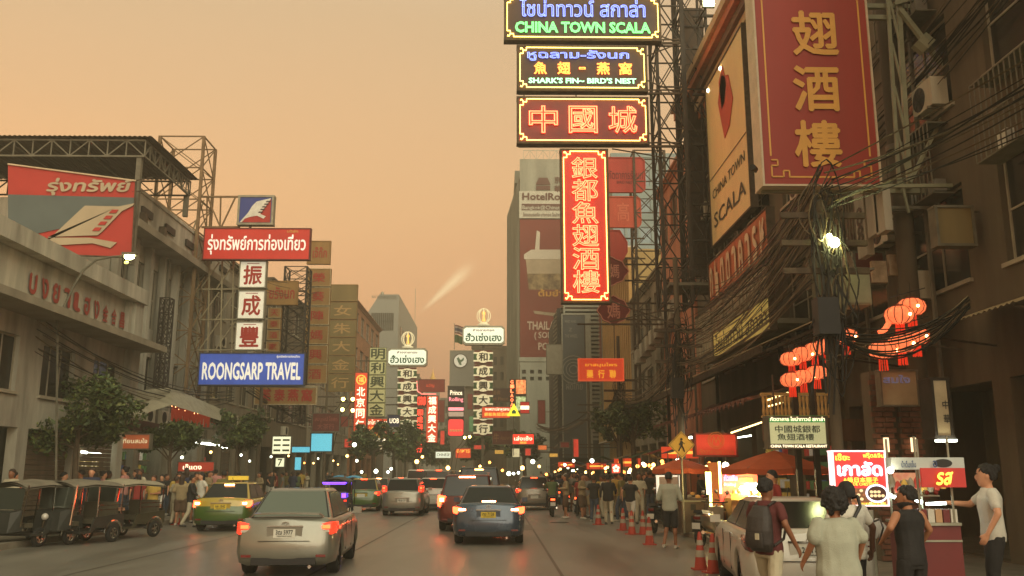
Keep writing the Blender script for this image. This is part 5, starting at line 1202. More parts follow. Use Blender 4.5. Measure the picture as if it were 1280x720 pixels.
# grey roof canopy with red lantern-fringed balcony
t = thing('canopy', 'big grey sheet canopy above the row of red tassels on the left', 'canopy', (-13, 36, 5))
MB().add([W(156,490,34.4), W(214,484,37.5), W(278,512,43), W(276,526,41), W(214,506,35.5), W(160,524,33.2)], [(0,1,2,3,4,5),(5,4,3,2,1,0)]).build('canopy_sheet', [mat('grey_canopy_sheet', (150,144,122), .7, .1, var=.2)], t)
for k in range(7): MB().tube(W(160+7*k,488,36+.6*k), W(222+7*k,500+2*k,41), .03, 4).build('rafter', [M_STEEL], t)
fringe = thing('tassel_fringe', 'row of small red tassels and bulbs hanging below the grey canopy', 'fringe', tuple(W(240,515,41)))
rnd = random.Random(3); f0 = None; m = MB(); mb2 = MB()
for k in range(44):
    x = 216+k*1.32; D = 39.5+k*.1; y = 505+k*.12+rnd.uniform(-2,2); a = W(x, y, D); MB2 = m.tube(a, a-UZ*rnd.uniform(.5,.95), .045, 4)
    if k % 3 == 0: mb2.ball(a+Vector((0,-.08,-rnd.uniform(0,.3))), .035, 5)
stuff(m.build('tassels', [mat('tassel_brown_red', (150,54,36), .7, 0, (200,60,30), .12, var=0)], fringe)); stuff(mb2.build('bulbs', [glow('tiny_bulb', (255,190,120), 5)], fringe))
MB().tube(W(214,504,39.5), W(274,510,43.9), .05, 4).build('rail', [M_RUST], fringe); MB().tube(W(214,534,39.5), W(274,536,43.9), .07, 4).build('rail', [M_STEEL], fringe)
sign((148,542,188,562), 34, 'small orange Thai sign between the first two left trees', mat('orange_board', (186,96,58), .6, 0, (200,90,50), .12, var=.1), texts=[('เทียนสมใจ', .5, .45, .8, .3, M_CREAM)], rim=.04)
t = thing('awning', 'dark red awning behind the first left tree', 'awning', tuple(W(180, 535, 35)))
MB().add([W(150,520,36), W(200,530,38), W(196,542,36.5), W(146,536,34.5)], [(0,1,2,3),(3,2,1,0)]).build('awning_cloth', [mat('maroon_awning', (100,52,42), .8, var=.2)], t); MB().tube(W(146,536,34.5), W(196,542,36.5), .03).build('front_bar', [M_STEEL], t)
# shop lights and signs at street level, left
for k, (px, D, lab, mt, tx) in enumerate((((98,573,125,588), 33, 'small yellowish lit shop sign at the far left', mat('dim_yellow_face', (176,160,96), .6, 0, (190,170,90), .3, var=0), [('O  M', .5, .5, .7, .5, LITW)]),
      ((222,577,268,590), 44, 'red shop fascia behind the second left tree', mat('red_fascia', (150,50,34), .6, 0, (190,60,36), .3, var=0), [('เจ๊แดง', .4, .5, .5, .5, LITW)]),
      ((340,545,364,568), 47, 'white lit sign with dark stripes left of the blue screens', mat('pale_lit_face', (222,222,190), .5, 0, (230,230,190), .7, var=0), []),
      ((344,572,356,584), 49, 'small square white lit sign with the figure 7', MATS['pale_lit_face'], [('7', .5, .5, .45, .7, mat('green_dark_ink', (70,80,50), .6))]))):
    t, c, w, h = sign(px, D, lab, mt, texts=tx, rim=.03)
    if k == 2:
        for j in range(3):
            for s in (-1, 1): MB().obox(c+UZ*(h*(.28-.28*j))+UX*(s*w*.23)-UY*.02, UX, UZ, -UY, w*.36, h*.1, .01).build('printed_stripe', [MATS['green_dark_ink']] if 'green_dark_ink' in MATS else [M_INK], t)
M_SCR = glow('blank_blue_screen', (84,168,186), .8)
sign((388,541,416,565), 54, 'large blank light-blue screen on the left', M_SCR, 'screen', M_DARKST, .3, .05, (), None, 'led_screen')
sign((362,558,388,566), 55, 'smaller blank light-blue screen left of the large one', M_SCR, 'screen', M_DARKST, .3, .03, (), None, 'led_screen')
sign((368,571,377,588), 53, 'narrow blue lit panel at street level under the blank screens', M_SCR, 'screen', M_DARKST, .2, .03, (), None, 'led_screen')
k = 0
for (x, y, D, wd) in ((246,552,42,1.3),(232,549,41,.8),(262,554,43,.9),(98,562,31,.6),(120,565,33,.5)):
    t = thing('tube_light', ['long white tube light under the tassel fringe','left white tube light under the tassel fringe','right white tube light under the tassel fringe','white tube light at the far left under the first tree','second white tube light at the far left'][k], 'lamp', tuple(W(x,y,D)), 'fluorescent tubes on the left shopfronts'); k += 1
    p = W(x,y,D); MB().tube(p-UX*wd/2, p+UX*wd/2+UZ*-.1, .045, 6).build('tube', [M_TUBE], t); MB().cbox(tuple(p+UZ*.09), (wd, .1, .05)).build('batten', [M_STEEL], t)
# cables on the left
bundle('cables sagging across the left house fronts above the first tree', (-13.2, 26, 5.6), (-13.4, 46, 5.6), 9, .8, .5, CB, .018, 21)
bundle('cables from the left lattice frame toward the stacked signs', (-13.9, 42, 12.2), (-11, 54, 12.8), 5, .8, .5, [M_RUST], .012, 22)
bundle('cables crossing in front of the middle left shophouses', (-12.6, 46, 6.2), (-12.8, 80, 6.6), 10, .9, .5, CB, .02, 23)
pole('utility_pole', 'concrete pole on the left kerb between the second and third trees', -12.2, 47, 8.2, arms=(6.4, 7.1))
pole('utility_pole', 'concrete pole on the left kerb near the blank blue screens', -12.4, 66, 8.2, arms=(6.4, 7.1))
for k in range(8):
    aircon(Vector((-14.98, 35.2+1.62*(k % 4)+.3, 5.2+(k//4)*1.0 if 0 else 4.1)), LEFTW, ['first','second','third','fourth'][k]+' air conditioner from the left at the foot of the white pilasters', group='air conditioner units on the white left house') if k < 4 else None

# trees
tree('nearest left tree, its crown reaching over the parked three-wheelers', (-13.0, 28.6, .13), 4.7, 1.6, .1, 10500, 11, .66, sz=.10, lobes=13)
tree('second left tree, round crown above the crowd', (-12.9, 36.5, .13), 4.1, 1.2, .09, 8500, 12, .7, sz=.10, lobes=12)
tree('third left tree, dark dense crown behind the green and yellow taxi', (-12.1, 43, .13), 4.8, 1.35, .1, 9000, 13, .7, sz=.11, lobes=12)
tree('right-hand street tree with full crown behind the pole', (6.1, 41, .13), 5.6, 1.5, .14, 8000, 14, .68, sz=.12)
tree('slim right-hand tree left of the bigger one', (6.1, 46, .13), 5.6, 1.3, .14, 4000, 15, .7)
tree('dark street-end tree left of the road', (-10.5, 78, .13), 6.5, 2.5, .2, 4500, 16, .62, sz=.22)
tree('street-end tree behind the left gold shop column', (-10.8, 96, .13), 7, 3.0, .2, 4500, 17, .62, sz=.26)
tree('street-end tree below the spire', (-10.6, 118, .13), 7.5, 3.2, .2, 4500, 18, .6, sz=.3)
tree('street-end tree behind the right gold shop column', (-1.8, 104, .13), 6.2, 2.6, .2, 4500, 19, .66, sz=.26)
tree('street-end tree at the foot of the hotel tower', (2.6, 90, .13), 6.0, 2.2, .2, 4000, 20, .66, sz=.24)
tree('farthest tree closing the street in the middle', (-7.4, 150, 0), 9, 5.0, .3, 5000, 21, .6, sz=.4)
# ================================================================ vehicles
def paint(name, rgb, metal=.35, rough=.32):
    return mat(name, rgb, rough, metal, coat=.6, var=.06, vs=2)
M_CGLASS = mat('tinted_car_glass', (24,24,22), .12, 0, var=0, spec=.35); M_CGLASSG = mat('greenish_car_glass', (96,104,94), .1, .25, var=0, spec=.8)
M_TRIM = mat('black_car_trim', (22,22,22), .5, var=.1); M_RIM = mat('alloy_rim', (150,150,146), .35, .8, var=.1); M_CHR = mat('chrome', (200,198,190), .12, 1, var=0)
M_TAILL = mat('tail_lens_red', (150,24,20), .15, 0, (255,50,26), 1.6, var=0, coat=1); M_TAILB = mat('tail_lens_braking', (220,50,30), .2, 0, (255,60,30), 9, var=0); M_TAILC = glow('tail_lamp_core', (255,150,90), 22)
M_TAILO = mat('tail_lens_unlit', (110,22,20), .15, 0, var=0, coat=1); M_PLATE = mat('number_plate_white', (206,204,190), .5, var=.05); M_PLATEY = mat('number_plate_yellow', (214,186,60), .5, var=.05)
M_REV = mat('clear_lens', (190,184,170), .15, 0, var=0, coat=1); M_HEAD = glow('headlamp_on', (255,250,230), 8)
def wheel_mesh(R=.31, Wd=.2):
    m = MB(); n = 22
    prof = [(R*.62, -Wd/2), (R*.93, -Wd/2), (R, -Wd*.36), (R, Wd*.36), (R*.93, Wd/2), (R*.62, Wd/2)]
    vs = [(z, r*cos(2*pi*i/n), r*sin(2*pi*i/n)) for r, z in prof for i in range(n)]
    m.add(vs, [(j*n+i, j*n+(i+1)%n, (j+1)*n+(i+1)%n, (j+1)*n+i) for j in range(5) for i in range(n)], 0, True)
    r = MB()
    for s in (-1, 1):
        x = s*Wd*.36
        r.add([(x, 0, 0)]+[(x, R*.2*cos(2*pi*i/10), R*.2*sin(2*pi*i/10)) for i in range(10)], [(0, 1+i, 1+(i+1)%10) for i in range(10)])
        for k in range(5):
            a = 2*pi*k/5; d = Vector((0, cos(a), sin(a))); q = Vector((0, -sin(a), cos(a)))*R*.11
            r.add([Vector((x,0,0))+q, Vector((x,0,0))-q, Vector((x,0,0))+d*R*.63-q*.9, Vector((x,0,0))+d*R*.63+q*.9], [(0,1,2,3)])
        ring = [(x+s*.01, rr*cos(2*pi*i/n), rr*sin(2*pi*i/n)) for rr in (R*.55, R*.64) for i in range(n)]
        r.add(ring, [(i, (i+1)%n, n+(i+1)%n, n+i) for i in range(n)])
    r.add([(0, R*.6*cos(2*pi*i/n), R*.6*sin(2*pi*i/n)) for i in range(n)], [tuple(range(n))], 1)
    return m, r
def car(name, label, cat, pos, rz, P, plate='', group='cars driving away up the road', detail=2):
    """P: L W H belt deck hood rear glass etc. Front is +Y."""
    pos = Vector(pos)+Vector((-sin(rz), cos(rz), 0))*(P['L']/2)
    t = thing(name, label, cat, tuple(pos), group, rz); t['_o'] = (0, 0, 0)
    L, Wd, H, gc = P['L'], P['W'], P['H'], P.get('gc', .19)
    hw0 = Wd/2; y0, y1 = -L/2, L/2; belt = P.get('belt', .92); R = P.get('R', .31); Ra = R+.07
    wf, wr = y1-P.get('fo', .82), y0+P.get('ro', .88)
    deck, hood = P['deck'], P['hood']; rg0, rg1 = y0+P['rg0'], y0+P['rg1']; ws0, ws1 = y1-P['ws0'], y1-P['ws1']
    ds = [0, .015, .045, .10, .18, .28]; ys = [y0+d for d in ds]; yy = y0+.36
    while yy < y1-.36: ys.append(yy); yy += .065
    ys += [y1-d for d in ds[::-1]]
    def topz(y):
        if y < rg0: z = deck+(belt+.03-deck)*max(0, (y-y0)/(rg0-y0))**.7 if rg0 > y0+.05 else belt
        elif y < ws0: z = belt+.02
        else: f = (y-ws0)/(y1-ws0); z = belt+.02+(hood-belt-.02)*f**1.5
        return z
    rings = []
    for y in ys:
        d = min(y-y0, y1-y); e = max(0, 1-d/.5); hw = hw0*(1-.13*e**2.2); k = max(0, 1-d/.1)**2
        tz = topz(y)-.05*k; zb = gc+.05*k
        pts = [(0, zb), (hw*.80, zb), (hw*.955-.03*k, zb+.05), (hw-.02*k, .40), (hw*1.0-.02*k, .58), (hw*.985-.02*k, .74), (hw*.955-.025*k, tz-.075), (hw*.90-.03*k, tz-.02), (hw*.78-.03*k, tz+.004), (hw*.4, tz+.018), (0, tz+.022)]
        for wy in (wf, wr):
            if abs(y-wy) < Ra:
                za = R+sqrt(Ra*Ra-(y-wy)**2)
                pts = [(x, max(z, za)) if i < 6 else (x, z) for i, (x, z) in enumerate(pts)]
        full = [(x, z) for x, z in pts]+[(-x, z) for x, z in pts[-2:0:-1]]
        ring = []
        for x, z in full:
            wr_ = max(0, 1-(y-y0)/.45); wf_ = max(0, 1-(y1-y)/.5); sh = 0
            if z > .60: sh = P.get('rake', .28)*(z-.60)
            if z < .32: sh = (.32-z)*.5
            sf = .35*(z-.5) if z > .5 else ((.32-z)*.6 if z < .32 else 0)
            ring.append((x, y+sh*wr_-sf*wf_, z))
        rings.append(ring)
    n = len(rings[0]); m = MB(); two = 'paint2' in P
    vs = [p for r in rings for p in r]; fs = []
    for j in range(len(rings)-1):
        for i in range(n):
            fs.append((j*n+i, (j+1)*n+i, (j+1)*n+(i+1)%n, j*n+(i+1)%n))
    m.add(vs, fs, 0, True); 
    for rg, sg in ((rings[0], -1), (rings[-1], 1)):
        NC = 8; g = []
        for i in range(0, 11):
            a = Vector(rg[i]); b = Vector(rg[(n-i) % n]); row = []
            for c_ in range(NC+1):
                p_ = b.lerp(a, c_/NC); z_ = p_.z; f_ = (1-abs(2*c_/NC-1)**2.6)
                p_.y += sg*f_*(.065+.045*math.exp(-((z_-.46)/.09)**2)-(.03 if .62 < z_ < .68 else 0)); row.append(p_)
            g.append(row)
        m.add([q for r in g for q in r], [(r*(NC+1)+c_, r*(NC+1)+c_+1, (r+1)*(NC+1)+c_+1, (r+1)*(NC+1)+c_) for r in range(10) for c_ in range(NC)], 0, True)
    if two:
        for q, f in enumerate(m.f):
            z = sum(m.v[i].z for i in f)/len(f)
            m.m[q] = 1 if z < P['split'] else 0
    body = m.build('body', [P['paint'], P.get('paint2', P['paint'])], t, recalc=True)
    # greenhouse
    w1, w2 = hw0*P.get('w1', .86), hw0*P.get('tumble', .62)
    gb = belt-.02
    C8 = [(-w1, rg0, gb), (w1, rg0, gb), (w1, ws0, gb), (-w1, ws0, gb), (-w2, rg1, H-.035), (w2, rg1, H-.035), (w2, ws1, H-.035), (-w2, ws1, H-.035)]
    bm = bmesh.new(); bv = [bm.verts.new(p) for p in C8]
    for f in ((0,1,5,4),(1,2,6,5),(2,3,7,6),(3,0,4,7),(4,5,6,7)): bm.faces.new([bv[i] for i in f])
    top = [f for f in bm.faces if all(v.co.z > H-.1 for v in f.verts)]
    bmesh.ops.recalc_face_normals(bm, faces=bm.faces)
    bmesh.ops.bevel(bm, geom=[e for e in bm.edges if any(v.co.z > H-.1 for v in e.verts)], offset=.075, segments=3, profile=.5, affect='EDGES')
    for v in bm.verts:
        if v.co.z > H-.08: v.co.z += .035*(1-(v.co.x/w2)**2)
    for f in bm.faces: f.smooth = True
    me = bpy.data.meshes.new('roof'); bm.to_mesh(me); bm.free(); me.materials.append(P['paint']); ro = bpy.data.objects.new('roof', me); COL.objects.link(ro); ro.parent = t
    G_ = P.get('glass', M_CGLASS)
    def panel(a, b, c, d, nm, mt, u0=.06, u1=.94, v0=.1, v1=.88, off=.012):
        a, b, c, d = map(Vector, (a, b, c, d)); nn = (b-a).cross(d-a).normalized()
        q = lambda u_, v_: a.lerp(b, u_).lerp(d.lerp(c, u_), v_)+nn*off
        mm = MB(); mm.add([q(u0, v0), q(u1, v0), q(u1-.0, v1), q(u0, v1)], [(0,1,2,3)]); mm.add([q(u0,v0)-nn*.015, q(u1,v0)-nn*.015, q(u1,v1)-nn*.015, q(u0,v1)-nn*.015]+[q(u0,v0), q(u1,v0), q(u1,v1), q(u0,v1)], [(0,1,5,4),(1,2,6,5),(2,3,7,6),(3,0,4,7)])
        return mm.build(nm, [mt], t)
    panel(C8[0], C8[1], C8[5], C8[4], 'rear_window_seal', M_TRIM, .035, .965, .04, .93, .006); panel(C8[0], C8[1], C8[5], C8[4], 'rear_window', G_, .055, .945, .09, .9, .012)
    panel(C8[2], C8[3], C8[7], C8[6], 'windscreen', G_)
    for s, (a, b, c, d) in ((1, (C8[1], C8[2], C8[6], C8[5])), (-1, (C8[3], C8[0], C8[4], C8[7]))):
        panel(a, b, c, d, 'window_surround', M_TRIM, .05, .95, .06, .9, .006)
        for (u0, u1) in ((.07, .47), (.51, .93)): panel(a, b, c, d, 'side_window', G_, u0, u1, .1, .87, .012)
    # lamps, bumper, plate
    hwR = hw0*.90
    lz0, lz1 = P.get('lamp', (.70, .90)); rk = P.get('rake', .28)
    ry = lambda z: y0+(rk*(z-.60) if z > .6 else 0)
    lm = {'lit': M_TAILL, 'brake': M_TAILB, 'off': M_TAILO}[P.get('tail', 'lit')]
    for s in (-1, 1):
        lw = P.get('lampw', .30)
        xo, xi = hw0*1.0, hw0-lw
        yb = ry((lz0+lz1)/2)
        P1 = [(s*xi, yb-.012, lz0+.03), (s*(hw0*.90), yb-.004, lz0), (s*(hw0*.975), yb+.10, lz0+.02), (s*(hw0*1.004), yb+.28, lz0+.09),
              (s*(hw0*.995), yb+.30, lz1-.0), (s*(hw0*.965), yb+.10, lz1+.0), (s*(hw0*.885), yb+.012, lz1), (s*(xi+.03), yb+.008, lz1-.03)]
        mm = MB(); mm.add(P1, [(0,1,6,7),(1,2,5,6),(2,3,4,5)], 0, True)
        mm.add([Vector(p)+Vector((-s*.05, .08, 0)) for p in P1]+[Vector(p) for p in P1], [(8+i, 8+(i+1)%8, (i+1)%8, i) for i in range(8)], 0)
        tl = mm.build('tail_lamp', [lm], t, recalc=True)
        mm = MB(); zc = lz0+(lz1-lz0)*.62; mm.cbox((s*(xi+lw*.42), yb-.022, zc), (lw*.42, .02, (lz1-lz0)*.28)); 
        core = mm.build('lamp_core', [M_TAILC if P.get('tail') == 'brake' else M_BRAKE if P.get('tail', 'lit') == 'lit' else M_REV], tl)
        mm = MB(); mm.cbox((s*(xi+lw*.35), yb-.018, lz0+.055), (lw*.5, .02, .04)); mm.build('reverse_lens', [M_REV], tl)
        mm = MB(); mm.cbox((s*hw0*.72, y0-.045, .36), (.16, .02, .04)); mm.build('reflector', [M_TAILO], t)
        mm = MB(); c = Vector((s*(hw0+.06), ws0-.25, belt+.06)); mm.cbox(c, (.16, .09, .12)); mm.cbox(c-Vector((s*.09,0,.05)), (.06,.05,.04)); mm.build('wing_mirror', [P['paint'] if not P.get('mirror') else P['mirror']], t)
        mm = MB()
        for k in range(2): mm = MB(); mm.cbox((s*(hw0*.972), -.05-.95*k+.4, belt-.10), (.03, .17, .03)); mm.build('door_handle', [P['paint']], t)
        for k in range(2): mm = MB(); mm.cbox((s*(hw0*.992+.002), .42-.95*k, .60), (.012, .012, .52)); mm.build('door_gap', [M_TRIM], t)
    if P.get('tail') in ('brake', 'lit') and P.get('third', 1):
        zc = P.get('third_z', gb+(H-gb)*.9); f = (zc-gb)/(H-gb); mm = MB(); mm.cbox((0, rg0+(rg1-rg0)*f-.03, zc), (P.get('third_w', .3), .03, .035)); mm.build('high_brake_lamp', [M_TAILB if P.get('tail') == 'lit' else M_TAILC], t)
    mm = MB(); mm.cbox((0, y0-.02, gc+.085), (Wd*.62, .08, .11)); mm.build('bumper_valance', [M_TRIM], t)
    mm = MB(); mm.cbox((0, y0-.075, .60), (Wd*.50, .02, .006)); mm.build('bumper_seam', [M_TRIM], t)
    pz = P.get('plate_z', .72); py = ry(pz)-.055
    mm = MB(); mm.cbox((0, py-.003, pz), (.58, .03, .19)); mm.build('plate_recess', [P.get('recess', P['paint'])], t)
    mm = MB(); mm.cbox((0, py-.025, pz), (.36, .02, .14)); pl = mm.build('number_plate', [P.get('platem', M_PLATE)], t)
    if plate:
        mm = MB(); letter(mm, plate, (0, py-.036, pz+.02), FRONT, .28, .07, bold=.02, lift=.001); mm.build('lettering', [M_TRIM], pl)
        mm = MB(); letter(mm, 'กรุงเทพมหานคร', (0, py-.036, pz-.045), FRONT, .24, .022, lift=.001); mm.build('lettering', [M_TRIM], pl)
    mm = MB(); mm.cbox((0, ry(pz+.115)-.072, pz+.115), (.60, .03, .022)); mm.build('plate_garnish', [M_CHR if P.get('chrome', 1) else P['paint']], t)
    if 'emblem' in P:
        mm = MB(); c = Vector((0, ry(P['emblem'])-.072, P['emblem'])); e = P.get('etype', 'oval')
        if e == 'oval':
            mm.path([c+Vector((.065*cos(a*pi/10), 0, .043*sin(a*pi/10))) for a in range(21)], .006, 4)
            mm.path([c+Vector((.022*cos(a*pi/8), 0, .04*sin(a*pi/8))) for a in range(17)], .005, 4); mm.path([c+Vector((.045*cos(a*pi/8), 0, .018+.018*sin(a*pi/8))) for a in range(17)], .005, 4)
        else: mm.tube(c+Vector((-.04,0,.035)), c+Vector((-.03,0,-.035)), .007, 4); mm.tube(c+Vector((.04,0,.035)), c+Vector((.03,0,-.035)), .007, 4); mm.tube(c+Vector((-.035,0,0)), c+Vector((.035,0,0)), .007, 4)
        mm.build('badge', [M_CHR], t)
    if P.get('spoiler'):
        mm = MB(); zs = P['deck']+.055; pts = [(-hw0*.72, y0+.16, zs-.06), (-hw0*.64, y0+.10, zs), (-hw0*.3, y0+.07, zs+.012), (hw0*.3, y0+.07, zs+.012), (hw0*.64, y0+.10, zs), (hw0*.72, y0+.16, zs-.06)]
        for a, b in zip(pts, pts[1:]):
            a, b = Vector(a), Vector(b); mm.add([a, b, b+Vector((0,.15,.012)), a+Vector((0,.15,.012)), a-UZ*.022, b-UZ*.022, b+Vector((0,.15,-.012)), a+Vector((0,.15,-.012))], [(0,1,2,3),(4,7,6,5),(0,4,5,1),(1,5,6,2),(2,6,7,3),(3,7,4,0)])
        mm.build('rear_spoiler', [P['paint']], t)
    if P.get('roofrail'):
        for s in (-1, 1): mm = MB(); mm.tube((s*w2*.93, rg1+.2, H+.02), (s*w2*.93, ws1-.2, H+.02), .018, 6); mm.build('roof_rail', [M_CHR], t)
    mm = MB(); mm.tube((0, rg1+.35, H), (0, rg1+.22, H+.12), .008, 4); mm.build('antenna', [M_TRIM], t)
    mm = MB(); mm.tube((hw0*.5, y0+.3, gc-.02), (hw0*.5, y0+.01, gc-.01), .03, 8); mm.build('exhaust_pipe', [M_CHR], t)
    mm = MB(); mm.cbox((0, (wf+wr)/2, gc+.06), (Wd*.74, L*.86, .08)); mm.build('underbody', [M_TRIM], t)
    w0 = None
    for wy in (wf, wr):
        for s in (-1, 1):
            if w0 is None:
                a, b = wheel_mesh(R, P.get('tw', .2)); w0 = a.build('wheel', [M_RUBBER], t); w1_ = b.build('rim', [P.get('rim', M_RIM), M_TRIM], w0)
                w0.location = (s*(hw0-.13), wy, R)
            else:
                c = link_copy(w0, t); c.location = (s*(hw0-.13), wy, R); link_copy(w1_, c)
        mm = MB(); mm.tube((-hw0+.2, wy, R), (hw0-.2, wy, R), .06, 6); mm.build('axle', [M_TRIM], t)
    for s in (-1, 1): mm = MB(); mm.cbox((s*hw0*.66, y1-.12, .66), (.34, .1, .12)); mm.build('headlamp', [M_REV], t)
    return t
SED = dict(L=4.3, W=1.7, H=1.46, belt=.93, deck=.98, hood=.76, rg0=.48, rg1=1.22, ws0=1.02, ws1=1.78, rake=.30, lamp=(.70,.90))
SUV = dict(L=4.6, W=1.84, H=1.80, belt=1.08, deck=1.10, hood=.98, rg0=.20, rg1=.52, ws0=1.05, ws1=1.62, rake=.22, R=.37, gc=.26, ro=.95, fo=.9, lamp=(.88,1.08), plate_z=.82, third_z=1.70, roofrail=1, tumble=.74, w1=.9)
HAT = dict(L=3.95, W=1.69, H=1.53, belt=.98, deck=1.02, hood=.82, rg0=.12, rg1=.42, ws0=.85, ws1=1.62, rake=.18, ro=.72, lamp=(.84,1.06), plate_z=.62, third_z=1.46, tumble=.66)
VAN = dict(L=4.7, W=1.75, H=1.95, belt=1.10, deck=1.12, hood=1.05, rg0=.08, rg1=.2, ws0=.75, ws1=1.3, rake=.12, ro=.9, lamp=(.75,1.0), plate_z=.62, tumble=.80, w1=.92, third_z=1.88, gc=.22)
def at(px, py, z=0): g = G(px, py, z); return g
P_SIL = paint('silver_paint', (132,130,118), .5, .3); P_BLUE = paint('slate_blue_paint', (62,76,92), .4, .28); P_YELT = paint('taxi_yellow_paint', (176,150,50), .05, .3); P_GRNT = paint('taxi_green_paint', (64,92,34), .05, .3)
P_RED = paint('dark_red_paint', (100,30,24), .3, .3); P_WHT = paint('pearl_white_paint', (196,190,176), .05, .35); P_GRY = paint('warm_grey_paint', (122,114,100), .4, .3); P_BLK = paint('black_paint', (30,30,30), .2, .25)
def D_of(py): return 1.7*1130/(py-592)
def place(px, D): return Vector(((px-622)/1130*D, D, 0))
# near silver sedan
car('parked_car' if 0 else 'silver_sedan', 'silver sedan with lip spoiler and lit red tail lamps, nearest car on the road', 'car', place(366, 15.7), radians(3.2), dict(SED, paint=P_SIL, glass=M_CGLASSG, spoiler=1, emblem=.86, third=0), '3ฒ 5977')
car('slate_blue_sedan', 'slate blue sedan with glowing brake lamps and yellow number plate, right of the lane line', 'car', place(611, 22.6), radians(-.5), dict(SED, L=4.6, W=1.77, H=1.42, paint=P_BLUE, tail='brake', emblem=.9, platem=M_PLATEY, third_z=1.02, third_w=.34, deck=1.0, lamp=(.74,.90), lampw=.42, rake=.26), 'ทฆ 7126')
tx = car('taxi', 'yellow and green taxi with lit tail lamps near the left kerb', 'taxi', place(287, 28.0), radians(4), dict(SED, L=4.5, W=1.74, paint=P_YELT, paint2=P_GRNT, split=.70, tail='brake', emblem=.9, third_z=1.36, platem=M_PLATEY), 'ทศ 1542')
mm = MB(); mm.cbox((0, .1, 1.56), (.62, .18, .13)); mm.build('roof_sign', [mat('taxi_sign_face', (214,184,60), .4, 0, (230,190,60), .25, var=0)], tx)
car('silver_hatchback', 'silver hatchback in the middle lane with lit tail lamps', 'car', place(506, 38), 0, dict(HAT, paint=P_SIL, etype='h', emblem=.93, lamp=(.95,1.22), lampw=.2, W=1.75), '8กย 31')
car('red_suv', 'dark red tall estate car braking, half hidden by the slate blue sedan', 'car', place(584, 27.8), radians(-1), dict(SUV, H=1.70, belt=1.0, deck=1.02, hood=.9, W=1.78, paint=P_RED, tail='brake', emblem=.98, lampw=.26, lamp=(.72,1.06), third_w=.5, glass=M_CGLASS, third_z=1.6))
car('black_suv', 'large dark estate car braking ahead of the red one', 'car', place(599, 36.5), 0, dict(SUV, H=1.98, W=1.95, L=4.9, paint=P_BLK, tail='brake', third_z=1.86, third_w=.34, lamp=(.9,1.25), lampw=.2))
car('white_van', 'white van ahead of the silver hatchback, left of the pair', 'van', place(527, 52), 0, dict(VAN, paint=P_WHT, tail='lit'))
car('grey_van', 'grey van, right one of the pair ahead of the silver hatchback', 'van', place(550, 49), 0, dict(VAN, paint=P_GRY, tail='lit', H=1.9))
car('white_hatchback', 'white hatchback between the silver hatchback and the red car', 'car', place(543, 43.5), 0, dict(HAT, paint=P_WHT, tail='lit'))
car('green_taxi', 'green taxi with yellow roof right of the purple-lit three-wheeler', 'taxi', place(456, 42.5), radians(2), dict(SED, H=1.5, paint=P_YELT, paint2=P_GRNT, split=1.5, tail='lit'))
car('grey_sedan', 'pale grey sedan in the left lane beyond the green taxi', 'car', place(474, 56), 0, dict(SED, paint=P_SIL, tail='brake'))
car('grey_suv', 'warm grey estate car in the right lane beyond the slate blue sedan', 'car', place(667, 44), 0, dict(HAT, H=1.6, W=1.78, paint=P_GRY, tail='lit', third_z=1.5, lamp=(.8,1.0)))
car('far_sedan', 'far pale sedan in the left-middle lane', 'car', place(502, 66), 0, dict(SED, paint=P_WHT, tail='lit'))
car('far_suv', 'far grey van with its tail lamps lit, in line with the black car', 'car', place(578, 66), 0, dict(VAN, paint=P_GRY, tail='brake'))
car('far_hatchback', 'far silver hatchback ahead of the white van', 'car', place(545, 78), 0, dict(HAT, paint=P_SIL, tail='lit'))
car('far_van', 'far white van near the right kerb', 'van', place(606, 80), 0, dict(VAN, paint=P_WHT, tail='brake'))
car('far_dark_sedan', 'far dark sedan in the distance right of centre', 'car', place(572, 92), 0, dict(SED, paint=P_BLK, tail='brake'))
# white parked car at right
car('white_parked_sedan', 'white sedan parked at the right kerb behind the pedestrians', 'car', (4.05, 12.0, 0), radians(-7.5), dict(SED, H=1.38, paint=P_WHT, tail='off', emblem=.86, third=0), '2กท 845', group='cars parked at the kerb')

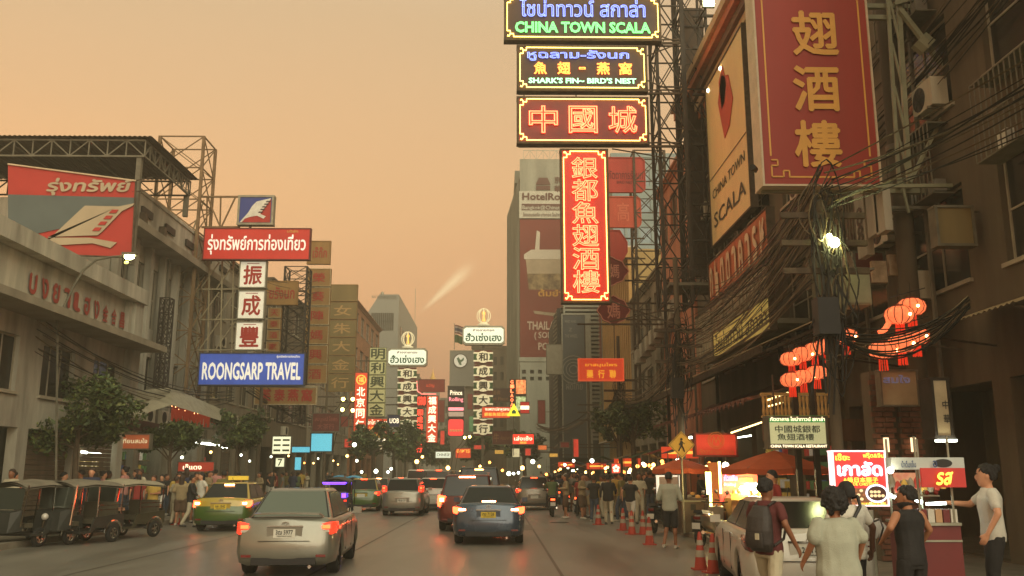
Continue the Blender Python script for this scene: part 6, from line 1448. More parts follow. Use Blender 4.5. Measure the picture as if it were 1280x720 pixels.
# ---- three-wheelers (tuk-tuks)
def tuktuk(label, pos, rz, canopy, body, lit=None, group='three-wheelers'):
    t = thing('three_wheeler', label, 'tuk-tuk', tuple(pos), group, rz); t['_o'] = (0,0,0)
    m = MB(); N = 8; vs = []
    for i in range(N+1):
        a = -1+2*i/N; z = 1.76-.16*a*a; vs += [(a*.66, -1.25, z-.05), (a*.68, 0, z+.03), (a*.62, .75, z-.04)]
    m.add(vs, [(3*i+j, 3*i+3+j, 3*i+4+j, 3*i+1+j) for i in range(N) for j in range(2)], 0, True); m.add([v-Vector((0,0,.05)) for v in m.v], [f[::-1] for f in m.f], 0, True)
    m.build('canopy', [canopy], t)
    for s in (-1, 1):
        for (y, yb) in ((-1.2, -1.15), (-.2, -.2), (.68, .82)): MB().tube((s*.62, yb, .55), (s*.62, y, 1.62), .022, 5).build('post', [M_CHR], t)
        m = MB(); m.prism([(-1.25,.42),(-.1,.42),(.05,.30),(.5,.30),(.5,.36),(.1,.36),(-.05,.72),(-1.25,.80)], (s*.66+(.02 if s > 0 else -.02), 0, 0), UY, UZ, UX*s, .04); m.build('side_panel', [body], t)
        m = MB(); m.path([Vector((s*.66, -.85+.34*cos(a*pi/8), .26+.34*sin(a*pi/8))) for a in range(9)], .04, 6); m.build('mudguard', [M_CHR], t)
        for z in (.92, 1.04): MB().tube((s*.64, -1.2, z), (s*.64, -.2, z), .015, 4).build('side_rail', [M_CHR], t)
    MB().box((-.62, -1.25, .40), (.62, -1.2, .86)).build('rear_panel', [body], t); MB().box((-.2, -1.275, .46), (.2, -1.255, .60)).build('number_plate', [M_PLATE], t)
    MB().box((-.62, -1.2, .30), (.62, .5, .36)).build('floor', [M_TRIM], t)
    MB().box((-.56, -1.0, .52), (.56, -.5, .66)).build('passenger_seat', [mat('seat_vinyl', (92,86,70), .5, var=.2)], t); MB().box((-.56, -1.12, .66), (.56, -1.0, 1.12)).build('backrest', [MATS['seat_vinyl']], t)
    MB().box((-.28, .1, .5), (.28, .38, .62)).build('driver_seat', [MATS['seat_vinyl']], t)
    m = MB(); m.add([(-.56,.70,.45),(.56,.70,.45),(.42,1.05,.40),(-.42,1.05,.40),(-.54,.74,.98),(.54,.74,.98),(.40,.98,.92),(-.40,.98,.92)], [(0,3,2,1),(4,5,6,7),(0,1,5,4),(1,2,6,5),(2,3,7,6),(3,0,4,7)]); m.build('front_cowl', [body], t)
    MB().add([(-.52,.76,1.0),(.52,.76,1.0),(.54,.7,1.56),(-.54,.7,1.56)], [(0,1,2,3),(3,2,1,0)]).build('windscreen', [M_CGLASSG], t)
    MB().ball((0, 1.08, .78), .1, 10).build('headlamp', [M_REV], t); MB().tube((-.35,.62,1.0), (.35,.62,1.0), .018, 5).build('handlebar', [M_CHR], t)
    MB().tube((0,1.1,.7), (0,1.22,.28), .035, 6).build('fork', [M_CHR], t)
    w0 = None
    for (x, y) in ((-.64,-.85),(.64,-.85),(0,1.22)):
        if w0 is None: a, b = wheel_mesh(.25, .12); w0 = a.build('wheel', [M_RUBBER], t); r0 = b.build('rim', [M_CHR, M_TRIM], w0); w0.location = (x, y, .25)
        else: c = link_copy(w0, t); c.location = (x, y, .25); link_copy(r0, c)
        rr_ = MB(); s_ = 1
        for s_ in (-1, 1): rr_.path([Vector((x+s_*.05, y+.185*cos(a*pi/9), .25+.185*sin(a*pi/9))) for a in range(19)], .014, 4)
        rr_.build('white_wall_ring', [M_CREAM], t)
    for s in (-1, 1): MB().cbox((s*.52, -1.265, .72), (.12, .03, .08)).build('tail_lamp', [M_TAILL if lit is not None else M_TAILO], t)
    if lit is not None:
        MB().cbox((0, -1.26, 1.52), (1.1, .04, .05)).build('light_strip', [lit], t); MB().cbox((0, -1.26, 1.46), (1.0, .03, .03)).build('light_strip', [lit], t); MB().cbox((.45, -1.27, .95), (.2, .03, .2)).build('light_panel', [lit], t)
    t.scale = (.88, .88, .88); return t
M_CANV = mat('faded_canopy', (116,108,92), .7, var=.25); M_TTB = mat('tuktuk_blue_grey', (58,60,56), .4, .3, var=.2)
M_PUR = glow('purple_led', (110,60,255), 3.2)
tuktuk('parked three-wheeler at the far left, partly cut by others', tuple(place(58, 22.6)), radians(160), M_CANV, M_TTB)
tuktuk('parked three-wheeler with chrome side rails, second from the left', tuple(place(112, 23.4)), radians(163), M_CANV, M_TTB)
tuktuk('parked three-wheeler with pale canopy nearest the first traffic cone', tuple(place(165, 25.4)), radians(158), mat('pale_canopy', (150,142,120), .7, var=.2), mat('tuktuk_green_grey', (66,68,52), .4, .3, var=.2))
tuktuk('moving three-wheeler lit by purple light strips', place(429, 38.5), 0, mat('dark_canopy', (66,62,56), .7), mat('dark_blue_body', (52,54,70), .4, .3), M_PUR)
for k in range(2): tuktuk(['blue-canopied three-wheeler far up the left lane', 'three-wheeler far ahead near the left kerb'][k], place((447, 430)[k], (66, 78)[k]), 0, mat('teal_canopy', (70,120,124), .6, 0, (60,150,170), .3, var=0), M_TTB)

# ---- scooters
M_TL2 = MATS['tail_lens_red']
def scooter(label, pos, rz, paintm, lit=True, box=None, group='scooters along the right kerb'):
    t = thing('scooter', label, 'motorbike', tuple(pos), group, rz); t['_o'] = (0,0,0)
    w0 = None
    for y in (-.62, .62):
        if w0 is None: a, b = wheel_mesh(.27, .1); w0 = a.build('wheel', [M_RUBBER], t); r0 = b.build('rim', [M_CHR, M_TRIM], w0); w0.location = (0, y, .27)
        else: c = link_copy(w0, t); c.location = (0, y, .27); link_copy(r0, c)
    m = MB(); secs = [(-.78,.02,.70,.62),(-.70,.09,.76,.52),(-.45,.14,.80,.42),(-.1,.15,.76,.36),(.05,.12,.50,.32),(.3,.1,.40,.28)]
    vs = []
    for (y, w_, zt, zb) in secs: vs += [(-w_, y, zb), (w_, y, zb), (w_*1.05, y, zt*.9+zb*.1), (w_*.7, y, zt), (-w_*.7, y, zt), (-w_*1.05, y, zt*.9+zb*.1)]
    fs = [(6*j+i, 6*j+(i+1)%6, 6*j+6+(i+1)%6, 6*j+6+i) for j in range(5) for i in range(6)]+[(5,4,3,2,1,0),(30,31,32,33,34,35)]
    m.add(vs, fs, 0, True); m.build('body', [paintm], t, recalc=True)
    m = MB(); m.add([(-.12,-.72,.78),(.12,-.72,.78),(.15,-.1,.76),(-.15,-.1,.76),(-.1,-.7,.86),(.1,-.7,.86),(.13,-.12,.82),(-.13,-.12,.82)], [(4,5,6,7),(0,1,5,4),(1,2,6,5),(2,3,7,6),(3,0,4,7)]); m.build('seat', [M_BLACK], t)
    m = MB(); m.add([(-.22,.34,.32),(.22,.34,.32),(.2,.44,.9),(-.2,.44,.9),(-.12,.5,.32),(.12,.5,.32),(.12,.56,.92),(-.12,.56,.92)], [(0,1,2,3),(5,4,7,6),(0,3,7,4),(1,5,6,2),(3,2,6,7)]); m.build('leg_shield', [paintm], t)
    MB().tube((0,.5,.95), (0,.64,.3), .03, 6).build('fork', [M_CHR], t)
    MB().path([Vector((-.34,.36,1.02)), Vector((-.12,.44,1.0)), Vector((.12,.44,1.0)), Vector((.34,.36,1.02))], .018, 6).build('handlebar', [M_BLACK], t)
    for s in (-1, 1):
        MB().path([Vector((s*.2,.42,1.02)), Vector((s*.3,.44,1.2))], .008, 4).build('mirror_stem', [M_BLACK], t); MB().ball((s*.31,.44,1.24), .055, 8, sy=.3).build('mirror', [M_CHR], t)
    MB().cbox((0,-.795,.68), (.16,.04,.07)).build('tail_lamp', [M_BRAKE if lit else M_TAILO], t); MB().cbox((0,-.86,.50), (.2,.015,.14)).build('number_plate', [M_PLATE], t)
    MB().add([(-.1,-.78,.6),(.1,-.78,.6),(.1,-.88,.36),(-.1,-.88,.36)], [(0,1,2,3),(3,2,1,0)]).build('rear_mudguard', [M_BLACK], t)
    MB().tube((.14,-.2,.28), (.16,-.85,.36), .045, 8).build('exhaust', [M_CHR], t)
    if box: MB().box((-.24,-.98,.86), (.24,-.5,1.24)).build('delivery_box', [box], t)
    return t
S1 = scooter('scooter ridden by a rider in a green jacket, nearest in the right lane', place(688, 38), 0, P_BLK)
P_DG = paint('dark_green_paint', (44,60,50))
for k, (px, D, rz, pm, lab) in enumerate(((705, 43, .05, P_BLK, 'scooter with lit tail lamp right of the green-jacket rider'), (722, 40, -.25, P_GRY, 'parked scooter with bright plate beside the queue'), (697, 52, 0, P_DG, 'far scooter in the right lane'), (712, 56, 0, P_RED, 'red far scooter among the traffic'),
      (680, 60, 0, P_BLK, 'scooter weaving beyond the grey estate car'), (820, 27.5, -.5, P_BLK, 'scooter parked by the kerb behind the standing man'), (880, 22.5, -.6, P_GRY, 'parked scooter in front of the glowing menu stall'), (896, 24, -.6, P_RED, 'second parked scooter by the glowing menu stall'), (650, 62, 0, P_GRY, 'scooter between the cars far ahead'))):
    scooter(lab, place(px, D), rz, pm, k < 5, mat('brown_box', (70,58,44), .6) if k == 0 else None)
# ---- cones
M_CONE = mat('traffic_cone_orange', (170,54,36), .6, var=.12); M_CONEW = mat('cone_band_white', (160,150,130), .6, var=.15)
def cone(label, pos, s=1.0, proto=[None]):
    if proto[0] is None:
        t = thing('traffic_cone', label, 'traffic cone', (0,0,0), 'traffic cones'); proto[0] = t
        MB().box((-.2,-.2,0), (.2,.2,.035)).build('base', [M_CONE], t)
        MB().lathe((0,0,.035), [(.155,0),(.05,.80),(.03,.86)], 14).build('cone_body', [M_CONE], t)
        MB().lathe((0,0,.30), [(.127,0),(.104,.16)], 14).build('white_band', [M_CONEW], t); MB().lathe((0,0,.58), [(.091,0),(.072,.12)], 14).build('white_band', [M_CONEW], t)
        t.location = pos; t.scale = (.74,.74,.74); return t
    return dup(proto[0], pos, random.random(), label, scale=(.74,.74,.74))
for (px, py, lab, z) in ((876, 712, 'nearest orange cone, left of the white parked sedan', 0), (892, 716, 'orange cone touching the white parked sedan', 0), (812, 681, 'orange cone in front of the standing man', 0), (804, 668, 'orange cone just behind the one by the standing man', 0),
      (779, 663, 'orange cone at the feet of the queue', 0), (748, 656, 'orange cone between the queue and the scooters', 0), (194, 663, 'left orange cone beside the three-wheelers', 0), (221, 656, 'second orange cone on the left, near the crowd', 0), (790, 668, 'far left cone of the pair at the feet of the queue', 0)):
    cone(lab, G(px, py))
# ================================================================ people
def loft(m, secs, n=14, side=UX, fwd=UY, cap=True):
    """secs: (centre, rx, ry)"""
    vs = []
    for c, rx, ry in secs:
        c = Vector(c); vs += [c+side*(rx*cos(2*pi*i/n))+fwd*(ry*sin(2*pi*i/n)) for i in range(n)]
    k = len(secs); m.add(vs, [(j*n+i, j*n+(i+1)%n, (j+1)*n+(i+1)%n, (j+1)*n+i) for j in range(k-1) for i in range(n)])
    m.add(vs[:n][::-1], [tuple(range(n))]); m.add(vs[-n:], [tuple(range(n))])
def caps(m, p, q, r1, r2, n=10):
    m.tube(p, q, r1, n, 0, r2); m.ball(p, r1, n); m.ball(q, r2, n)
def remesh(m, voxel, smooth=2, disp=0, ds=6, seed=0):
    me = bpy.data.meshes.new('r'); me.from_pydata(m.v, [], m.f); o = bpy.data.objects.new('r', me); TMP.collection.objects.link(o)
    md = o.modifiers.new('r', 'REMESH'); md.mode = 'VOXEL'; md.voxel_size = voxel
    sm = o.modifiers.new('s', 'SMOOTH'); sm.iterations = smooth; sm.factor = .5
    vl = TMP.view_layers[0]; vl.update(); ev = o.evaluated_get(vl.depsgraph); r = bpy.data.meshes.new_from_object(ev)
    bpy.data.objects.remove(o)
    if disp:
        nm = [v.normal.copy() for v in r.vertices]
        for v, nn in zip(r.vertices, nm):
            p = v.co; d = noise.noise(Vector((p.x*ds+seed, p.y*ds, p.z*ds*.5)))+.5*noise.noise(Vector((p.x*ds*2.3, p.y*ds*2.3+seed, p.z*ds*1.1)))
            v.co += nn*d*disp
    r.polygons.foreach_set('use_smooth', [True]*len(r.polygons)); r.update()
    return r
SKIN = {k: mat('skin_'+k, c, .55, var=.08, spec=.4) for k, c in dict(light=(206,150,116), mid=(170,116,84), tan=(140,92,64), dark=(92,60,44)).items()}
HAIRM = mat('black_hair', (26,21,19), .6, var=.3, vs=60, bump=.6, bs=120); HAIRB = mat('brown_hair', (60,42,30), .6, var=.3, vs=60, bump=.5, bs=120)
CLOTH = {}
def cloth(name, rgb):
    return mat('cloth_'+name, rgb, .85, var=.12, vs=4, bump=.25, bs=90)
M_SHOE = mat('dark_shoes', (44,40,38), .6); M_SHOEW = mat('pale_shoes', (180,172,156), .6)
def person(label, skin='mid', shirt=None, pants=None, hair=HAIRM, h=1.7, voxel=.02, sleeve='short', trouser='long', arms=None, legs=None, group=None, hairstyle='short', shoes=M_SHOE, build=1.0, turn=0.0, hands=False, loose=.0, beard=False, seat=False, tank=False, face=False):
    """figure facing +Y, feet at z=0; arms: per side ((elbow),(wrist)) offsets; returns the thing"""
    s = h/1.7
    t = thing('person', label, 'person', (0,0,0), group); t['_o'] = (0,0,0)
    V = lambda x, y, z: Vector((x, y, z))*s
    L = legs or {-1: (V(-.10,.06,.50), V(-.11,-.03,.09)), 1: (V(.10,.02,.50), V(.12,.05,.09))}
    A = arms or {-1: (V(-.25,-.02,1.16), V(-.24,.07,.92)), 1: (V(.25,-.03,1.16), V(.25,.05,.91))}
    hip = {k: V(k*.095, 0, .90) for k in (-1,1)}; sh = {k: V(k*.175*build, 0, 1.385) for k in (-1,1)}
    b = MB(); W_ = build
    loft(b, [(V(0,0,.84), .14*s*W_, .10*s), (V(0,0,.92), .165*s*W_, .115*s), (V(0,.0,1.02), .145*s*W_, .10*s), (V(0,.0,1.10), .14*s*W_, .098*s), (V(0,.01,1.22), .16*s*W_, .108*s), (V(0,.0,1.33), .175*s*W_, .10*s), (V(0,-.005,1.40), .15*s*W_, .075*s), (V(0,-.005,1.44), .07*s, .06*s)])
    caps(b, V(0,-.005,1.40), V(0,.012,1.50), .058*s, .052*s)
    q = turn; hd = V(0,.018,1.585); hs, hf = Vector((cos(q), sin(q), 0)), Vector((-sin(q), cos(q), 0))
    secs = [(-.125,.035,.045,.03),(-.10,.056,.072,.02),(-.06,.070,.088,.012),(-.01,.078,.098,.004),(.04,.080,.100,-.004),(.085,.070,.088,-.010),(.115,.045,.058,-.012),(.128,.015,.02,-.012)]
    loft(b, [(hd+hf*(o*s)+UZ*(z*s), rx*s, ry*s) for z, rx, ry, o in secs], 14, hs, hf)
    b.ball(hd+hf*.108*s+UZ*(-.02*s), .018*s, 6, sz=1.5)      # nose
    for k in (-1, 1): b.ball(hd+hs*(k*.082*s)+UZ*(-.01*s), .022*s, 6, sx=.5, sz=1.5)
    for k in (-1, 1):
        kn, an = L[k]; el, wr = A[k]
        caps(b, hip[k], kn, .082*s, .056*s); caps(b, kn, an, .054*s, .036*s); b.ball(kn.lerp(an, .3)-V(0,.02,0), .056*s, 8, sz=1.6)
        loft(b, [(an+V(0,-.05,-.05), .034*s, .03*s), (an+V(0,.03,-.055), .042*s, .04*s), (an+V(0,.14,-.065), .045*s, .03*s)], 8, UX, UZ) if not seat else b.ball(an+V(0,.06,-.04), .045*s, 8, sy=1.8)
        caps(b, sh[k], el, .052*s, .040*s); caps(b, el, wr, .040*s, .027*s)
        d = (wr-el).normalized(); inn = Vector((-k, 0, 0)); fw_ = d.cross(inn).normalized()
        if not hands: b.ball(wr+d*.06*s, .038*s, 8, sx=.6, sz=1.5)
        else:
            pc = wr+d*.05*s; 
            sd = (hs if abs(d.z) < .5 else UY); sd = (sd-d*sd.dot(d)).normalized(); th = d.cross(sd).normalized()
            loft(b, [(wr+d*(-.01*s), .024*s, .018*s), (wr+d*.03*s, .036*s, .017*s), (wr+d*.085*s, .040*s, .014*s)], 12, sd, th)
            bend = th*(-k) if abs((th*(-k)).dot(UX)) > .3 else th
            bend = Vector((-k,0,0)); bend = (bend-d*bend.dot(d)).normalized()
            for f, (o, ln) in enumerate(((-.030,.068),(-.010,.080),(.011,.075),(.031,.058))):
                p0 = wr+d*.08*s+sd*(-o*s); p1 = p0+(d*.9+bend*.25).normalized()*ln*.5*s; p2 = p1+(d*.7+bend*.65).normalized()*ln*.5*s
                caps(b, p0, p1, .0098*s, .009*s, 8); caps(b, p1, p2, .009*s, .0075*s, 8)
            p0 = wr+d*.025*s+sd*.028*s; p1 = p0+(d*.7+sd*.6+bend*.3).normalized()*.04*s; p2 = p1+(d*.95+bend*.3).normalized()*.032*s
            caps(b, p0, p1, .012*s, .0105*s, 8); caps(b, p1, p2, .0105*s, .0085*s, 8)
    me = remesh(b, voxel, 3 if voxel > .012 else 4); me.materials.append(SKIN[skin])
    bo = bpy.data.objects.new('body', me); COL.objects.link(bo); bo.parent = t
    def add(nm, m, mt, vx=None, sm=3, disp=0, ds=6, sd=0):
        r = remesh(m, vx or voxel, sm, disp, ds, sd); r.materials.append(mt); o = bpy.data.objects.new(nm, r); COL.objects.link(o); o.parent = t; return o
    cd = .013 if voxel < .012 else 0
    if shirt:
        m = MB(); g = .022+loose; zb = .84 if loose < .01 else .80
        loft(m, [(V(0,0,zb), (.158+g)*s*W_, (.108+g)*s), (V(0,0,.93), (.166+g)*s*W_, (.112+g)*s), (V(0,0,1.05), (.15+g)*s*W_, (.102+g)*s), (V(0,.01,1.22), (.163+g)*s*W_, (.105+g)*s), (V(0,0,1.33), (.18+.024)*s*W_, (.105+.022)*s), (V(0,-.005,1.40), .172*s*W_, .095*s), (V(0,-.005,1.452), .088*s, .076*s)])
        if not tank:
            for k in (-1, 1):
                el, wr = A[k]; e = sh[k]+V(0,0,-.0)
                if sleeve == 'short': caps(m, e-V(0,0,.0), e.lerp(el, .78 if loose > .02 else .62), (.068+loose*.1)*s, (.060+loose*.62)*s)
                else: caps(m, e, el, .066*s, .056*s); caps(m, el, el.lerp(wr, .92), .056*s, .042*s)
        add('shirt', m, shirt, sm=8, disp=cd, ds=7, sd=len(label))
    if pants:
        m = MB(); loft(m, [(V(0,0,.80), .15*s*W_, .11*s), (V(0,0,.90), .176*s*W_, .128*s), (V(0,0,1.0), .158*s*W_, .112*s)])
        for k in (-1, 1):
            kn, an = L[k]; hp = hip[k]-V(0,0,.03)
            if trouser == 'short': caps(m, hp, hp.lerp(kn, .92), .098*s, .086*s)
            elif trouser == 'skirt': caps(m, hp, hp.lerp(kn, .9)*1.0, .11*s, .12*s)
            else: caps(m, hp, kn, .098*s, .076*s); caps(m, kn, kn.lerp(an, .97), .076*s, .062*s)
        add('trousers' if trouser == 'long' else ('shorts' if trouser == 'short' else 'skirt'), m, pants, sm=7, disp=cd, ds=8, sd=3)
    if hairstyle != 'none':
        m = MB(); g = {'short': .013, 'cap': .012, 'bob': .018, 'long': .014, 'curly': .045, 'bun': .012}[hairstyle]
        hc = hd+UZ*.035*s-hf*.022*s
        loft(m, [(hc+hf*(o*s)+UZ*(z*s), (rx+g)*s, (ry+g)*s) for z, rx, ry, o in ((-.085 if hairstyle != 'short' else -.06,.060,.055,-.035),(-.04,.074,.075,-.02),(.01,.080,.092,-.004),(.05,.072,.088,.004),(.078+g*.6,.048,.06,.004),(.092+g,.016,.02,0))], 14, hs, hf)
        if hairstyle == 'bob': loft(m, [(hc-UZ*.19*s-hf*.02*s, .085*s, .07*s), (hc-UZ*.08*s-hf*.01*s, .092*s, .08*s), (hc, .088*s, .09*s)], 14, hs, hf)
        if hairstyle == 'long': loft(m, [(hc-UZ*.36*s-hf*.06*s, .05*s, .03*s), (hc-UZ*.22*s-hf*.06*s, .085*s, .045*s), (hc-UZ*.02*s-hf*.03*s, .088*s, .08*s)], 14, hs, hf)
        if hairstyle == 'bun': m.ball(hc-hf*.1*s+UZ*.05*s, .045*s, 10)
        if hairstyle == 'curly':
            r_ = random.Random(4)
            for k in range(90):
                d_ = Vector((r_.gauss(0,1), r_.gauss(0,1), r_.gauss(.3,1))).normalized()
                if d_.dot(hf) > .45 and d_.z < .5: continue
                q_ = r_.uniform(.9, 1.22); m.ball(hc+Vector((d_.x*.112, d_.y*.122, d_.z*.115-.01))*s*q_, r_.uniform(.016,.030)*s, 8)
        add('hair' if hairstyle != 'cap' else 'cap', m, hair, vx=min(voxel, .012), sm=1 if hairstyle == 'curly' else 2, disp=.016 if voxel < .012 and hairstyle != 'cap' else 0, ds=34)
        if hairstyle == 'cap': MB().lathe(hc+hf*.1*s-UZ*.01*s, [(.07*s,0),(.07*s,.012*s)], 12, sx=1, sy=1).build('cap_brim', [hair], t)
    if beard:
        m = MB(); loft(m, [(hd+hf*.035*s-UZ*.128*s, .035*s, .045*s), (hd+hf*.024*s-UZ*.10*s, .062*s, .078*s), (hd+hf*.014*s-UZ*.065*s, .074*s, .092*s), (hd+hf*.0*s-UZ*.04*s, .078*s, .07*s)], 14, hs, hf); add('beard', m, hair, vx=.01)
    if face:
        for k in (-1, 1):
            MB().ball(hd+hf*.098*s+hs*(k*.032*s)+UZ*.02*s, .011*s, 8, sz=.6).build('eye', [mat('eye_dark', (30,24,20), .2, var=0)], t)
            MB().cbox(tuple(hd+hf*.102*s+hs*(k*.032*s)+UZ*.042*s), (.03*s,.01*s,.006*s)).build('eyebrow', [hair], t)
        MB().cbox(tuple(hd+hf*.104*s-UZ*.058*s), (.045*s,.01*s,.01*s)).build('mouth', [mat('lip', (140,70,60), .5)], t)
    for k in (-1, 1):
        kn, an = L[k]; m = MB(); loft(m, [(an+V(0,-.07,-.045), .036*s, .035*s), (an+V(0,.0,-.045), .046*s, .046*s), (an+V(0,.12,-.06), .05*s, .034*s), (an+V(0,.17,-.068), .03*s, .022*s)], 10, UX, UZ); m.build('shoe', [shoes], t, smooth=True)
    return t
V_ = lambda x, y, z: Vector((x, y, z))
C_ = {k: cloth(k, v) for k, v in dict(black=(34,32,32), white=(206,202,188), grey=(120,116,106), khaki=(150,132,98), olive=(112,104,58), red=(140,44,38), navy=(40,46,70), cream=(190,180,152), denim=(66,76,92), green=(84,104,66), maroon=(92,40,38), mint=(166,168,150), pink=(186,130,120), yellow=(180,150,70), brown=(90,68,50)).items()}
# ---- the four large figures
def setp(t, loc, rz): t.location = loc; t.rotation_euler = (0,0,rz); return t
pa = person('man in maroon t-shirt and cream trousers with a dark backpack, leftmost large figure', 'tan', C_['maroon'], C_['cream'], voxel=.009, hands=True, h=1.63, build=.98,
    arms={-1: (V_(-.26,.05,1.16), V_(-.22,.24,1.02)), 1: (V_(.25,-.03,1.14), V_(.30,.10,.90))}, legs={-1: (V_(-.10,.14,.50), V_(-.10,.10,.09)), 1: (V_(.10,-.06,.50), V_(.12,-.22,.10))}, turn=0, group=None)
m = MB(); loft(m, [(V_(0,-.20,.88), .13, .08), (V_(0,-.245,.96), .165, .115), (V_(0,-.25,1.12), .17, .12), (V_(0,-.225,1.28), .155, .10), (V_(0,-.185,1.40), .10, .06)])
bk = remesh(m, .012, 3, .006, 8); bk.materials.append(mat('backpack_nylon', (52,44,40), .6, var=.15, bump=.2)); o = bpy.data.objects.new('backpack', bk); COL.objects.link(o)
tag(o, 'dark backpack worn by the man in the maroon t-shirt', 'backpack'); o.location = place(954, 10.6); o.rotation_euler = (0,0,radians(-48)); o.scale = (.96,.96,.96)
c_ = child_ = None
m = MB()
loft(m, [(V_(0,-.35,.93), .11, .02), (V_(0,-.372,1.0), .12, .03), (V_(0,-.365,1.10), .11, .02)])
pk = m.build('front_pocket', [MATS['backpack_nylon']], o, smooth=True)
for k in (-1, 1):
    m = MB(); pts = [V_(k*.09,-.17,1.40), V_(k*.105,-.07,1.445), V_(k*.11,.04,1.42), V_(k*.12,.13,1.30), V_(k*.13,.125,1.16), V_(k*.155,.02,1.02), V_(k*.13,-.16,.95)]; m.path(pts, .016, 6); m.build('strap', [MATS['backpack_nylon']], o)
MB().cbox((.06,-.395,1.06), (.05,.01,.07)).build('pale_patch', [C_['cream']], o)
setp(pa, place(950, 10.6), radians(-48))
pb = person('person with bushy black hair in an oversized pale t-shirt, seen from behind', 'mid', C_['mint'], C_['khaki'], voxel=.009, hands=True, h=1.53, hairstyle='curly', loose=.034, build=1.06,
    arms={-1: (V_(-.235,-.02,1.10), V_(-.26,.14,.92)), 1: (V_(.235,-.02,1.10), V_(.24,.12,.90))})
setp(pb, place(1034, 8.5), radians(6))
pc = person('man with black cap, white t-shirt and black strap, behind the bushy-haired person', 'dark', C_['white'], C_['black'], voxel=.010, hands=True, h=1.60, hairstyle='cap', hair=mat('black_cap', (30,28,28), .8), build=1.05,
    arms={-1: (V_(-.27,0,1.12), V_(-.25,.16,.98)), 1: (V_(.28,-.02,1.12), V_(.30,.06,.88))})
MB().path([V_(-.20,-.10,.98), V_(-.06,-.150,1.18), V_(.07,-.13,1.35), V_(.10,-.05,1.455), V_(.08,.06,1.43)], .018, 6).build('strap', [M_BLACK], pc)
setp(pc, place(1050, 10.2), radians(12))
pd = person('bearded man in a black tank top turning left, right of the chestnut sign', 'mid', C_['black'], C_['black'], voxel=.009, hands=True, h=1.56, beard=True, tank=True, build=.98, turn=radians(38), face=True,
    arms={-1: (V_(-.28,-.04,1.15), V_(-.20,.18,1.02)), 1: (V_(.24,-.02,1.12), V_(.22,.14,.93))})
setp(pd, place(1124, 9.7), radians(18))
pe = person('person in a red top seen between the white parked sedan and the chestnut sign', 'light', C_['red'], C_['denim'], voxel=.014, h=1.62, face=True); setp(pe, place(1007, 14.6)+V_(1.7,2.2,.13)*0+V_(.1,2.4,.13), radians(100))
pv = person('stall vendor at the right edge reaching an arm over the trays', 'light', C_['white'], C_['black'], voxel=.010, hands=True, h=1.66, hairstyle='bun', face=True, sleeve='short',
    arms={-1: (V_(-.28,-.02,1.14), V_(-.26,.10,.92)), 1: (V_(.28,.16,1.22), V_(.20,.42,1.24))})
setp(pv, place(1226, 10.4)+V_(0,0,.13), radians(72))
pm = person('man in pale shirt and dark shorts standing by the bin, holding a tray', 'tan', C_['mint'], C_['black'], voxel=.013, h=1.72, trouser='short', hands=False, sleeve='long', shoes=M_SHOEW,
    arms={-1: (V_(-.27,-.02,1.12), V_(-.18,.20,1.10)), 1: (V_(.27,-.02,1.12), V_(.20,.24,1.10))}, legs={-1: (V_(-.09,.06,.50), V_(-.13,-.16,.12)), 1: (V_(.10,.02,.50), V_(.10,.05,.09))})
setp(pm, place(832, 21.6), radians(-20))
# ---- crowd prototypes, shared by many copies
rnd = random.Random(21)
PR = []
specs = [('mid','black','denim','short','short','long','black top, jeans'),('light','white','black','long','short','long','white top, black trousers'),('tan','grey','khaki','short','short','short','grey t-shirt, khaki shorts'),
   ('light','navy','black','bob','long','skirt','navy top, black skirt'),('mid','olive','denim','short','short','long','olive shirt, jeans'),('light','red','black','long','short','long','red top, black trousers'),
   ('tan','cream','cream','short','long','long','cream clothes'),('mid','black','cream','cap','long','long','black jacket, pale trousers'),('light','pink','denim','bun','short','short','pink top, denim shorts'),
   ('mid','yellow','khaki','short','short','long','mustard shirt'),('light','black','white','short','short','short','black t-shirt, white shorts'),('dark','green','black','short','short','long','green t-shirt'),
   ('mid','khaki','brown','long','long','skirt','long khaki dress')]
POSES = [None, {-1: (V_(-.10,.16,.52), V_(-.10,.14,.09)), 1: (V_(.10,-.04,.50), V_(.12,-.24,.12))}, {-1: (V_(-.12,.02,.5), V_(-.15,0,.09)), 1: (V_(.12,.03,.5), V_(.16,.02,.09))}]
ARMS = [None, {-1: (V_(-.25,-.02,1.14), V_(-.12,.22,1.12)), 1: (V_(.25,-.02,1.14), V_(.12,.24,1.14))}, {-1: (V_(-.25,-.1,1.14), V_(-.26,-.06,.9)), 1: (V_(.25,.1,1.14), V_(.24,.26,1.02))}]
GRP_R = 'people queueing and strolling along the right kerb'; GRP_L = 'people on the left pavement'
for k, (sk, sh_, pt, hs_, sl_, tr_, desc) in enumerate(specs):
    p = person('x', sk, C_[sh_], C_[pt], HAIRM if k % 3 else HAIRB, h=1.60+.03*(k % 5), voxel=.021, sleeve=sl_, trouser=tr_, hairstyle=hs_, legs=POSES[k % 3], arms=ARMS[(k+1) % 3], shoes=M_SHOEW if k % 4 == 0 else M_SHOE, loose=.012 if k % 2 else 0)
    PR.append([p, desc, False])
def put(k, pos, rz, where, group):
    p, desc, used = PR[k]
    lab = 'person in '+desc+', '+where
    if not used:
        PR[k][2] = True; p.location = pos; p.rotation_euler = (0,0,rz); p['label'] = lab; p['group'] = group; return p
    s = random.uniform(.95, 1.06)
    return dup(p, pos, rz, lab, group, (s*random.uniform(.93,1.1), s*random.uniform(.93,1.1), s))
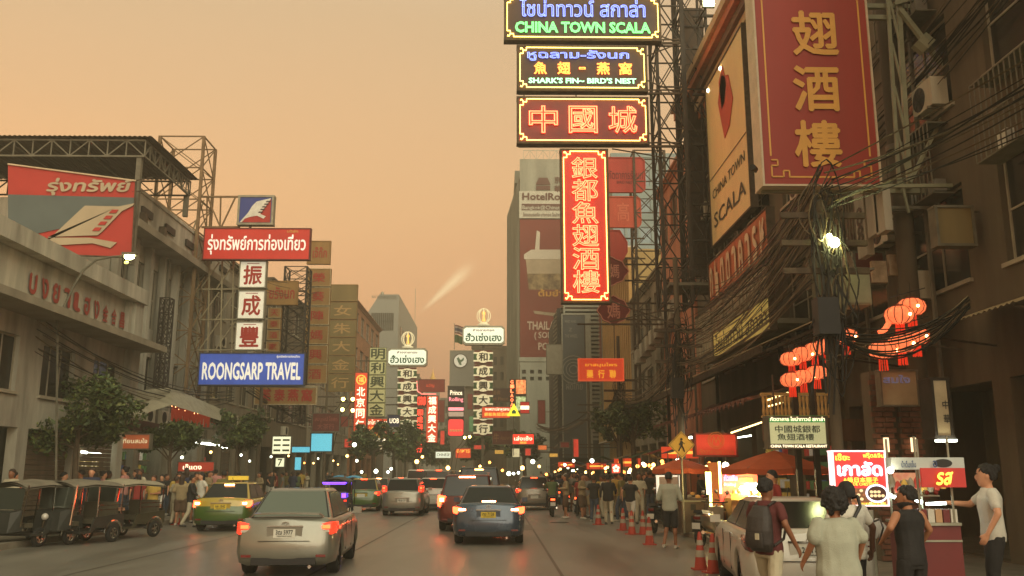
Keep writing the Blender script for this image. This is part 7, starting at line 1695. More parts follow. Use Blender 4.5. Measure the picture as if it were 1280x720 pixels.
# queue in front, as in the photograph: (px, ground py, prototype, heading deg, place)
Q = [(708,648,12,90,'left end of queue'),(743,652,0,-20,'third from the left end of the front queue'),(761,656,7,-10,'tallest of the front queue, back turned'),(778,652,4,60,'right of the tall dark-jacketed figure'),(789,659,10,-30,'beside the two cones in the front queue'),
     (754,648,6,80,'half hidden in the queue'),(735,647,2,120,'just behind the scooters'),(771,646,9,-60,'behind the middle of the front queue'),(800,655,6,180,'facing the camera behind the right cones'),(815,650,8,150,'facing the camera near the kerb stalls'),
     (726,645,5,0,'between the scooters and the queue'),(806,646,3,200,'under the right stall bulbs'),(786,643,1,-80,'under the middle stall bulbs'),(765,640,11,30,'deeper in the queue')]
for (px, py, k, hd_, wh) in Q: put(k, G(px, py), radians(hd_), wh, GRP_R)
ordn = ['first','second','third','fourth','fifth','sixth','seventh','eighth','ninth','tenth','eleventh','twelfth','thirteenth','fourteenth','fifteenth','sixteenth','seventeenth','eighteenth','nineteenth','twentieth','twenty-first','twenty-second','twenty-third','twenty-fourth']
def row(N, Da, Db, xa, xb, where, group, z, sd):
    r = random.Random(sd)
    for i in range(N):
        D = Da+(Db-Da)*(i+.5)/N+r.uniform(-.6,.6); x = r.uniform(xa, xb)+shift(D)
        put(r.randrange(len(PR)), (x, D, z), r.uniform(0, 6.28), '%s from the camera %s' % (ordn[i], where), group)
row(20, 31, 52, 5.4, 7.6, 'by the right stalls', GRP_R, .13, 1)
row(22, 34, 58, 2.9, 4.9, 'beyond the queue', GRP_R, 0, 2)
row(14, 54, 84, 3.0, 6.4, 'far up right', GRP_R, .13, 3)
row(20, 25.5, 38, -13.5, -11.5, 'under left trees', GRP_L, .13, 4)
row(10, 29.5, 36, -11.3, -9.6, 'beside the taxi', GRP_L, 0, 6)
row(16, 38, 60, -14, -11.4, 'behind the taxi', GRP_L, .13, 5)
row(10, 60, 90, -14, -11.4, 'far up left', GRP_L, .13, 7)
# scooter riders (seated)
def rider(label, sk, sh_, pt, pos, rz, helmet):
    p = person(label, sk, C_[sh_], C_[pt], voxel=.018, h=1.62, sleeve='long', hairstyle='none', seat=True,
       legs={-1: (V_(-.17,.34,.74), V_(-.16,.30,.36)), 1: (V_(.17,.34,.74), V_(.16,.30,.36))}, arms={-1: (V_(-.27,.16,1.16), V_(-.27,.46,1.08)), 1: (V_(.27,.16,1.16), V_(.27,.46,1.08))})
    p.location = Vector(pos)+Vector((0,-.28,.0)); p.rotation_euler = (0,0,rz); p['group'] = 'scooter riders'
    h = MB(); h.lathe((0,.0,1.45), [(.09,0),(.125,.05),(.135,.12),(.115,.2),(.06,.245),(.005,.255)], 14); tag(h.build('helmet', [helmet]), 'helmet of the '+label, 'helmet', 'helmets'); o = bpy.context.scene.objects
    hm = [q for q in COL.objects if q.name.startswith('helmet')][-1]; hm.location = p.location; hm.rotation_euler = (0,0,rz)
    return p
rider('rider in a green jacket on the nearest scooter', 'tan', 'green', 'black', place(688,38), 0, mat('helmet_dark', (40,38,36), .3))
rider('rider in a black jacket on the second scooter', 'tan', 'black', 'denim', place(705,43), .05, mat('helmet_white', (196,190,176), .3))
rider('rider in a navy jacket on the far scooter', 'tan', 'navy', 'black', place(697,52), 0, MATS['helmet_dark'])
rider('rider in a red jacket beyond the grey estate car', 'tan', 'red', 'black', place(680,60), 0, MATS['helmet_dark'])
# ================================================================ stalls, umbrellas, street furniture on the right
M_BULB = glow('stall_bulb', (255,190,104), 7); M_BULBO = glow('stall_bulb_orange', (255,150,66), 5); M_BULBW = glow('stall_bulb_white', (236,240,214), 5)
def umbrella(label, c, R, H, mt, pole_z=.13):
    t = thing('market_umbrella', label, 'umbrella', c, 'orange market umbrellas')
    MB().tube((c[0], c[1], pole_z), (c[0], c[1], H+.05), .025, 6).build('pole', [mat('pole_cream', (190,170,130), .5)], t)
    N = 8
    for k in range(N):
        a0, a1 = 2*pi*k/N, 2*pi*(k+1)/N; o = Vector(c); P = [Vector((c[0], c[1], H))]; rows = []
        for f in (.0, .35, .7, 1.0):
            rr = []
            for j in range(5):
                a = a0+(a1-a0)*j/4; rad = R*f*(1-.035*sin(pi*j/4)*0-.06*sin(pi*j/4)); rr.append(Vector((c[0]+cos(a)*rad, c[1]+sin(a)*rad, H-.42*f**1.15*(R/1.3)-.03*sin(pi*j/4)*f)))
            rows.append(rr)
        m = MB(); m.add([p for r in rows for p in r], [(5*i+j, 5*i+j+1, 5*i+j+6, 5*i+j+5) for i in range(3) for j in range(4)])
        m.add([p for p in rows[-1]]+[p-UZ*.13 for p in rows[-1]], [(j, j+1, 6+j, 5+j) for j in range(4)])
        m.build('panel', [mt], t, smooth=False)
        MB().tube((c[0], c[1], H-.01), tuple(rows[-1][0]), .008, 4).build('rib', [M_STEEL], t)
    return t
M_UMB = mat('umbrella_orange', (196,92,50), .8, var=.15, vs=2)
p = W(968, 563, 22.5); umbrella('large orange market umbrella over the glowing menu stall', (p.x, 22.5, 0), 1.35, p.z, M_UMB)
p = W(852, 573, 26); umbrella('smaller orange umbrella left of the yellow light tubes', (p.x, 26, 0), .85, p.z, M_UMB)
# glowing menu stall
st = thing('food_stall', 'glowing food stall with red menu panel and blazing white lamps under the large umbrella', 'food stall', (6.6, 24, .13))
a, b = W(901, 628, 24.2), W(946, 582, 24.2)
M_MENU = mat('menu_panel_print', (226,70,70), .5, 0, (255,96,70), .8, var=.3, vs=3, rgb2=(200,90,60))
MB().box((a.x, 24.2, a.z), (b.x, 24.3, b.z)).build('menu_panel', [M_MENU], st)
for (s, px, py, wp, hp, mt) in (('อาหารทะเล', 922, 588, 30, 6, LITY), ('ก๋วยจั๊บ', 913, 597, 16, 7, glow('violet_print', (190,120,255), 1)), ('70.- 80.-', 924, 620, 22, 6, LITY), ('ข้าวผัดปู', 912, 606, 14, 5, LITW), ('หอยทอด', 932, 600, 16, 5, LITY)):
    m = MB(); letter(m, s, W(px, py, 24.15), FRONT, wp*.0215, hp*.0215, bold=.02); m.build('lettering', [mt], st)
for k, (x, y) in enumerate(((928,611),(934,608),(940,609),(946,608),(950,611),(932,613),(944,613))):
    MB().ball(W(x, y, 23.3), .075, 8).build('lamp_bulb', [glow('blazing_lamp', (255,232,170), 90)], st)
for (x, y) in ((907,582),(943,586)): MB().ball(W(x, y, 23.6), .09, 8).build('lamp_bulb', [glow('round_lamp', (255,230,190), 14)], st)
MB().tube(W(925, 604, 23.35), W(953, 603, 23.35), .02, 4).build('lamp_rail', [M_STEEL], st)
a, b = W(915, 650, 23.4), W(956, 623, 23.4)
MB().box((a.x, 23.4, .13), (b.x+.3, 24.1, b.z)).build('counter', [mat('stall_counter', (170,130,84), .5, var=.2)], st)
for k in range(6): MB().lathe((a.x+.15+.17*k, 23.6, b.z), [(.06,0),(.075,.12),(.05,.2)], 8).build('jar', [mat('jar_amber', (206,140,60), .3, 0, (255,160,60), .3, var=.2)], st)
for k in range(2): q = W(920+12*k, 621, 23.36); MB().cbox(tuple(q), (.24,.03,.16)).build('price_card', [mat('price_card', (226,190,90), .5, 0, (255,200,90), .6)], st)
# yellow tubes
t = thing('tube_light', 'pair of tall yellow-white light tubes left of the glowing menu stall', 'lamp', tuple(W(886,600,23.6)), 'vertical light tubes by the menu stall')
for (x0, x1, ya, yb) in ((883,885,590,618),(887,889,590,639)): MB().tube(W(x0, ya, 23.6), W(x1, yb, 23.6), .032, 6).build('tube', [glow('yellow_tube', (255,240,130), 7)], t)
t = thing('tube_light', 'single tall yellow-white light tube nearest the menu panel', 'lamp', tuple(W(899,600,23.8)), 'vertical light tubes by the menu stall')
MB().tube(W(899, 577, 23.8), W(901, 617, 23.8), .03, 6).build('tube', [MATS['yellow_tube']], t)
t = thing('door_panel', 'warm orange lit doorway between the yellow tubes', 'doorway', tuple(W(893,600,25.5))); a, b = W(888,642,25.5), W(900,578,25.5)
MB().box((a.x, 25.5, .13), (b.x, 25.6, b.z)).build('door_leaf', [mat('warm_door', (190,110,50), .6, 0, (230,120,40), .35, var=.2)], t)
# hanging signs over the stalls
t, c, w, h = sign((868,541,922,571), 25, 'red sign with a round gold emblem left of the green restaurant sign', mat('red_sign_lit', (186,50,34), .5, 0, (220,56,34), .35, var=.1), texts=[('ภัตตาคารเยาวราช', .5, .78, .8, .2, mat('dull_gold_print', (196,120,50), .5))], frame=M_DRB)
m = MB()
for R in (.22, .17): m.path([c+Vector((R*cos(i*pi/12), -.03, .12+R*sin(i*pi/12))) for i in range(25)], .012, 4)
m.path([c+Vector((-.12,-.03,.0)), c+Vector((-.06,-.03,.22)), c+Vector((0,-.03,.05)), c+Vector((.06,-.03,.22)), c+Vector((.12,-.03,.0))], .012, 4); m.build('round_emblem', [MATS['dull_gold_print']], t)
GF = mat('restaurant_sign_face', (190,190,140), .5, 0, (206,206,140), .45, var=.1, vs=.9)
t, c, w, h = sign((959,520,1035,561), 19.6, 'green, cream and black restaurant sign hanging above the stalls', GF, texts=[('中國城銀都', .5, .40, .74, .22, M_INK), ('魚翅酒樓', .46, .64, .6, .2, M_INK)], frame=M_STEEL)
MB().obox(c+UZ*(h*.41)-UY*.01, UX, UZ, -UY, w-.04, h*.2, .02).build('green_strip', [mat('green_strip', (50,120,66), .5, 0, (50,150,70), .4, var=0)], t); MB().obox(c-UZ*(h*.42)-UY*.01, UX, UZ, -UY, w-.04, h*.14, .02).build('black_strip', [M_BLACK], t)
m = MB(); letter(m, 'ภัตตาคาร ไชน่าทาวน์ สกาล่า', c+UZ*(h*.41)-UY*.02, FRONT, w*.9, h*.13, bold=.02); m.build('lettering', [LITW], t); m = MB(); letter(m, 'CHINA TOWN SCALA RESTAURANT', c-UZ*(h*.42)-UY*.02, FRONT, w*.92, h*.08, bold=.03); m.build('lettering', [LITW], t)
for dx in (-.35, .35): MB().box((c.x+dx*w, c.y+.1, c.z+h/2), (c.x+dx*w+.03, c.y+.13, c.z+h/2+.9)).build('hanger', [M_RUST], t)
# pedestrian sign
t = thing('pedestrian_sign', 'yellow diamond road sign with a walking figure', 'road sign', tuple(W(852,556,25)))
c = W(852, 556, 25); R = .37
MB().prism([(R,0),(0,R),(-R,0),(0,-R)], c, UX, UZ, -UY, .02).build('sign_plate', [mat('sign_yellow', (206,166,70), .5, var=.1)], t)
m = MB(); m.path([c+Vector((x*R*.9,-.008,z*R*.9)) for x, z in ((1,0),(0,1),(-1,0),(0,-1),(1,0))], .006, 4); m.build('sign_border', [M_BLACK], t)
B_ = lambda x, z: c+Vector((x, -.014, z))
MB().prism([(.035*cos(i*pi/6)+.0, .15+.035*sin(i*pi/6)) for i in range(12)], c-UY*.012, UX, UZ, -UY, .006).build('figure_head', [M_BLACK], t)
m = MB()
for q in ((.0,.10,-.01,-.02,.035),(-.01,-.02,-.09,-.17,.02),(-.005,-.02,.045,-.10,.02),(.045,-.10,.07,-.19,.017),(0,.09,-.07,.0,.015),(0,.09,.08,.02,.014)): m.tube(B_(q[0], q[1]), B_(q[2], q[3]), q[4], 6)
stuff(m.build('figure', [M_BLACK], t)); MB().tube((c.x, 25.06, .13), (c.x, 25.06, c.z+.3), .03, 6).build('post', [M_GALV], t)
# bin, tray stand
t = thing('metal_bin', 'dull metal bin box at the kerb behind the standing man', 'bin', (6.1, 25.5, .13)); a, b = W(851, 664, 25.5), W(879, 627, 25.5)
MB().box((a.x, 25.3, .13), (b.x, 25.9, b.z)).build('bin_body', [mat('bin_metal', (92,78,62), .5, .3, var=.25)], t); MB().box((a.x-.02, 25.27, b.z), (b.x+.02, 25.92, b.z+.04)).build('lid', [M_GALV], t)
for dz in (.42, .72): MB().box(((a.x+b.x)/2-.07, 25.28, dz), ((a.x+b.x)/2+.07, 25.3, dz+.16)).build('slot', [M_BLACK], t)
tr = MB().box((-.22,-.14,0), (.22,.14,.03)).build('tray', [mat('green_tray', (70,110,70), .5)]); tr.location = pm.location+Vector((.12,.27,1.10)); tag(tr, 'green tray held by the man in pale shirt and dark shorts', 'tray')
sign((822,594,850,620), 30, 'small white-framed picture board behind the standing man', mat('faded_print', (170,140,110), .6, 0, (200,160,120), .2, var=.3), frame=mat('white_lit_frame', (240,230,210), .5, 0, (255,240,210), .6, var=0), rim=.05)
# chestnut sign
CR = mat('chestnut_sign_red', (206,52,50), .45, 0, (240,60,56), .55, var=.05); CY = mat('chestnut_yellow', (250,220,90), .5, 0, (255,220,80), .9, var=0); CWb = mat('chestnut_white', (230,232,250), .5, 0, (225,230,255), 1.1, var=0)
t, c, w, h = sign((1041,563,1109,633), 12.2, 'lit red chestnut sign with white border and pictures of chestnuts', CR, texts=[], frame=mat('white_edge_light', (255,220,220), .5, 0, (255,215,215), 1.0, var=0), rim=.02, depth=.1)
for (s, cx, cy, tw, th, mt, bd) in (('เชี๊ยะ', .2, .12, .26, .12, CY, .03), ('ฟรุ๊ต&จีน', .77, .10, .38, .11, CY, .03), ('เกาลัด', .5, .33, .8, .24, CWb, .05), ('A級日本栗子', .5, .53, .64, .09, CY, .03), ('GRADE CHESTNUT', .52, .605, .6, .05, CY, .02)):
    m = MB(); letter(m, s, c+UX*((cx-.5)*w)+UZ*((.5-cy)*h), FRONT, tw*w, th*h, bold=bd); m.build('lettering', [mt], t)
MB().obox(c-UZ*(h*.33)-UY*.004, UX, UZ, -UY, w*.94, h*.30, .01).build('picture_ground', [mat('chestnut_brown_print', (120,80,50), .5, 0, (150,100,60), .4, var=.3, vs=20)], t)
mm0 = None; r_ = random.Random(2); CN = [mat('nut_print_pale', (226,200,150), .5, 0, (240,210,160), .6, var=0), mat('nut_print_brown', (150,96,56), .5, 0, (170,100,60), .4, var=0)]
for i in range(8):
    for j in range(4):
        if i > 4 and j < 3: continue
        o = c+UX*(w*(-.42+.105*i+.05*(j % 2)))-UZ*(h*(.22+.075*j))-UY*.012
        m = MB(); m.prism([(.024*cos(a*pi/5), .02*sin(a*pi/5)) for a in range(10)], o, UX, UZ, -UY, .004); m.build('printed_nut', [CN[(i+j) % 2]], t)
o = c+UX*(w*.28)-UZ*(h*.27)-UY*.016; MB().prism([(.15*cos(a*pi/12), .12*sin(a*pi/12)) for a in range(24)], o, UX, UZ, -UY, .004).build('printed_plate', [CWb], t); MB().prism([(.125*cos(a*pi/12), .095*sin(a*pi/12)) for a in range(24)], o-UY*.005, UX, UZ, -UY, .004).build('printed_plate_inside', [M_BRI], t)
for k in range(7): MB().prism([(.024*cos(a*pi/5), .02*sin(a*pi/5)) for a in range(10)], o-UY*.01+UX*((k % 4)*.05-.075)+UZ*((k//4)*.05-.03), UX, UZ, -UY, .004).build('printed_nut', [CN[0]], t)
m = MB(); letter(m, 'หอม หวาน มัน 50.- 100.-', c+UX*(w*.2)-UZ*(h*.45)-UY*.01, FRONT, w*.5, h*.06, bold=.02); m.build('lettering', [CY], t)
for dx in (-.12, .12): MB().tube((c.x+dx, 12.26, .13), (c.x+dx, 12.26, c.z-h/2-.05), .05 if dx > 0 else .06, 6).build('post', [M_GALV], t)
# right-edge snack cart
ct = thing('snack_cart', 'red snack cart with glass trays, tube lamps and white canopy sign at the right edge', 'food cart', (5.2, 10.2, .13))
xa, xb = W(1150, 650, 10.0).x, W(1200, 650, 10.0).x; M_CRT = mat('cart_red', (108,24,22), .45, var=.12)
zt = W(1160, 657, 10).z
MB().box((xa, 10.0, .25), (xb, 10.8, zt)).build('cart_body', [M_CRT], ct)
MB().box((xa-.02, 9.97, zt), (xb, 10.85, zt+.03)).build('counter_edge', [M_GALV], ct)
MB().box((xa, 9.985, zt-.17), (xb, 9.998, zt-.15)).build('trim_line', [M_GALV], ct)
for k in range(5):
    x = xa+.02+k*.083; bx = MB().box((x, 10.02, zt+.031), (x+.07, 10.16, zt+.17)); bx.build('snack_box', [(M_CRT, C_['white'], mat('snack_box_tan', (190,150,110), .6))[k % 3]], ct)
for k in range(1):
    z = zt+.30+.0*k; MB().box((xa+.0+.42*k, 10.25, z), (xa+.36+.42*k, 10.7, z+.015)).build('tray', [M_GALV], ct)
    for j in range(10): MB().ball((xa+.04+.42*k+.035*j, 10.32+.1*(j % 3), z+.04), .03, 6).build('fruit', [mat(('fruit_red','fruit_cream','fruit_brown')[(j+k) % 3], ((160,50,40),(200,180,140),(110,80,50))[(j+k) % 3], .5)], ct)
for x in (xa+.02, xb-.05): MB().tube((x, 10.02, zt), (x, 10.02, zt+.95), .014, 5).build('post', [M_GALV], ct); MB().tube((x, 10.75, zt), (x, 10.75, zt+.95), .014, 5).build('post', [M_GALV], ct)
p = W(1130, 640, 10.3); q = W(1118, 617, 10.9)
MB().path([W(1110,618,10.7), W(1128,625,10.7), W(1140,622,10.7), W(1152,628,10.7)], .022, 6).build('tube_lamp', [glow('cart_tube_lamp', (240,255,245), 10)], ct)
MB().tube(W(1158,630,10.5), W(1182,629,10.5), .018, 6).build('tube_lamp', [MATS['cart_tube_lamp']], ct)
a, b = W(1148,609,10), W(1200,585,10)
MB().box((a.x, 9.9, a.z), (b.x, 9.93, b.z)).build('red_banner', [mat('cart_banner_red', (170,40,34), .5, 0, (200,46,36), .3, var=.1)], ct)
for (s, px, wp, mt) in (('รส', 1180, 18, CY),):
    m = MB(); letter(m, s, W(px, 598, 9.88), FRONT, wp*.0088, .13, bold=.03, shear=.25); m.build('lettering', [mt], ct)
a, b = W(1111,587,10.05), W(1200,572,10.05)
MB().box((a.x, 9.97, a.z), (b.x, 10.12, b.z)).build('canopy_sign', [mat('cart_canopy_white', (168,172,160), .5, 0, (180,190,180), .15, var=.08)], ct)
for (s, px, wp) in (('น้ำดื่มเย็น', 1135, 18), ('อ', 1168, 5)):
    m = MB(); letter(m, s, W(px, 580, 9.95), FRONT, wp*.0088, .07, bold=.02); m.build('lettering', [mat('blue_print', (60,80,120), .6)], ct)
MB().prism([(.10*cos(i*pi/10), .045*sin(i*pi/10)) for i in range(20)], W(1179,579,9.96), UX, UZ, -UY, .004).build('printed_oval', [M_BLACK], ct)
MB().ball(W(1113, 588, 9.9), .035, 10).build('round_bulb', [glow('white_round_bulb', (255,250,225), 25)], ct)
for k in range(5): MB().ball(W(1122+9*k, 606-(k % 2)*3, 10.9), .06, 7, sz=.6).build('hanging_bag', [mat('plastic_bag', (150,140,120), .4, var=.2)], ct)
MB().box((W(1118,606,11).x, 11, W(1118,620,11).z), (W(1146,606,11).x, 11.03, W(1118,591,11).z)).build('printed_poster', [mat('faded_food_poster', (170,100,80), .6, 0, (180,110,80), .3, var=.4, vs=8, rgb2=(200,160,120))], ct)
for (x, y) in ((1085,640),(1096,655)): pass
t = thing('plastic_bags', 'white plastic bags hanging below the chestnut sign', 'bags', tuple(W(1092, 655, 11.8)))
for k in range(4):
    m = MB(); q = W(1084+6*k, 648+5*(k % 2), 11.9); m.lathe(q-UZ*.2, [(.05,0),(.08,.06),(.07,.14),(.02,.2)], 9, sx=1, sy=.5); m.build('bag', [mat('white_plastic_bag', (176,170,160), .5, var=.2)], t)
# cantilevered white box sign, vertical sign, brick pillars, wall lamps
t, c, w, h = sign((1100,462,1148,508), 16.5, 'cream box sign with faded blue neon lettering under the right lanterns', mat('cream_sign_box', (170,156,120), .6, var=.15), texts=[], frame=M_STEEL, depth=.16, rim=.03)
m = MB(); letter(m, 'สมใจ', c+UZ*.16-UX*.05, FRONT, w*.7, h*.22, kind='tube', bev=.02, lift=.03); m.build('neon_lettering', [mat('dead_blue_neon', (140,150,190), .5, 0, (150,160,220), .12, var=0)], t)
t, c, w, h = sign((1165,472,1189,548), 15.5, 'tall cream lit sign with a black character at the right edge', mat('cream_lit_sign', (176,156,116), .6, 0, (200,170,120), .12, var=.15), texts=[('中', .7, .45, .32, .14, M_BLACK), ('華', .7, .68, .34, .14, M_BLACK)], frame=M_DARKST, depth=.4)
MB().box((c.x-w/2, c.y-.1, c.z-h/2-.06), (c.x+w/2, c.y+.0, c.z-h/2-.02)).build('tube_lamp', [M_TUBE], t)
for k, px in enumerate((1106, 1140)):
    a = W(px, 560, 17); t = thing('brick_pillar', ['left brick pillar with a small wall lamp behind the chestnut sign', 'right brick pillar with a small wall lamp behind the snack cart'][k], 'pillar', (a.x, 17, .13))
    MB().box((a.x-.19, 17.02, .13), (a.x+.19, 17.4, 3.6)).build('pillar_core', [M_WALLD], t); b0 = None
    for j in range(34):
        for i in range(2):
            x = a.x-.2+.2*i+(.0 if j % 2 else 0); 
            if b0 is None: b0 = MB().box((x, 16.98, .15), (x+(.19), 17.06, .23)).build('brick', [mat('brick_red_brown', (120,78,58), .85, var=.3, vs=8)], t)
            else: c2 = link_copy(b0, t); c2.location = (.2*i+(.05 if j % 2 else 0), random.uniform(-.006,.006), .1*j)
    q = W(px+2, 556, 16.9); MB().cbox(tuple(q), (.08,.06,.26)).build('wall_lamp', [glow('dim_wall_lamp', (255,220,170), 1.2)], t)
    MB().cbox(tuple(q+Vector((0,.05,.16))), (.12,.1,.04)).build('lamp_bracket', [M_DARKST], t)
for k, px in enumerate((1001, 1024)):
    a = W(px, 620, 20.5); t = thing('timber_post', ['left dark timber post under the canopy', 'right dark timber post under the canopy'][k], 'post', (a.x, 20.5, .13)); MB().box((a.x-.06, 20.44, .13), (a.x+.06, 20.56, 4.6)).build('shaft', [M_DARKST], t); MB().box((a.x-.15, 20.35, .13), (a.x+.15, 20.65, .4)).build('plinth', [M_CONC], t)
# strip lights under the canopy
for k, (xa, ya, xb, yb, D) in enumerate(((862,547,905,543,27),(868,552,893,549,27.5),(914,541,975,520,24),(960,500,985,491,21.5),(960,508,978,503,21.6),(846,560,852,575,28))):
    t = thing('tube_light', ['long white tube cluster under the awning above the red emblem sign','shorter white tube below the long cluster','warm tube row leading to the green restaurant sign','upper short warm tube behind the lower lanterns','lower short warm tube behind the lower lanterns','short white tube by the pedestrian sign'][k], 'lamp', tuple(W(xa,ya,D)), 'tube lights under the right canopies')
    MB().tube(W(xa,ya,D), W(xb,yb,D+.8), .04 if k < 2 else .022, 6).build('tube', [M_TUBE if k in (0,1,5) else glow('warm_tube', (255,220,140), 3)], t); MB().tube(W(xa,ya,D)+UZ*.08, W(xb,yb,D+.8)+UZ*.08, .03, 4).build('batten', [M_STEEL], t)
# row of market stalls along the right pavement, with bulbs
M_TARP = [mat('stall_tarp_'+n_, c_, .8, var=.2) for n_, c_ in (('blue', (70,90,110)), ('red', (150,60,46)), ('green', (76,100,70)), ('cream', (170,156,124)))]
r_ = random.Random(12)
for k in range(13):
    D = 28.5+k*4.2+ (k > 6)*2; x = 6.3+shift(D)+r_.uniform(-.2,.3)-(.9 if D > 62 else 0); hz = 2.35+r_.uniform(-.15,.2)
    t = thing('food_stall', ordn[k]+' market stall along the right pavement, with hanging bulbs and a '+('blue','red','green','cream')[k % 4]+' tarpaulin', 'food stall', (x, D, .13), 'market stalls along the right pavement')
    MB().box((x-.7, D, .13), (x+.7, D+1.6, .95)).build('counter', [mat('stall_steel', (140,132,112), .4, .5, var=.2)], t)
    for sx in (-.75, .75):
        for sy in (0, 1.6): MB().tube((x+sx, D+sy, .13), (x+sx, D+sy, hz), .02, 4).build('post', [M_STEEL], t)
    m = MB(); m.add([(x-1,D-.3,hz-.1),(x,D-.3,hz+.25),(x+1,D-.3,hz-.1),(x-1,D+1.9,hz-.1),(x,D+1.9,hz+.25),(x+1,D+1.9,hz-.1)], [(0,1,4,3),(1,2,5,4),(3,4,1,0),(4,5,2,1)]); m.build('tarpaulin', [M_TARP[k % 4]], t)
    for j in range(6): MB().ball((x-.55+.22*j, D+.25+.2*(j % 2), 1.0), .09, 6, sz=.7).build('goods', [(MATS['fruit_red'], MATS['fruit_cream'], MATS['fruit_brown'], MATS['jar_amber'])[r_.randrange(4)]], t)
    for j in range(r_.choice((2,3,4))):
        MB().ball((x-.7+1.4*r_.random(), D-.1+r_.uniform(-.1,.9), hz-.32-r_.uniform(0,.25)), r_.uniform(.055,.10), 8).build('bulb', [r_.choice((M_BULB, M_BULBO, M_BULBW, M_BULB))], t)
    if k % 3 == 1:
        m = MB(); m.obox((x, D-.32, hz-.05), UX, UZ, -UY, 1.3, .4, .05); m.build('sign_board', [LITR], t); MB().obox((x, D-.35, hz-.05), UX, UZ, -UY, .9, .1, .02).build('printed_band', [LITY], t)
t, c, w, h = sign((764,579,776,592), 36, 'small round-flower red lit sign among the stall bulbs', mat('flower_sign', (200,70,60), .5, 0, (240,80,60), .7, var=0), texts=[('✿', .5, .5, .7, .7, LITW)], rim=.02)
# left side shop lights
r_ = random.Random(8)
for k in range(14):
    D = 30+k*4.0; x = -14.4+r_.uniform(-.3,.6); z = 2.6+r_.uniform(-.2,.5)
    t = thing('shop_lamp', ordn[k]+' small shop lamp under the left shopfronts, counted from the camera', 'lamp', (x, D, z), 'small shop lamps on the left')
    MB().ball((x, D, z), .07, 8).build('bulb', [r_.choice((M_BULB, M_BULBW, M_BULBO))], t); MB().tube((x, D, z+.07), (x, D, z+.9), .01, 4).build('cord', [M_WIRE], t)
# street-end lights
for k, (px, py, D, mt) in enumerate(((443,556,70,M_BULBW),(511,566,100,M_BULBW),(528,571,100,M_BULB),(521,577,100,M_BULB),(446,576,72,M_BULBW),(452,590,64,M_BULBW),(470,589,74,M_BULBW),(485,590,80,M_BULBW),(489,586,80,M_BULBW),(636,592,70,M_BULBW),(642,592,70,M_BULBW),(648,591,68,M_BULBW),(666,577,60,M_BULBW),(674,583,58,M_BULB),(683,593,56,M_BULBO),(653,585,66,M_BULB),(706,581,52,M_BULBW),(717,576,50,M_BULBW),(740,576,46,M_BULBW),(600,583,95,M_BULB),(434,570,75,M_BULB),(560,585,110,M_BULB),(628,588,88,M_BULBO),(612,578,95,M_BULBO))):
    t = thing('street_bulb', 'glowing bulb at the street end, '+('left' if px < 500 else 'middle' if px < 630 else 'right')+' cluster, '+ordn[k % 20]+(' nearer' if k < 20 else ' farther')+' one', 'lamp', tuple(W(px, py, D)), 'bulbs glowing at the far end of the street')
    q = W(px, py, D); MB().ball(q, .0016*D if k % 3 else .0024*D, 8).build('bulb', [mt], t); MB().tube(q+UZ*.1, q+UZ*.9, .01, 3).build('cord', [M_WIRE], t)
# shopfront interiors (goods, counters, ceiling tubes) inside the right ground floors
M_SHELF = mat('shop_shelf', (140,110,76), .6, var=.2); SH = [mat('goods_'+n_, c_, .6, 0, c_, .12, var=0) for n_, c_ in (('red', (180,60,46)), ('yellow', (200,160,70)), ('green', (90,120,70)), ('white', (200,190,170)), ('blue', (80,100,130)))]
def shop_inside(label, X, side, ya, yb, z=3.2, lit=M_TUBE):
    t = thing('shop_display', label, 'shop display', (X+side*1.6, (ya+yb)/2, .13)); r2 = random.Random(int(ya*7))
    xs = X+side*2.4
    for j in range(4):
        MB().box((min(xs, xs+side*.5), ya+.3, .5+.6*j), (max(xs, xs+side*.5), yb-.3, .54+.6*j)).build('shelf', [M_SHELF], t)
        y = ya+.35
        while y < yb-.6:
            w_ = r2.uniform(.15,.4); MB().box((min(xs+side*.05, xs+side*.35), y, .542+.6*j), (max(xs+side*.05, xs+side*.35), y+w_*.9, .542+.6*j+r2.uniform(.2,.42))).build('goods', [r2.choice(SH)], t); y += w_*1.3
    MB().tube((X+side*1.2, ya+.5, z), (X+side*1.2, yb-.5, z), .03, 6).build('ceiling_tube', [lit], t)
    return t
k = 0
for ya, yb in ((24.4,28),(28.2,32),(32.2,36),(36.2,39.8),(40.4,44),(44.2,48)):
    shop_inside(ordn[k]+' lit shop interior on the right, counted from the camera', 9.0, 1, ya, yb, lit=M_TUBE if k % 2 else glow('warm_ceiling_tube', (255,210,130), 5)); k += 1
k = 0
for X, ya, yb in ((-15,34.8,38.4),(-15,38.6,42.4),(-15,42.8,46.6),(-15,47.4,50.6),(-15,53,56)):
    shop_inside(ordn[k]+' lit shop interior on the left, counted from the camera', X, -1, ya, yb, lit=MATS['warm_ceiling_tube'] if k % 2 else M_TUBE); k += 1
# shutters on some left ground-floor bays
for k, (X, ya, yb) in enumerate(((-13.8,20.1,22.9),(-13.8,27.1,29.9),(-13.8,30.6,33.4),(-15,50.7,52.9))):
    t = thing('roller_shutter', ordn[k]+' closed roller shutter on the left shopfronts, counted from the camera', 'shutter', (X-.15, ya, .15), 'closed roller shutters'); s0 = None
    for j in range(19):
        if s0 is None: s0 = MB().box((X-.2, ya, .16), (X-.15, yb, .295)).build('slat', [mat('shutter_brown_grey', (104,92,74), .6, .3, var=.25, streak=1)], t)
        else: c2 = link_copy(s0, t); c2.location = (0, 0, .15*j)
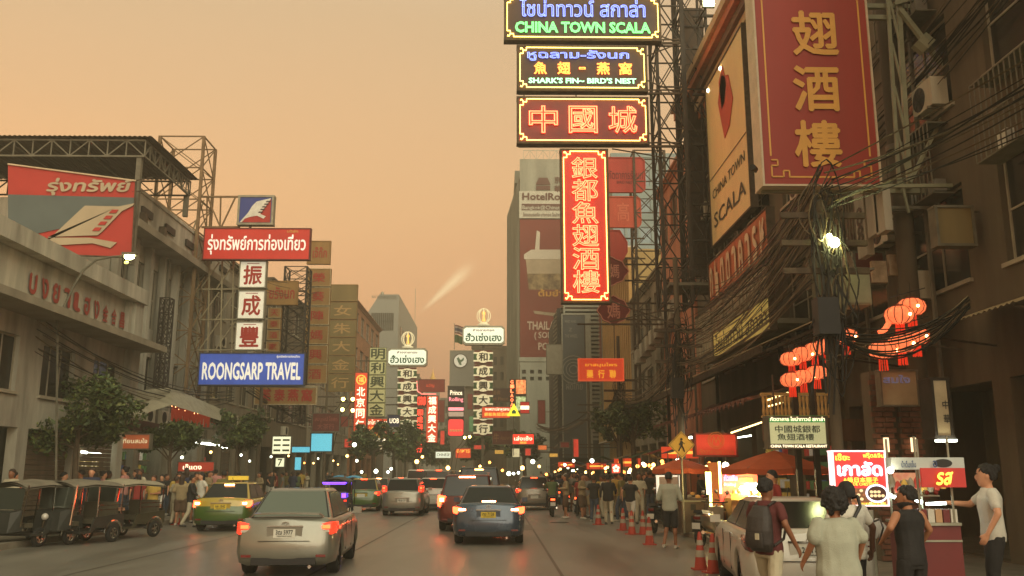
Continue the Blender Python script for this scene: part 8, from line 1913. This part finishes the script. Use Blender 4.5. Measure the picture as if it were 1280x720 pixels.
# air conditioners on the right facades
for k, (X, y, z) in enumerate(((9.2, 22.6, 7.2), (9.2, 20.2, 7.2), (9.0, 27.2, 12.4 if 0 else 5.4), (8.9, 44.2, 6.6), (8.9, 50.2, 5.2), (8.9, 53.2, 5.2), (8.9, 56.2, 8.9), (9.2, 17.6, 9.4), (9.2, 18.9, 5.6))):
    aircon(Vector((X, y, z)), RIGHTW, ordn[k]+' air conditioner box on the right-hand house fronts')

# ================================================================ clutter on the near-right front and the left fronts
r_ = random.Random(77)
M_PIPE = mat('grey_downpipe', (104,98,84), .6, var=.3)
for k, (X, y, H_) in enumerate(((9.0,18.2,17),(9.0,21.6,17),(8.95,24.4,16),(8.8,40.2,15),(8.8,48.2,12),(-14.9,47.0,12),(-14.9,58.1,12),(-14.65,39.4,11))):
    t = thing('drain_pipe', ordn[k]+' vertical drain pipe running down the '+('right' if X > 0 else 'left')+' house fronts', 'pipe', (X, y, 0), 'drain pipes on the house fronts')
    MB().tube((X, y, 3.4), (X, y, H_), .055, 6).build('pipe_run', [M_PIPE], t)
    for z in (4.5, 8, 11): MB().cbox((X, y, z), (.16,.16,.05)).build('clip', [M_STEEL], t)
def grille(label, X, y, z, w, h):
    t = thing('window_grille', label, 'grille', (X, y, z), 'window cages on the right fronts'); s = -1 if X > 0 else 1; b0 = None; x2 = X+s*.45
    n = int(w/.16)
    for i in range(n+1):
        if b0 is None: b0 = MB().cbox((x2, y-w/2, z), (.02,.02,h)).build('bar', [M_STEEL], t)
        else: c2 = link_copy(b0, t); c2.location = (0, i*w/n, 0)
    for dz in (-h/2, 0, h/2): MB().cbox(((X+x2)/2 if dz else x2, y, z+dz), (.45 if dz else .03, w, .03)).build('shelf_bar', [M_STEEL], t)
    for i in range(3): MB().cbox(((X+x2)/2, y-w/2+.3+i*.5, z-h/2+.2), (.25, r_.uniform(.2,.4), r_.uniform(.2,.36))).build('stored_box', [(C_['grey'], C_['brown'], C_['white'])[i]], t)
for k, (y, z) in enumerate(((18.3,8.0),(22.1,8.0),(14.6,8.0),(18.3,12.0),(22.1,12.4))): grille(ordn[k]+' barred window cage with stored boxes on the near right front', 9.2, y, z, 2.0, 1.5)
for k, (y, z, w_) in enumerate(((19.0,4.3,3.2),(14.8,4.2,3.4),(22.8,4.6,2.4))):
    t = thing('awning', ['middle rusty sheet awning over the near right ground floor','rusty sheet awning at the right edge over the ground floor','far rusty sheet awning over the near right ground floor'][k], 'awning', (9.1, y, z))
    corrugated('roof_sheet', M_CORR, 9.15, 7.7, z+.5, z, y-w_/2, y+w_/2, t)
    for s in (-1, 1): MB().tube((9.15, y+s*w_*.45, z-.2), (7.75, y+s*w_*.45, z-.02), .025, 4).build('bracket', [M_RUST], t)
for k, (y, z) in enumerate(((16.4, 6.3), (20.4, 6.4), (23.4, 6.9))):
    t, c, w, h = sign(None, 0, ['small blank olive board projecting at the right edge','small blank dark red board projecting behind the lanterns','small blank brown board projecting near the white panels'][k], (M_OLDB2, M_DRB, M_OLDB)[k], c=Vector((8.65, y, z)), w=.75, h=.8)
    MB().tube((9.2, y+.1, z+.3), (8.9, y+.1, z+.3), .02).build('bracket', [M_RUST], t)
for k in range(6):
    aircon(Vector((9.0, 25.2+2.3*k, 12.6 if k % 2 else 9.9)), RIGHTW, ordn[k]+' air conditioner high on the restaurant wall, counted from the camera')
for k in range(7):
    aircon(Vector((-15 if k < 3 else -14.98, 48.2+3.1*k, 4.6 if k % 2 else 8.6)), LEFTW, ordn[k]+' air conditioner on the middle left shophouses, counted from the camera', group='air conditioner units on the middle left shophouses')
# patched asphalt and litter
for k, (x, y, w_, l_) in enumerate(((.6,30,1.1,3.4),)):
    m = MB(); n_ = 10; P = []
    for i in range(n_): a_ = 2*pi*i/n_; P.append((x+w_/2*max(-1,min(1,1.3*cos(a_)))*r_.uniform(.88,1.04), y+l_/2*max(-1,min(1,1.3*sin(a_)))*r_.uniform(.9,1.03), .006))
    struct(m.add(P, [tuple(range(n_))]).build('asphalt_patch', [mat('asphalt_patch_dark', (100,94,82), .5, var=.2, vs=6, bump=.3)]))
for k in range(0):
    x, y = r_.uniform(-9, 4.6), r_.uniform(11, 34); m = MB(); m.tube((x, y, .008), (x+r_.uniform(-.5,.5), y+r_.uniform(-.9,.9), .008), .012, 3); struct(m.build('road_crack', [M_TAR]))
# more lit shops on the left, plain lit boards down the street, goods on the cart
for k, ya in enumerate((16.6, 23.6)): shop_inside(('nearest','second nearest')[k]+' lit shop interior in the cream left house', -13.8, -1, ya, ya+2.9, z=2.8, lit=MATS['warm_ceiling_tube'])
PB = [mat('plain_lit_'+n_, c_, .5, 0, c_, e_, var=.2, vs=2) for n_, c_, e_ in (('red', (200,60,44), .5), ('orange', (214,110,56), .5), ('cream', (220,206,160), .5), ('green', (90,130,84), .3), ('gold', (210,160,70), .5), ('dim_red', (130,50,40), .1))]
BD = [(447,556,455,566,88,1),(462,556,478,563,86,2),(488,540,497,556,100,0),(523,548,531,553,108,4),(550,538,556,556,112,0),(586,520,592,540,110,3),(592,556,606,562,100,0),(618,562,630,568,92,4),(640,560,650,572,80,2),(656,560,664,570,76,0),(672,556,684,563,70,1),(672,500,682,530,84,5),(498,472,505,500,104,5),(548,500,556,528,118,5),(584,492,591,512,116,5),(686,566,698,572,62,4),(430,548,440,560,76,0),(424,520,436,534,74,5),(700,552,712,560,60,5),(716,548,724,572,58,0)]
for k, (x0, y0, x1, y1, D, q) in enumerate(BD):
    c = W((x0+x1)/2, (y0+y1)/2, D)
    t, *_ = sign((x0,y0,x1,y1), D, ordn[k]+' small plain '+('red','orange','cream','green','gold','dull red')[q]+' board hung over the far street, counted at random depths', PB[q], rim=.05, group='small plain boards over the far street')
    MB().box((min(c.x, c.x+(3 if c.x > shift(D)-3 else -3)), D+.25, c.z), (max(c.x, c.x+(3 if c.x > shift(D)-3 else -3)), D+.3, c.z+.06)).build('arm', [M_RUST], t)
    t['label'] = t['label'].replace(', counted at random depths', '')
for k in range(7):
    x = xa+.04+.055*k; m = MB(); m.lathe((x, 10.3, zt+.03), [(.022,0),(.024,.13),(.009,.17),(.009,.2)], 8); m.build('bottle', [(MATS['fruit_red'], MATS['jar_amber'], MATS['goods_green'], MATS['goods_white'])[k % 4]], ct)
for k in range(9):
    q = W(1114+8*k, 596+(k*7) % 9, 10.75); m = MB(); m.lathe(q-UZ*.12, [(.03,0),(.045,.05),(.035,.1),(.008,.14)], 8, sx=1, sy=.6); m.build('hanging_snack', [(MATS['plastic_bag'], MATS['goods_red'], MATS['goods_yellow'])[k % 3]], ct)
for k in range(3): MB().box((xa+.02+.13*k, 9.985, .3+.02*(k % 2)), (xa+.12+.13*k, 9.997, zt-.24)).build('front_panel', [mat('cart_red_dark', (118,30,30), .5, var=.25, streak=1)], ct)
mm = MB(); mm.path([W(1085,645,11.9), W(1092,652,11.6), W(1100,649,11.2), W(1104,660,10.9), W(1098,680,10.9)], .012, 4)
tag(mm.build('loose_cable', [M_WIRE]), 'loose dark cable looping between the chestnut sign post and the snack cart', 'cable')
# gilded balustrade and a string of bulbs under the near end of the canopy
t = thing('balustrade', 'gilded balustrade with small posts under the lanterns, above the green restaurant sign', 'balustrade', tuple(W(995, 505, 21.6)))
M_GILD = mat('old_gilding', (176,132,70), .45, .4, (190,130,60), .12, var=.3, vs=6); s0 = None
a, b = W(955, 519, 21.6), W(1040, 487, 21.6)
for k in range(20):
    x = a.x+(b.x-a.x)*k/19
    if s0 is None: s0 = MB().lathe((x, 21.6, a.z), [(.03,0),(.045,.1),(.02,.22),(.04,.36),(.03,.46)], 6).build('baluster', [M_GILD], t); x0_ = x
    else: c2 = link_copy(s0, t); c2.location = (x-x0_, 0, 0)
for z in (a.z-.06, a.z+.47): MB().box((a.x-.05, 21.52, z), (b.x+.05, 21.68, z+.06)).build('rail', [M_GILD], t)
MB().box((a.x, 21.7, a.z-.6), (b.x+1.2, 21.8, a.z-.08)).build('fascia', [mat('brown_fascia', (104,74,50), .7, var=.3, streak=1)], t)
# ================================================================ haze
hz = MB().box((-250, -60, -1.03), (250, 430, 56)).build('haze', [])
hz['kind'] = 'stuff'; hm = bpy.data.materials.new('haze_air'); hm.use_nodes = True; hn = hm.node_tree; hn.nodes.clear()
ho = hn.nodes.new('ShaderNodeOutputMaterial'); hv = hn.nodes.new('ShaderNodeVolumePrincipled'); hv.inputs['Density'].default_value = .0028; hv.inputs['Color'].default_value = (.86,.82,.64,1); hv.inputs['Anisotropy'].default_value = .1
hn.links.new(hv.outputs[0], ho.inputs['Volume']); hz.data.materials.append(hm)
